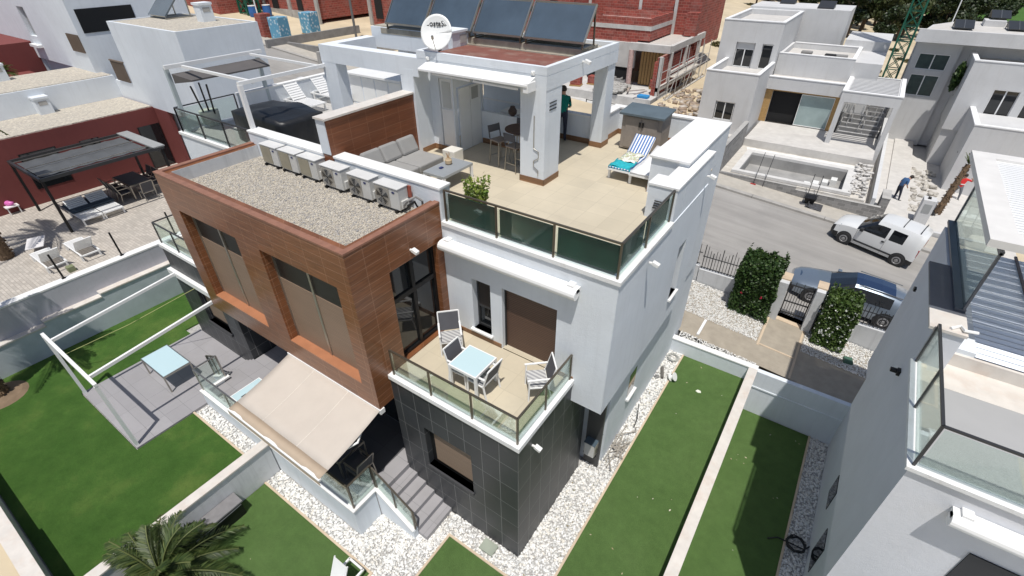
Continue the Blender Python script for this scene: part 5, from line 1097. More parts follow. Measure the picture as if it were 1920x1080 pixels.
# left part of the roof terrace
tp = thing('covered_furniture', 'bulky patio furniture under a black cover on the left roof terrace', 'covered furniture', (-12.2,3.9,7.75))
b = MB(); P = []
nu, nv = 40, 12
for j in range(nv+1):
    row = []
    for i in range(nu+1):
        a = 2*math.pi*i/nu; cx_, sy_ = math.cos(a), math.sin(a); k_2 = 1/max(abs(cx_), abs(sy_)); k_2 = 1+(k_2-1)*.75
        if j <= 5: s_ = j/5; z = 1.02-.05*s_*s_+.05*math.sin(3*a)*s_*(1-s_)*2+.12*math.exp(-((s_*cx_*k_2-.1)**2)*6); x, y = 1.45*s_*cx_*k_2, .85*s_*sy_*k_2
        else: s_ = (j-5)/7; z = .97*(1-s_)+.03; f_ = 1+.05*s_+.045*s_*math.sin(9*a)+.02*s_*math.sin(17*a+1); x, y = 1.45*f_*cx_*k_2, .85*f_*sy_*k_2
        row.append((x, y, z))
    P.append(row)
b.grid(P); b.build('cover', BCOV, tp, smooth=True)
b = MB(); b.box(-1.3,1.3,-.7,.7,.03,.5); b.build('frame', BLK, tp)
tp = thing('frame_pergola', 'white metal pergola frame with a rolled brown awning over the left roof terrace', 'pergola', (-13.5,4.2,8.65), world=True)
b = MB(); b.bar((-11.42,2.5,9.94),(-11.42,5.9,9.94),.09,.10); b.bar((-11.42,2.98,9.90),(-15.5,2.98,9.90),.08,.08); b.bar((-11.42,5.45,9.90),(-15.5,5.45,9.90),.08,.08); b.bar((-15.6,2.45,9.94),(-15.6,5.95,9.94),.09,.12); b.build('beams', WMET, tp)
for x, y, z0 in ((-11.42,2.55,8.65),(-11.42,5.85,7.75),(-15.75,2.55,7.8),(-15.8,5.85,7.75)): b = MB(); b.box(x-.06,x+.06,y-.06,y+.06,z0,9.9); b.build('post', WMET if x > -12 else mat('pale_blue_grey', (.42,.48,.50), .5), tp)
b = MB(); b.hexa([(-15.6,2.6,9.42),(-14.7,2.75,9.55),(-14.7,5.6,9.55),(-15.6,5.8,9.42),(-15.6,2.6,9.72),(-14.7,2.75,9.6),(-14.7,5.6,9.6),(-15.6,5.8,9.72)]); b.build('rolled_awning', mat('grey_brown_fabric', (.10,.092,.09), .8), tp)
for i, y in enumerate((6.75,8.05)): lounger(('white slatted sun lounger on the left roof terrace, nearer the black cover','white slatted sun lounger on the left roof terrace, nearer the open white frame')[i], (-13.9,y,7.75), R_(90), 'slatted loungers on the left roof terrace', back=50)
tp = thing('storage_cabinet', 'long white lidded cabinet at the back of the left roof terrace', 'cabinet', (-12.5,8.8,7.75))
b = MB(); b.box(-1.5,1.5,-.35,.38,0,1.15); b.build('body', WHITE, tp); b = MB(); b.box(-1.58,1.58,-.5,.42,1.15,1.22); b.build('lid', WPLA, tp)
for x in (-1.45,-.7,.05,.8): b = MB(); b.box(x,x+.68,-.366,-.351,.08,1.08); b.build('door', WPLA, tp)
for i, (x, y, dx_, dy_) in enumerate(((-16.24,3.51,.95,-.6),(-16.1,3.6,.5,-.25),(-16.0,3.7,.9,-.35))): b = MB(); b.tube([(0,0,0),(dx_,dy_,1.55)],.03,6); o = b.build('umbrella_pole', BLK, None); o.location = (x,y,7.75); props(o, ('black pole in the pale planter on the left roof terrace, leaning lowest of three','black pole in the pale planter on the left roof terrace, most upright of three','black pole in the pale planter on the left roof terrace, nearest the black cover')[i], 'pole', 'three black poles')
b = MB(); b.lathe([(.3,0),(.33,.5),(.3,.5)],(0,0,0),16); o = b.build('planter', mat('pale_green_planter', (.45,.47,.40), .8), None); o.location = (-16.05,3.55,7.76); props(o, 'pale round planter holding three black poles', 'planter')

# ================================================================== left garden
tp = thing('frame_pergola', 'white metal pergola frame standing over the grey deck in the left garden', 'pergola', (-13.4,-2,.6), world=True)
b = MB(); b.bar((-15.35,-4.05,3.24),(-11.45,-4.05,3.24),.09,.10); b.bar((-12.0,-4.02,3.22),(-12.0,.0,3.60),.08,.10); b.bar((-14.78,-4.02,3.22),(-14.78,.0,3.58),.08,.10); b.build('beams', WMET, tp)
for x in (-15.3,-11.5): b = MB(); b.box(x-.045,x+.045,-4.1,-4.01,.6,3.19); b.build('post', WMET, tp)
b = MB(); b.box(-15.3,-11.5,-.14,.0,3.42,3.62); b.build('awning_housing', WPLA, tp)
b = MB(); b.tube([(-17.0,-3.9,1.3),(-15.2,-2.0,2.3),(-13.4,-.05,3.5)],.012,5); o = b.build('rope', mat('yellow_rope', (.35,.36,.15), .8), None); props(o, 'thin yellowish rope stretched over the lawn beside the white pergola frame', 'rope')
slab_table('garden_table', 'pale aqua glass table with metal legs on the grey deck of the left garden', -14.45,-12.82,-2.37,-1.45,.60,1.33,TQG,ALU,leg=.045)
slab_table('garden_table', 'pale aqua glass table on the raised terrace, half hidden by the beige awning', -9.62,-8.1,-1.72,-.72,1.05,1.79,TQG,WMET,leg=.05)
b = MB(); b.box(-.05,.05,-.08,.08,0,.02); o = b.build('phone', BPLA, None, bevel=.006); o.location = (-9.25,-1.45,1.797); props(o, 'black phone lying on the aqua table beside the beige awning', 'phone')
slab_table('garden_table', 'dark table in the deep shade under the beige awning', -6.4,-4.9,-1.4,-.5,1.05,1.78,MESHD,ALU,leg=.04)
sling_chair('dark garden chair in the shade under the beige awning', (-4.6,-1.0,1.05), R_(-90), None, MESHD, MESHD, ALU)
# storage bench, bottom-left garden
tp = thing('storage_bench', 'long dark box with a grey slab lid against the white garden wall', 'bench', (-7.3,-4.1,0))
b = MB(); b.box(-.16,.22,-.85,.78,0,.52); b.build('body', BLK, tp, bevel=.01); b = MB(); b.box(-.2,.24,-.9,.82,.54,.60); b.build('lid', mat('grey_stone_lid', (.20,.195,.20), .7, var=.12, vs=5), tp, bevel=.006)
b = MB(); b.tube([(.24,-.8,.5),(.26,0,.5),(.24,.75,.5)],.012,5); b.build('trim', ALU, tp)
lounger('white chair back edge showing at the bottom of the front turf', (-3.25,-4.42,0), 0, None, back=65, slats=False, w_=.5)
b = MB(); b.box(-.21,.21,-.16,.16,.0,.06); b.box(-.18,.18,-.13,.13,.06,.065); o = b.build('manhole_cover', mat('green_grey_lid', (.30,.33,.27), .7, var=.1), None, bevel=.006); o.location = (-.79,-.24,.02); props(o, 'square grey-green manhole lid in the pebbles at the foot of the charcoal wall', 'manhole cover')
def hose(label, loc, r_, m, turns=4, thick=.018, seed=1, tail=True):
    q = random.Random(seed); b = MB(); pts = []
    for i in range(turns*16): a = i*math.pi/8; rr = r_*(1+q.uniform(-.12,.12)); pts.append((rr*math.cos(a), rr*math.sin(a), .03+.012*(i % 5)+.004*i/4))
    if tail: pts = [(-r_*3,-r_*1.0,.03),(-r_*2,-r_*.2,.04)]+pts+[(r_*1.6,r_*.9,.04),(r_*2.2,r_*1.1,.05)]
    b.tube(pts, thick, 6); o = b.build('garden_hose', m, None, smooth=True); o.location = loc; return props(o, label, 'hose')
hose('coiled black hose on the shaded pebbles by the right neighbouring house', (6.2,5.45,-1.4), .24, BPLA, 5, .02, 3); hose('coiled pale hose on the white pebbles at the end of the side turf', (.78,9.55,.03), .2, mat('pale_hose', (.45,.45,.42), .7), 4, .014, 5, False)
hose('small loose grey hose on the white pebbles beside the side window', (.62,8.25,.03), .07, mat('grey_hose', (.25,.25,.25), .7), 2, .012, 7)
tp = thing('hose_reel', 'white plastic hose reel lying on the edge of the side turf', 'hose reel', (1.14,8.45,.02)); b = MB(); b.lathe([(.16,-.09),(.16,-.07),(.10,-.06),(.10,.06),(.16,.07),(.16,.09)],(0,0,0),20); b.xform(Matrix.Translation((0,0,.17)) @ Matrix.Rotation(R_(60),4,'Y') @ Matrix.Rotation(.4,4,'Z')); b.build('drum', WPLA, tp); b = MB(); b.tube([(-.1,-.1,0),(-.05,0,.3),(0,.12,.0)],.015,6); b.build('bracket', DGM, tp)
b = MB(); b.box(-.05,.05,-.28,.28,0,.12); o = b.build('wood_plank', mat('grey_wood', (.12,.11,.10), .8), None, bevel=.01); o.location = (.72,8.55,.03); o.rotation_euler = (0,0,.35); props(o, 'short dark plank on the white pebbles beside the hose reel', 'plank')
b = MB(); b.prism([(-.1,-.03),(.0,-.07),(.1,-.02),(.06,.06),(-.05,.07)],0,.03); o = b.build('white_stone', mat('pale_stone', (.72,.74,.62), .8), None, bevel=.01); o.location = (2.12,8.42,.02); props(o, 'flat pale stone lying on the side turf', 'stone')
b = MB(); b.hexa([(-.17,-.17,0),(.17,-.17,0),(.17,.17,0),(-.17,.17,0),(-.14,-.14,.14),(.14,-.14,.14),(.14,.14,.14),(-.14,.14,.14)]); o = b.build('utility_box', mat('dull_green_plastic', (.06,.13,.09), .6), None, bevel=.02); o.location = (6.35,13.15,.0); o.rotation_euler = (0,0,.2); props(o, 'small green utility box on the pebbles near the street fence', 'utility box')

# ================================================================== left patio
tp = thing('patio_awning', 'dark metal patio awning with folded grey fabric panels beside the red house', 'pergola', (-25,1.7,2.9), world=True)
b = MB(); z = 5.33
b.bar((-26.95,-.66,z),(-26.95,4.2,z),.10,.14); b.bar((-23.2,-.66,z),(-23.2,4.2,z),.10,.14); b.bar((-26.95,-.66,z),(-23.2,-.66,z),.10,.14); b.build('frame_beams', DGM, tp)
for x, y in ((-27,-.62),(-23.25,-.62),(-27,4.1),(-23.25,4.1)): b = MB(); b.box(x-.05,x+.05,y-.05,y+.05,2.9,5.3); b.build('post', BLK, tp)
b = MB(); b.box(-27,-23.15,3.75,4.25,5.36,5.42); b.build('end_panel', mat('pale_grey_metal', (.30,.31,.31), .5), tp)
P = []
for i in range(73): y = -.5+i*4.2/72; P.append([(-26.6+k*.4, y, 5.29-.03*abs(math.sin(i*math.pi/12))) for k in range(8)])
b = MB(); b.grid(P); b.build('fabric', mat('grey_pleated_fabric', (.085,.09,.095), .6, var=.12), tp, solid=.01)
b = MB()
for x in (-26.6,-25.2,-23.8): b.bar((x,-.6,5.36),(x,3.8,5.36),.035,.03)
each(b, 'rail', ALU, tp)
DBL = mat('navy_cushion', (.035,.055,.075), .8, var=.15)
for i, y in enumerate((.35,1.2)): lounger(('white slatted lounger under the dark patio awning, nearer the awning front','white slatted lounger under the dark patio awning, nearer the dining set')[i], (-23.3,y,2.9), R_(90), 'loungers under the patio awning', back=35, w_=.75)
b = MB(); b.box(-2.0,-.75,0,1.75,.36,.46); o = b.build('mattress', DBL, None, bevel=.04); o.location = (-23.5,-.1,2.9); props(o, 'navy mattress lying across the two loungers under the dark awning', 'mattress')
lounger('white slatted lounger in the sun on the paved patio, nearer the front corner', (-21.75,-2.15,2.9), R_(-90), 'white loungers in the sun on the patio', back=50)
lounger('white slatted lounger in the sun on the paved patio, nearer the dark awning', (-21.65,-1.05,2.9), R_(-90), 'white loungers in the sun on the patio', back=50)
b = MB(); b.box(-.3,.3,0,1.1,.0,.05); o = b.build('cushion', mat('white_pad', (.66,.64,.64), .9), None, bevel=.02); o.location = (-22.0,-2.2,3.25); o.rotation_euler = (0,0,R_(70)); props(o, 'white padded cushion on the foot of the front white lounger', 'cushion')
slab_table('dining_table', 'dark dining table with black mats on the patio beside the red wall', -26.35,-24.4,2.5,3.5,2.9,3.64,MESHD,ALU,leg=.05)
k = 0
for x, y, rz in ((-25.9,2.25,180),(-25.3,2.25,180),(-24.8,2.25,180),(-25.9,3.75,0),(-25.3,3.75,0),(-24.7,3.75,0),(-24.05,3.0,-90)):
    lab = ('dining chair on the near side of the dark dining table beside the red wall','dining chair on the far side of the dark dining table beside the red wall','dining chair at the end of the dark dining table nearest the gravel roof')[0 if k < 3 else 1 if k < 6 else 2]
    sling_chair(lab, (x,y,2.9), R_(rz), 'chairs round the patio dining table', MESHD, MESHD, ALU); k += 1
for x, y, lab in ((-19.15,-2.31,'black leaning post on the patio edge nearest the front loungers'),(-19.15,-.31,'black post on the patio edge between loungers and balcony'),(-19.15,1.8,'black post on the patio edge closest to the brown facade')):
    b = MB(); b.tube([(0,0,0),(0,-.02,1.05)],.035,7); b.box(-.06,.06,-.06,.06,0,.02); o = b.build('fence_post', BLK, None); o.location = (x,y,2.95); props(o, lab, 'post', 'black posts on the patio edge')
tp = thing('side_table', 'low white table with a pink inflatable on it at the left edge of the patio', 'table', (-28.1,-1.35,2.9)); b = MB(); b.box(-.6,.6,-.25,.25,.34,.38); b.build('table_top', WMET, tp)
for x in (-.55,.55):
    for y in (-.2,.2): b = MB(); b.box(x-.02,x+.02,y-.02,y+.02,0,.34); b.build('leg', WMET, tp)
b = MB(); b.tube([(-.5,-.1,.1),(-.1,.1,.12),(.3,-.05,.1),(.55,.1,.14)],[.10,.14,.12,.06],10); o = b.build('inflatable_toy', mat('pink_vinyl', (.70,.16,.48), .4, var=.2, vs=3), None, smooth=True); o.location = (-28.1,-1.35,3.28); props(o, 'pink and white inflatable lying on the white table', 'inflatable')
b = MB(); b.box(-.12,.12,-.12,.12,0,.22); o = b.build('electric_box', mat('olive_box', (.2,.22,.12), .6), None, bevel=.01); o.location = (-19.6,-1.9,2.9); props(o, 'small olive box on the paved patio edge', 'box')

# ================================================================== vehicles
TYRE = mat('tyre_rubber', (.02,.02,.021), .8, var=0); HUB = mat('hub_grey', (.33,.33,.34), .4, .7, var=.05); CWHITE = mat('van_white_paint', (.68,.69,.69), .25, var=0, coat=.6); CBLUE = mat('slate_blue_paint', (.075,.12,.19), .28, .55, var=0, coat=1); CSIL = mat('silver_blue_paint', (.25,.30,.36), .3, .6, var=0, coat=1)
CGLS = mat('car_glass', (.008,.009,.010), .04, var=0, spec=.8, coat=1); CBLK = mat('black_bumper', (.02,.021,.023), .6, var=0); CRED = mat('tail_light_red', (.30,.01,.015), .2, var=0, coat=.5); CLAMP = mat('lamp_glass', (.35,.40,.44), .1, var=0, coat=1)
def car(name, label, cat, loc, rot, st, cls, mats, wheels, r, label_parts=None):
    """st: stations front to back, each (x, [(y,z)...], [dx...]); cls(i,j)->class index"""
    t = thing(name, label, cat, loc); t.rotation_euler = rot
    P = [[(s[0]+(s[2][j] if len(s) > 2 else 0), p[0], p[1]) for j, p in enumerate(s[1])] for s in st]
    nr = len(P[0]); groups = {}
    for i in range(len(P)-1):
        for j in range(nr-1):
            for sd in (1, -1):
                q = [P[i][j], P[i][j+1], P[i+1][j+1], P[i+1][j]]; q = [(a, b_*sd, c) for a, b_, c in q]
                if sd < 0: q = q[::-1]
                kk = cls(i, j); groups.setdefault(kk+('#' if sd < 0 and 'side' in kk or sd < 0 and 'door' in kk else ''), []).append(q)
    for e in (0, -1):
        for j in range(nr-1):
            a, b_ = P[e][j], P[e][j+1]; groups.setdefault('end0' if e == 0 else 'end1', []).append([(a[0],a[1],a[2]),(b_[0],b_[1],b_[2]),(b_[0],-b_[1],b_[2]),(a[0],-a[1],a[2])])
    out = {}
    for g, qs in groups.items():
        g2 = g if g not in ('end0','end1') else 'body'; out.setdefault(g2, []).extend(qs)
    for g, qs in out.items():
        vid = {}; vs = []; fs = []
        for q in qs:
            f = []
            for p in q:
                kx = tuple(round(c, 4) for c in p)
                if kx not in vid: vid[kx] = len(vs); vs.append(p)
                if not f or f[-1] != vid[kx]: f.append(vid[kx])
            if len(set(f)) > 2: fs.append(tuple(dict.fromkeys(f)))
        g = g.strip('#'); b = MB(); b.add(vs, fs); o = b.build(g, mats[g], t, smooth=(g == 'body')); 
        if g == 'body':
            md = o.modifiers.new('es', 'EDGE_SPLIT'); md.split_angle = R_(38)
    for x in wheels:
        for sd in (1, -1):
            b = MB(); b.lathe([(r*.62,-.10),(r*.95,-.10),(r,-.06),(r,.06),(r*.95,.10),(r*.62,.10)],(0,0,0),28); b.xform(Matrix.Translation((x,sd*(st[3][1][1][0]-.07),r)) @ Matrix.Rotation(R_(90),4,'X')); wo = b.build('wheel', TYRE, t, smooth=False)
            b = MB(); b.lathe([(r*.62,.0),(r*.60,.02),(r*.45,.03),(r*.40,-.0),(.06,.01),(.05,.03)],(0,0,0),20); b.xform(Matrix.Translation((x,sd*(st[3][1][1][0]+.025),r)) @ Matrix.Rotation(R_(-90)*sd,4,'X')); b.build('hubcap', HUB, wo)
            b = MB(); b.lathe([(r+.05,-.02),(r+.05,.0)],(0,0,0),28); b.xform(Matrix.Translation((x,sd*(st[3][1][1][0]-.018),r+.02)) @ Matrix.Rotation(R_(90),4,'X')); b.build('wheel_arch', CBLK, wo)
    return t
low = [(.78,.24),(.84,.52)]
vst = [(2.02,[(.50,.25),(.58,.45),(.60,.70),(.52,.80),(.32,.84),(0,.86)],[0,.02,0,-.04,-.05,-.05]),
 (1.86,[(.70,.23),(.76,.48),(.74,.80),(.62,.90),(.40,.93),(0,.95)]),
 (1.62,[(.78,.24),(.83,.52),(.79,.90),(.68,.98),(.45,1.02),(0,1.04)]),
 (1.25,low+[(.82,.98),(.70,1.06),(.48,1.10),(0,1.12)]),
 (.92,low+[(.83,1.00),(.74,1.10),(.50,1.17),(0,1.20)]),
 (.22,low+[(.83,1.04),(.72,1.54),(.61,1.68),(0,1.73)],[0,0,.55,0,0,0]),
 (-.02,low+[(.83,1.05),(.73,1.57),(.62,1.74),(0,1.78)]),
 (-.36,low+[(.83,1.06),(.74,1.58),(.63,1.76),(0,1.80)]),
 (-.50,low+[(.83,1.06),(.74,1.58),(.63,1.76),(0,1.80)]),
 (-1.12,low+[(.83,1.08),(.75,1.58),(.64,1.76),(0,1.80)]),
 (-1.58,low+[(.83,1.08),(.75,1.57),(.64,1.74),(0,1.78)]),
 (-1.76,[(.78,.26),(.83,.50),(.82,1.06),(.74,1.54),(.62,1.69),(0,1.73)]),
 (-1.85,[(.74,.28),(.80,.50),(.79,1.04),(.70,1.48),(.58,1.62),(0,1.66)])]
def vcls(i, j):
    if j == 0 and i in (0,1): return 'front_bumper'
    if j == 1 and i == 0: return 'front_bumper'
    if j == 0 and i >= 10: return 'rear_bumper'
    if i == 4 and j in (3,4): return 'windscreen'
    if j == 2 and i in (4,5,6): return 'door_window'
    if j == 2 and i == 8: return 'rear_side_window'
    return 'body'
van = car('parked_van', 'small white panel van with black bumper parked by the far kerb', 'van', (6.49,23.55,slz(6.49)), (0,-R_(5.1),R_(166.8)), vst, vcls, {'body':CWHITE,'front_bumper':CBLK,'rear_bumper':CBLK,'windscreen':CGLS,'door_window':CGLS,'rear_side_window':CGLS}, (1.25,-1.26), .31); van.scale = (1.0,1.0,1.06)
for x in (-.75,-1.5):
    b = MB(); b.bar((x,-.56,1.86),(x,.56,1.86),.035,.03); b.bar((x,-.54,1.74),(x,-.54,1.86),.04,.04); b.bar((x,.54,1.74),(x,.54,1.86),.04,.04); b.build('roof_bar', CBLK, van)
for s_ in (1,-1):
    b = MB(); b.hexa([(1.70,s_*.60,.74),(1.93,s_*.50,.72),(1.93,s_*.56,.72),(1.70,s_*.80,.76),(1.62,s_*.62,.94),(1.84,s_*.52,.88),(1.84,s_*.58,.86),(1.64,s_*.78,.93)]); b.build('headlight', CLAMP, van, bevel=.02)
    b = MB(); b.box(-1.86,-1.74,s_*.72,s_*.80,.72,1.12); b.build('tail_light', CRED, van, bevel=.02)
    b = MB(); b.box(-.98,.84,s_*.83,s_*.86,.40,.47); b.build('side_strip', CBLK, van)
    b = MB(); b.box(.62,.78,s_*.80,s_*1.02,1.02,1.18); b.build('mirror', CBLK if s_ > 0 else CWHITE, van, bevel=.03)
    b = MB(); b.box(-.40,-.28,s_*.835,s_*.865,.86,.93); b.build('door_handle', CBLK, van)
    b = MB(); b.box(-.428,-.42,s_*.832,s_*.846,.30,1.06); b.box(.86,.868,s_*.828,s_*.845,.45,1.0); b.build('door_seam', DGM, van)
low = [(.82,.22),(.90,.50)]
cst = [(2.38,[(.45,.28),(.55,.50),(.52,.62),(.42,.70),(.25,.73),(0,.74)],[0,.03,0,-.04,-.05,-.02]),
 (2.15,[(.74,.22),(.80,.50),(.76,.68),(.62,.76),(.40,.79),(0,.80)]),
 (1.85,[(.80,.22),(.88,.50),(.84,.74),(.70,.82),(.48,.86),(0,.87)]),
 (1.40,low+[(.88,.80),(.74,.88),(.52,.92),(0,.93)]),
 (.95,low+[(.89,.86),(.76,.94),(.54,.98),(0,1.00)]),
 (.10,low+[(.89,.92),(.66,1.32),(.52,1.42),(0,1.45)],[0,0,.6,0,0,0]),
 (-.15,low+[(.89,.93),(.66,1.36),(.52,1.45),(0,1.48)]),
 (-.85,low+[(.89,.94),(.66,1.36),(.52,1.46),(0,1.49)]),
 (-1.35,low+[(.88,.95),(.65,1.33),(.52,1.43),(0,1.46)]),
 (-1.85,[(.80,.24),(.88,.50),(.86,.95),(.64,1.22),(.50,1.34),(0,1.38)]),
 (-2.30,[(.70,.26),(.80,.50),(.76,.92),(.62,1.00),(.46,1.04),(0,1.06)])]
def ccls(i, j):
    if j == 0 and i == 0: return 'front_bumper'
    if i == 4 and j in (3,4): return 'windscreen'
    if i in (5,6,7) and j == 4: return 'panoramic_roof'
    if j == 2 and i in (4,5,6,7): return 'side_windows'
    if i == 9 and j in (3,4): return 'rear_window'
    return 'body'
car_ = car('parked_car', 'slate blue car with a dark panoramic roof parked behind the garden gate', 'car', (5.83,17.2,slz(5.83)), (0,-R_(5.1),R_(-178)), cst, ccls, {'body':CSIL,'front_bumper':CBLK,'windscreen':CGLS,'panoramic_roof':mat('roof_glass',(.015,.03,.075),.08,var=0,coat=1),'side_windows':CGLS,'rear_window':CGLS}, (1.42,-1.38), .34)
b = MB(); b.grid([[(2.10-i*.195, -.60+k*.2, .815+.155*(i/6)**.8-.05*(abs(k-3)/3)**2) for k in range(7)] for i in range(7)]); b.build('bonnet', CBLUE, car_, smooth=True)
for s_ in (1,-1):
    b = MB(); b.hexa([(1.85,s_*.60,.60),(2.20,s_*.52,.58),(2.20,s_*.66,.56),(1.85,s_*.86,.60),(1.80,s_*.62,.76),(2.12,s_*.54,.70),(2.12,s_*.66,.68),(1.80,s_*.82,.74)]); b.build('headlight', CLAMP, car_, bevel=.02)
    b = MB(); b.box(.55,.72,s_*.86,s_*1.06,.92,1.04); b.build('mirror', CSIL, car_, bevel=.03)
    b = MB(); b.bar((.0,s_*.60,1.47),(-1.6,s_*.58,1.44),.03,.03); b.build('roof_rail', ALU, car_)
t = car('parked_car', 'distant dark car parked at the top left beyond the white houses', 'car', (-71.3,26.8,slz(-71)), (0,0,R_(-170)), cst, ccls, {'body':CBLK,'front_bumper':CBLK,'windscreen':CGLS,'panoramic_roof':CBLK,'side_windows':CGLS,'rear_window':CGLS}, (1.42,-1.38), .34)

# ================================================================== people
def person(label, loc, rz, J, shirt, trouser, hat=None, hairc=HAIR, extra=None):
    """J: joint overrides; one skinned body, clothing colour by region, hair as a part"""
    D = dict(pel=(0,0,.95), sp=(0,0,1.18), ch=(0,0,1.38), nk=(0,0,1.50), hd=(0,-.02,1.62), ht=(0,-.01,1.72),
             ls=(.19,0,1.42), le=(.25,0,1.14), lw=(.26,-.05,.90), lh=(.26,-.07,.80), rs=(-.19,0,1.42), re=(-.25,0,1.14), rw=(-.26,-.05,.90), rh=(-.26,-.07,.80),
             lp=(.10,0,.90), lk=(.11,-.02,.50), la=(.12,.02,.09), lt=(.13,-.16,.04), rp=(-.10,0,.90), rk=(-.11,-.02,.50), ra=(-.12,.02,.09), rt=(-.13,-.16,.04))
    D.update(J); names = list(D); idx = {n: i for i, n in enumerate(names)}
    E = [('pel','sp'),('sp','ch'),('ch','nk'),('nk','hd'),('hd','ht'),('ch','ls'),('ls','le'),('le','lw'),('lw','lh'),('ch','rs'),('rs','re'),('re','rw'),('rw','rh'),('pel','lp'),('lp','lk'),('lk','la'),('la','lt'),('pel','rp'),('rp','rk'),('rk','ra'),('ra','rt')]
    Rr = dict(pel=.15, sp=.13, ch=.15, nk=.06, hd=.10, ht=.075, ls=.07, rs=.07, le=.045, re=.045, lw=.032, rw=.032, lh=.04, rh=.04, lp=.10, rp=.10, lk=.065, rk=.065, la=.045, ra=.045, lt=.04, rt=.04)
    me = bpy.data.meshes.new('body'); me.from_pydata([D[n] for n in names], [(idx[a], idx[b_]) for a, b_ in E], []); tmp = bpy.data.objects.new('tmpbody', me); COL.objects.link(tmp)
    tmp.modifiers.new('s', 'SKIN'); sv = me.skin_vertices[0].data
    for n in names: q = Rr[n]; sv[idx[n]].radius = (q*(1.25 if n in ('pel','sp','ch') else 1), q*(.8 if n in ('pel','sp','ch') else 1))
    sv[idx['pel']].use_root = True
    m2 = tmp.modifiers.new('u', 'SUBSURF'); m2.levels = 2; m2.render_levels = 2
    dg = bpy.context.evaluated_depsgraph_get(); bm_ = bpy.data.meshes.new_from_object(tmp.evaluated_get(dg)); bpy.data.objects.remove(tmp)
    for q in (SKIN, shirt, trouser, BLK): bm_.materials.append(q)
    seg = [(Vector(D[a]), Vector(D[b_]), {'pel':2,'sp':1,'ch':1}.get(a, 0)) for a, b_ in E]; cl = {('pel','sp'):1,('sp','ch'):1,('ch','nk'):1,('nk','hd'):0,('hd','ht'):0,('ch','ls'):1,('ls','le'):1,('le','lw'):0,('lw','lh'):0,('ch','rs'):1,('rs','re'):1,('re','rw'):0,('rw','rh'):0,('pel','lp'):2,('lp','lk'):2,('lk','la'):2,('la','lt'):3,('pel','rp'):2,('rp','rk'):2,('rk','ra'):2,('ra','rt'):3}
    for p in bm_.polygons:
        c = p.center; best = min(((lambda A, B: (c-(A+(B-A)*max(0, min(1, (c-A).dot(B-A)/(B-A).length_squared)))).length)(Vector(D[a]), Vector(D[b_])), (a, b_)) for a, b_ in E); p.material_index = cl[best[1]]; p.use_smooth = True
    t = thing('person', label, 'person', loc, rz); o = bpy.data.objects.new('body', bm_); COL.objects.link(o); o.parent = t
    h = Vector(D['hd']).lerp(Vector(D['ht']), .6)
    b = MB(); b.lathe([(.105,-.02),(.112,.04),(.09,.10),(.04,.135)], (h.x, h.y+.015, h.z-.03), 14); b.build('hair' if not hat else 'hat', hat or hairc, t, smooth=True)
    b = MB(); b.box(h.x-.045,h.x-.02,h.y-.105,h.y-.095,h.z-.045,h.z-.03); b.box(h.x+.02,h.x+.045,h.y-.105,h.y-.095,h.z-.045,h.z-.03); b.build('eyes', BLK, t)
    if extra: extra(t)
    return t
MBL = mat('blue_work_shirt', (.04,.10,.22), .9, var=.1); MNV = mat('dark_navy_trousers', (.02,.025,.045), .9, var=.1); MRD = mat('red_hivis_shirt', (.62,.03,.03), .9, var=.1); MGY = mat('grey_trousers', (.16,.17,.19), .9, var=.1); MTL = mat('teal_shirt', (.0,.16,.13), .9, var=.1)
person('person in a blue shirt and dark trousers bending forward on the entrance ramp', (7.2,30.8,-.03), R_(120), dict(sp=(0,-.05,1.17), ch=(0,-.18,1.34), nk=(0,-.27,1.42), hd=(0,-.36,1.50), ht=(0,-.42,1.58), ls=(.19,-.16,1.38), rs=(-.19,-.16,1.38), le=(.30,-.10,1.16), lw=(.20,-.02,.98), lh=(.14,-.04,.93), re=(-.30,-.10,1.16), rw=(-.22,-.24,.98), rh=(-.20,-.30,.92), lt=(.13,-.16,.05), rk=(-.11,-.10,.52), ra=(-.12,-.16,.09), rt=(-.12,-.33,.05)), MBL, MNV)
def stripes(t):
    b = MB(); b.lathe([(.185,0),(.187,.05)], (0,0,0), 18); b.xform(Matrix.Translation((0,0,1.10)) @ Matrix.Scale(.72,4,(0,1,0))); b.build('reflective_band', mat('reflective_tape', (.7,.72,.7), .5, var=0), t)
person('person in a red work shirt and grey trousers with raised arms beside the leaning palm', (10.35,33.9,-.42), R_(15), dict(le=(.42,-.12,1.36), lw=(.30,-.24,1.56), lh=(.22,-.27,1.60), re=(-.40,-.14,1.30), rw=(-.30,-.30,1.16), rh=(-.22,-.36,1.18), lp=(.11,0,.90), lk=(.19,-.03,.50), la=(.24,.02,.09), lt=(.28,-.15,.04), rk=(-.20,-.03,.50), ra=(-.26,.02,.09), rt=(-.30,-.15,.04)), MRD, MGY, extra=stripes)
person('person in a teal shirt and dark trousers standing half hidden behind the front pillar', (-4.28,8.95,7.75), R_(200), dict(le=(.24,-.08,1.15), lw=(.18,-.28,1.06), lh=(.13,-.34,1.06), re=(-.24,-.08,1.15), rw=(-.18,-.28,1.06), rh=(-.13,-.34,1.06)), MTL, MNV)

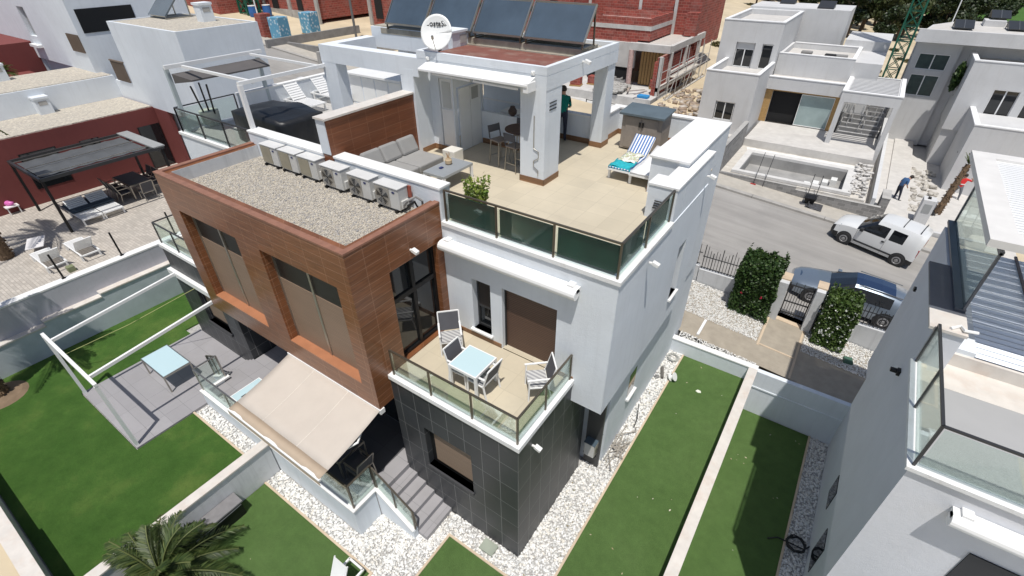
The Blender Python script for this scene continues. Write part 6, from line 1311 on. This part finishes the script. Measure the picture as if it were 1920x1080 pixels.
# ================================================================== vegetation
DKG = leafmat('dark_hedge_leaves', [(.030,.070,.014),(.020,.050,.010),(.050,.095,.02),(.035,.075,.018),(.075,.12,.03)], trans=.15)
LTG = leafmat('light_hedge_leaves', [(.06,.11,.02),(.04,.08,.015),(.10,.16,.035),(.05,.09,.02),(.13,.19,.05)], trans=.2)
def hedge(label, x0, x1, y0, y1, z0, z1, seed, m, flowers, fm):
    t = thing('hedge', label, 'hedge', ((x0+x1)/2, (y0+y1)/2, z0)); rng = np.random.default_rng(seed); hx, hy, h = (x1-x0)/2, (y1-y0)/2, z1-z0
    n = 15000; P = rng.uniform(-1,1,(n,3)); ax = rng.integers(0,5,n)
    for a in range(5):
        k_2 = ax == a; s_ = rng.uniform(.78,1.04,k_2.sum())
        if a < 4: P[k_2, a//2] = s_*(1 if a % 2 else -1)
        else: P[k_2, 2] = s_
    bump_ = 1+.06*np.sin(P[:,0]*5+seed)*np.cos(P[:,2]*6)+.05*np.sin(P[:,1]*7+P[:,2]*4); C = np.stack([P[:,0]*hx*bump_, P[:,1]*hy*bump_, (P[:,2]*.5+.5)*h*(1+.03*np.sin(P[:,0]*8+P[:,1]*6))],1)
    sp_ = rng.uniform(-1,1,(60,2)); ex = np.concatenate([np.stack([np.full(7,a*hx), np.full(7,c*hy), h+np.linspace(0,rng.uniform(.05,.28),7)],1)+rng.normal(size=(7,3))*.02 for a, c in sp_]); C = np.concatenate([C, ex])
    V, F = leaves(C, .075, rng, 1.5); npmesh('foliage', V, F, m, t)
    b = MB(); b.box(-hx*.8,hx*.8,-hy*.8,hy*.8,.1,h*.88); b.build('branches', mat('inner_twigs', (.02,.025,.012), .9, var=0), t)
    q = rng.uniform(-1,1,(flowers,3)); k_2 = rng.random(flowers) < .6; q[k_2,1] = -1.02; q[~k_2,0] = -1.02; q[:,2] = q[:,2]*.5+.4; C = np.concatenate([np.stack([a[0]*hx, a[1]*hy, a[2]*h+.1])[None]+rng.normal(size=(5,3))*.03 for a in q]); V, F = leaves(C, .06, rng, 1.1); npmesh('flowers', V, F, fm, t)
    return t
hedge('large dark green clipped hedge with a few red flowers beside the street fence', 1.72,3.2,13.4,14.75,.35,2.75,3,DKG,9,mat('red_petals', (.50,.02,.06), .7, var=0))
hedge('smaller clipped hedge with white flowers beside the right gate pier', 4.98,6.05,13.4,14.45,.15,2.2,5,LTG,70,mat('white_petals', (.70,.72,.66), .7, var=0))
def palm(label, loc, trunk_h, R0, n_f, seed, cols, tr=.2, droop=1.0, lean=(0,0), elev=(0, 75), leafw=.022, rad=.15, seg=22, group=None, leaf_l=.34):
    t = thing('palm_tree', label, 'palm tree', loc, group=group); rng = np.random.default_rng(seed); Vs = []; n_ = 0; top = Vector((lean[0], lean[1], trunk_h))
    b = MB(); pts = [(lean[0]*(i/10)**1.2, lean[1]*(i/10)**1.2, trunk_h*i/10) for i in range(11)]; b.tube(pts, [tr*(1.25-.4*i/10) for i in range(11)], 12)
    to = b.build('trunk', mat('palm_bark', (.13,.085,.05), .95, var=.3, vs=9, bump=1, bs=14), t)
    C = []
    if trunk_h > .5:
        n = int(90*trunk_h); u = rng.random(n); a = rng.uniform(0,6.28,n); rr = tr*(1.25-.4*u)+.03; C = np.stack([lean[0]*u**1.2+np.cos(a)*rr, lean[1]*u**1.2+np.sin(a)*rr, u*trunk_h],1); V, F = leaves(C, .09, rng, 1.2); npmesh('bark_stubs', V, F, mat('bark_stub', (.17,.11,.065), .95, var=.2), to)
    quads = []; rach = MB()
    for k in range(n_f):
        az = rng.uniform(0,6.283); el = R_(rng.uniform(*elev)); L_ = R0*rng.uniform(.8,1.1); dirh = np.array([math.cos(az), math.sin(az), 0]); side = np.array([-math.sin(az), math.cos(az), 0]); u = np.linspace(0,1,seg)
        hor = L_*u*math.cos(el)+L_*.12*u*u*math.sin(el); ver = L_*u*math.sin(el)-L_*droop*(.25+.45*math.cos(el))*u**2.2
        Pc = np.array(top)[None]+dirh[None]*hor[:,None]+np.array([0,0,1])[None]*ver[:,None]; rach.tube([tuple(p) for p in Pc[::3]], .016*R0/2, 4)
        T_ = np.gradient(Pc, axis=0); T_ /= np.linalg.norm(T_,axis=1)[:,None]; Nn_ = np.cross(T_, side[None]); 
        for s_ in (1,-1):
            for fr in (0,.5):
                for i in range(2, seg-1):
                    p = Pc[i]*(1-fr)+Pc[i+1]*fr; ll = leaf_l*R0/2*math.sin(math.pi*(.12+.83*u[i]))**.7*rng.uniform(.85,1.15); d = T_[i]*rng.uniform(.55,.8)+side*s_*.8-Nn_[i]*s_*0+np.array([0,0,rng.uniform(-.35,.12)]); d /= np.linalg.norm(d); wv_ = np.cross(d, np.array([0,0,1])); wv_ /= np.linalg.norm(wv_)+1e-6; wv_ = wv_*leafw*.5+T_[i]*leafw*.3
                    m_ = p+d*ll*.5+np.array([0,0,.01]); e_ = p+d*ll+np.array([0,0,-.10*ll]); quads += [p, m_-wv_, e_, m_+wv_]
    V = np.array(quads); npmesh('fronds', V, np.arange(len(V)).reshape(-1,4), leafmat('palm_leaf_%d' % seed, cols), t); rach.build('frond_stems', mat('frond_stem_%d' % seed, (.11,.13,.04), .6, var=0), t)
    return t
PC = [(.045,.075,.014),(.07,.11,.02),(.11,.15,.03),(.05,.085,.02),(.18,.20,.05)]
PB_ = [(.030,.055,.012),(.05,.085,.018),(.085,.12,.03),(.035,.065,.016),(.13,.16,.045)]
palm('feathery palm with arching fronds in the bottom left garden beside the dark box', (-6.72,-5.55,0), .7, 1.95, 64, 21, PB_, tr=.24, elev=(5,80), leafw=.026, droop=.95, seg=34, leaf_l=.36)
palm('tall palm at the left edge, its trunk foot on the lawn', (-17.62,-5.75,.55), 6.2, 2.0, 34, 22, PC, tr=.2, elev=(-10,70), leafw=.035)
palm('palm beyond the left edge shading the paved patio', (-22.95,-3.0,2.9), 6.0, 2.2, 34, 23, PC, tr=.2, elev=(-5,70), leafw=.04)
palm('young leaning palm with tied fronds beside the person in red', (9.45,30.75,-.34), 2.9, .65, 16, 24, PC, tr=.15, elev=(50,85), leafw=.03, droop=.1, lean=(.35,.9), seg=12)
palm('low bushy palm between the white houses at the top left', (-38.5,3.2,6.6), .4, 1.0, 22, 25, PC, tr=.15, elev=(15,80), leafw=.04, seg=12)
b = MB(); b.lathe([(.75,0),(.6,.08),(.2,.12)],(0,0,0),20); o = b.build('soil_ring', mat('dry_soil', (.20,.14,.09), .95, var=.2), None); o.location = (-17.62,-5.75,.56); props(o, 'ring of dry soil around the foot of the left edge palm', 'soil bed')
# pines: three crowns, many trees
PINE = [leafmat('pine_needles_%d' % i, c, trans=.1) for i, c in enumerate(([(.022,.038,.012),(.035,.055,.016),(.05,.072,.02),(.028,.045,.014)], [(.035,.048,.014),(.055,.07,.02),(.075,.09,.028),(.04,.055,.016)], [(.016,.03,.012),(.026,.045,.014),(.04,.06,.018),(.02,.036,.012)]))]
def pine(kind, loc, sc, label):
    t = thing('pine_tree', label, 'tree', loc, group='pine trees at the top of the picture'); rng = np.random.default_rng(100+kind); C = []
    for k in range(16):
        a = rng.uniform(0,6.28); rr = rng.uniform(0,2.1); z = rng.uniform(2.2,6.2); rr *= (1.25-z/8); r_ = rng.uniform(.7,1.35); d = rng.normal(size=(230,3)); d /= np.linalg.norm(d,axis=1)[:,None]; C.append(d*r_*rng.uniform(.6,1,(230,1))*np.array([1,1,.72])+np.array([math.cos(a)*rr, math.sin(a)*rr, z]))
    V, F = leaves(np.concatenate(C), .30, rng, 1.6); npmesh('crown', V, F, PINE[kind], t)
    b = MB(); b.tube([(0,0,-.3),(.1,.05,2),(.0,.1,4.5)],[.22,.17,.08],7)
    for k in range(5): a = k*1.3; b.tube([(.08,.05,1.8+k*.4),(math.cos(a)*1.3,math.sin(a)*1.3,3+k*.4)],[.09,.03],5)
    b.build('trunk', mat('pine_bark_%d' % kind, (.10,.07,.05), .95, var=.2), t); t.scale = (sc,)*3
    return t
protos = {}
r = random.Random(11); spots = []
for i in range(700):
    x, y = r.uniform(-30, 22), r.uniform(84, 178)
    lim0 = 97 - .0*x if x < -10 else 90
    if x < -6 and y < 100+(-6-x)*.6: continue
    if x >= -6 and x < 3 and y < 91: continue
    if x >= 3 and y < 86+(x-3)*2.0: continue
    if x > 9 and y > 122+(x-9)*3: continue
    if any((x-a)**2+(y-c)**2 < 3.7**2 for a, c in spots): continue
    spots.append((x, y))
spots.sort(key=lambda p: p[1])
names_ = ['dark green rounded pine in the wood beyond the villas', 'olive green pine in the wood beyond the villas', 'very dark pine in the wood beyond the villas']
for i, (x, y) in enumerate(spots[:230]):
    k_2 = r.choice((0,0,1,2)); sc = r.uniform(.75,1.25); z = sandz(x, y)
    if k_2 not in protos: protos[k_2] = pine(k_2, (x,y,z), sc, names_[k_2])
    else:
        q = dup(protos[k_2], (x,y,z), r.uniform(0,6.28)); q.scale = (sc, sc, sc*r.uniform(.85,1.15))
# golf green far right
gx = [9,16,26,40,60,90,140]; gy = [118,140,175,220,300,420,700]
b = MB(); b.grid([[(x, y, sandz(x, y)+.35) for x in gx] for y in gy]); props(b.build('golf_green', GOLF, smooth=True, at=(9,118,0)), kind='structure')
for i, (x, y) in enumerate(((31,205),(36,212),(42,190),(27,214))): q = dup(protos[0], (x,y,sandz(x,y)+.3), i, ('dark pine standing alone on the green at the top right','second dark pine on the green at the top right','dark pine at the right end of the green','small dark pine at the far side of the green')[i], 'pines on the green'); q.scale = (.9,.9,.8)
# scrub bushes on the sand
V, F = leafball(700, .8, .16, 31, (1,1,.55), .3); bush0 = None
for i in range(46):
    x, y = r.uniform(-30, 9), r.uniform(62, 96)
    if r.random() < .35: x, y = r.uniform(-45,-18), r.uniform(70,110)
    if bush0 is None:
        bush0 = thing('dry_shrub', 'low dry shrub on the sandy bank beyond the villas', 'shrub', (x,y,sandz(x,y)), group='dry shrubs on the sand'); npmesh('foliage', V, F, leafmat('dry_shrub_leaves', [(.13,.12,.05),(.09,.10,.035),(.2,.16,.07),(.07,.08,.03)]), bush0); b = MB(); b.tube([(0,0,-.2),(.05,0,.3)],[.05,.03],5); b.build('stem', mat('twig', (.12,.08,.05), .9, var=0), bush0)
    else: q = dup(bush0, (x,y,sandz(x,y)), r.uniform(0,6)); q.scale = (r.uniform(.5,1.3),)*3
# planting between the villas
t = thing('garden_bed', 'dark green spiky planting in a white planter between the villas', 'planter', (7.5,46.6,0)); b = MB(); b.box(-1.0,1.2,-.2,3,-.4,1.0); b.build('planter_wall', WHITE2, t)
V, F = leafball(2600, 1.1, .17, 33, (1,1.3,.9), .2); V = V+np.array([0,1.4,1.2]); npmesh('foliage', V, F, DKG, t)
t = thing('climbing_plant', 'dark climbing plant on the corner between the two right villas', 'plant', (8.5,41.6,0)); V, F = leafball(1200, .9, .14, 34, (.3,.5,1.1), .2); V = V+np.array([0,.2,5.3]); npmesh('foliage', V, F, DKG, t); b = MB(); b.tube([(0,.2,4.4),(.02,.2,6.2)],.04,6); b.build('stem', mat('dark_stem', (.06,.05,.03), .9, var=0), t)

# ================================================================== street and site bits
tp = thing('letterbox_pier', 'white entrance pier with a grey meter hatch beside the leaning palm', 'pillar', (8.55,28.8,-.5)); b = MB(); b.box(-.3,.3,-.35,.35,0,1.72); b.build('pier', WHITE2, tp); b = MB(); b.box(-.18,.18,-.372,-.351,1.0,1.5); b.build('hatch', mat('hatch_grey', (.33,.34,.34), .5), tp); b = MB(); b.box(-.12,.02,-.1,.1,1.72,1.80); b.build('bracket', BLK, tp)
wallthing('low_wall', 'low white wall behind the white van', [(8.75,11.5,27.2,27.4,-.8,.0),(8.3,8.75,25.6,27.2,-.7,-.15)], (), WHITE2)
tp = thing('rubbish_sack', 'dark plastic sack slumped at the foot of the leaning palm', 'sack', (9.0,30.4,-.4)); V, F = leafball(500, .35, .16, 41, (1,1,.8), .8); npmesh('sack', V, F, BPLA, tp); b = MB(); b.lathe([(.28,0),(.33,.2),(.2,.42),(.05,.5)],(0,0,0),14); b.build('bag', BPLA, tp, smooth=True)
tp = thing('wheelbarrow', 'black wheelbarrow tipped on its nose with its handles up against the block wall', 'wheelbarrow', (2.95,26.5,.28)); b = MB()
b.hexa([(-.18,-.2,.12),(.18,-.2,.12),(.18,.1,.12),(-.18,.1,.12),(-.32,-.28,.5),(.32,-.28,.5),(.3,.30,.55),(-.3,.30,.55)]); b.build('tray', BLK, tp)
b = MB(); b.tube([(-.2,-.1,.1),(-.22,.25,.9),(-.22,.5,1.7)],.022,6); b.tube([(.2,-.1,.1),(.22,.25,.9),(.22,.5,1.7)],.022,6); b.build('handles', DGM, tp)
b = MB(); b.lathe([(.15,-.04),(.18,-.03),(.18,.03),(.15,.04)],(0,0,0),16); b.xform(Matrix.Translation((0,-.35,.18)) @ Matrix.Rotation(R_(90),4,'Y')); b.build('wheel', TYRE, tp)
tp = thing('plastic_sheet', 'crumpled grey-black plastic sheet under the tipped wheelbarrow', 'sheet', (2.95,26.35,.26)); rng = np.random.default_rng(8); b = MB(); b.grid([[(-.75+i*.15, -.5+k*.14, .05+rng.uniform(0,.28)*math.exp(-((i-5)**2+(k-3)**2)/14)) for k in range(8)] for i in range(11)]); b.build('sheet', mat('grey_black_plastic', (.07,.07,.075), .35, var=.4, vs=9), tp)
for x, y, lab in ((-.35,26.9,'broom with a red head leaning over the block wall'),(.2,26.95,'thin pole leaning over the block wall next to the broom')):
    tp = thing('broom', lab, 'tool', (x,y,slz(x)+.1)); b = MB(); b.tube([(0,0,.02),(.1,.6,1.9)],.018,6); b.build('handle', DGM, tp)
    if 'red' in lab: b = MB(); b.box(-.16,.16,-.05,.05,0,.06); b.build('head', mat('red_bristles', (.4,.03,.03), .8), tp)
# rubble and materials on the brick site, pallets, poles
def rubble(name, label, x0, x1, y0, y1, z, n, s, m, seed, cat='rubble'):
    rng = np.random.default_rng(seed); P = np.stack([rng.uniform(x0,x1,n), rng.uniform(y0,y1,n), rng.uniform(0,.3,n)],1); V = []; 
    cube = np.array([(-1,-1,-1),(1,-1,-1),(1,1,-1),(-1,1,-1),(-1,-1,1),(1,-1,1),(1,1,1),(-1,1,1)])*.5; F0 = np.array([(0,3,2,1),(4,5,6,7),(0,1,5,4),(1,2,6,5),(2,3,7,6),(3,0,4,7)]); Fs = []
    for i in range(n):
        a, t_ = rng.uniform(0,6.28), rng.uniform(-.5,.5); S = s*rng.uniform(.4,1.3,3)*np.array([1.4,.8,.5]); q = cube*S; c, s_ = math.cos(t_), math.sin(t_); q = np.stack([q[:,0], q[:,1]*c-q[:,2]*s_, q[:,1]*s_+q[:,2]*c],1); c, s_ = math.cos(a), math.sin(a); q = np.stack([q[:,0]*c-q[:,1]*s_, q[:,0]*s_+q[:,1]*c, q[:,2]],1); V.append(q+P[i]+np.array([0,0,z])); Fs.append(F0+8*i)
    o = npmesh(name, np.concatenate(V), np.concatenate(Fs), m, at=(x0,y0,z)); return props(o, label, cat, kind='stuff')
rubble('rubble', 'grey broken slabs and offcuts heaped on the brick site slab', -17.2,-14.9,38.4,41.5,1.7,150,.42,CONC,51); rubble('rubble', 'dark scraps and blocks in front of the brick portico', -17.6,-15.8,41.2,43,1.7,60,.45,CONCD,52)
rubble('rubble', 'brown and pale rubble on the ground between brick house and white villa', -10.8,-7.2,30,46,1.2,260,.4,pebmat('site_rubble', [(.45,.36,.26),(.3,.22,.16),(.55,.5,.44),(.2,.17,.15)]),53); rubble('rubble', 'white rubble strip beside the pool', 4.7,5.5,27.6,33,.93,120,.22,mat('white_rubble', (.6,.58,.55), .9),54)
rubble('rubble', 'pale rubble and dust on the ground beside the entrance ramp', 7.9,9.4,30,38,-.35,160,.25,mat('pale_rubble', (.5,.47,.42), .9, var=.2),55)
g = MB(); g.hexa([(5.56,27.3,-.9),(6.7,27.3,-.9),(6.7,46,-.9),(5.56,46,-.9),(5.56,27.3,.05),(6.7,27.3,-.05),(6.7,46,.2),(5.56,46,.2)]); g.hexa([(7.9,27.4,-.9),(13,27.4,-1.2),(13,48,-1.2),(7.9,48,-.9),(7.9,27.4,-.15),(13,27.4,-.62),(13,48,-.4),(7.9,48,-.1)]); props(g.build('dusty_ground', SCREED, at=(8,28,-.9)), kind='structure')
b = MB(); b.box(-.5,.5,-.3,.3,0,.25); o = b.build('tarpaulin', mat('bright_blue_tarp', (.03,.25,.55), .6), None, bevel=.05); o.location = (-12.6,38.8,1.62); props(o, 'small bright blue tarpaulin on the edge of the brick site slab', 'tarpaulin')
for i, (x, y, lab) in enumerate(((-18.6,41.0,'pallet of red bricks at the back of the brick site slab'),(-19.8,39.6,'pallet of red bricks near the left end of the brick site slab'),(-13.0,42.6,'pallet of red bricks beside the scaffolding'))):
    tp = thing('brick_pallet', lab, 'pallet', (x,y,1.63), R_(12*i), 'brick pallets on the site'); b = MB(); b.box(-.5,.5,-.4,.4,.12,.75); b.build('bricks', BRICK, tp); b = MB(); b.box(-.55,.55,-.45,.45,0,.12); b.build('pallet_base', OSB, tp)
for i in range(7):
    q9 = random.Random(i+60); x, y = -17.5+i*.75, 38.9+q9.random()*2; b = MB(); b.box(-.9,.9,-.08,.08,0,.05); o = b.build('plank', mat('raw_plank_%d' % i, (.45-.03*i,.36-.02*i,.24), .85), None); o.location = (x,y,1.64+.05*i); o.rotation_euler = (0,0,q9.random()*3); props(o, 'loose pale plank lying on the brick site slab', 'plank', 'loose planks on the site slab')
tp = thing('site_railing', 'grey metal railing in front of the brick site below the slab edge', 'railing', (-12.5,34.4,.9)); b = MB()
for z in (.35,.7,1.05): b.bar((-3.5,0,z),(3.5,0,z),.05,.05)
each(b, 'rail', DGM, tp); b = MB()
for x in (-3.5,-1.2,1.2,3.5): b.bar((x,0,0),(x,0,1.1),.06,.06)
each(b, 'post', DGM, tp)
PAL = newmat('blue_white_wrapping'); m_, t_, b_ = PAL; PAL = m_; v_ = t_.nodes.new('ShaderNodeTexVoronoi'); v_.inputs['Scale'].default_value = 3.2; g_ = t_.nodes.new('ShaderNodeNewGeometry'); L(t_, g_.outputs['Position'], v_.inputs['Vector']); L(t_, ramp(t_, v_.outputs['Distance'], [(.2,(.60,.70,.74)),(.45,(.12,.34,.50))]), b_.inputs['Base Color']); b_.inputs['Roughness'].default_value = .4
for (x, y), lab in (((-48.3,27.9),'stack of blue and white wrapped blocks, nearer the grey wall'),((-48.7,31.9),'stack of blue and white wrapped blocks, farther along the sand')):
    tp = thing('wrapped_pallet', lab, 'pallet', (x,y,slz(x)), R_(8), 'wrapped pallets on the sand'); b = MB(); b.box(-.7,.7,-.7,.7,.15,2.15); b.build('blocks', PAL, tp, bevel=.04); b = MB(); b.box(-.75,.75,-.75,.75,0,.14); b.build('pallet_base', OSB, tp)
tp = thing('wrapped_pallet', 'tall stack of dark red bricks beside the blue wrapped stack', 'pallet', (-50.2,27.5,slz(-50.2))); b = MB(); b.box(-.5,.5,-.6,.6,0,2.2); b.build('blocks', BRICK, tp); b = MB(); b.box(-.55,.55,-.65,.65,-.1,0); b.build('pallet_base', OSB, tp)
for x, y, h, rr, lab, m in ((-55.1,30,3.2,.07,'thin white pole rising beside the stacked bricks',WMET),(-44,34,4.2,.13,'grey steel pole rising in front of the red brick building',mat('steel_grey', (.2,.2,.2), .5, .5))):
    b = MB(); b.tube([(0,0,0),(-.1,0,h+2)],rr,8); o = b.build('site_pole', m, None); o.location = (x,y,slz(x)); props(o, lab, 'pole')
CR2 = thing('crane_mast', 'green lattice crane base at the top left beside the brick building', 'crane', (-61.5,33,5.9)); b = MB()
for x in (-.8,.8):
    for y in (-.8,.8): b.bar((x,y,0),(x,y,9),.2,.2)
each(b, 'upright', GRNM, CR2); b = MB()
for i in range(6):
    z = .3+i*1.4
    for p, q in (((-.8,-.8),(.8,-.8)),((.8,-.8),(.8,.8)),((-.8,.8),(.8,.8)),((-.8,-.8),(-.8,.8))): b.bar((*p,z),(*q,z),.1,.1); b.bar((*p,z),(*q,z+1.4),.1,.1); b.bar((*q,z),(*p,z+1.4),.08,.08)
b.build('lattice', GRNM, CR2)
for x, y, lab in ((-59.9,32.4,'blue plastic drum beside the left crane base, left one'),(-59.5,34.0,'blue plastic drum beside the left crane base, right one')):
    tp = thing('plastic_drum', lab, 'drum', (x,y,slz(x)), group='blue drums'); b = MB(); b.lathe([(.45,0),(.5,.4),(.45,1.1)],(0,0,0),14); b.build('drum', mat('blue_drum', (.03,.12,.35), .5), tp); b = MB(); b.lathe([(.47,1.1),(.47,1.16)],(0,0,0),14); b.build('lid', WPLA, tp)
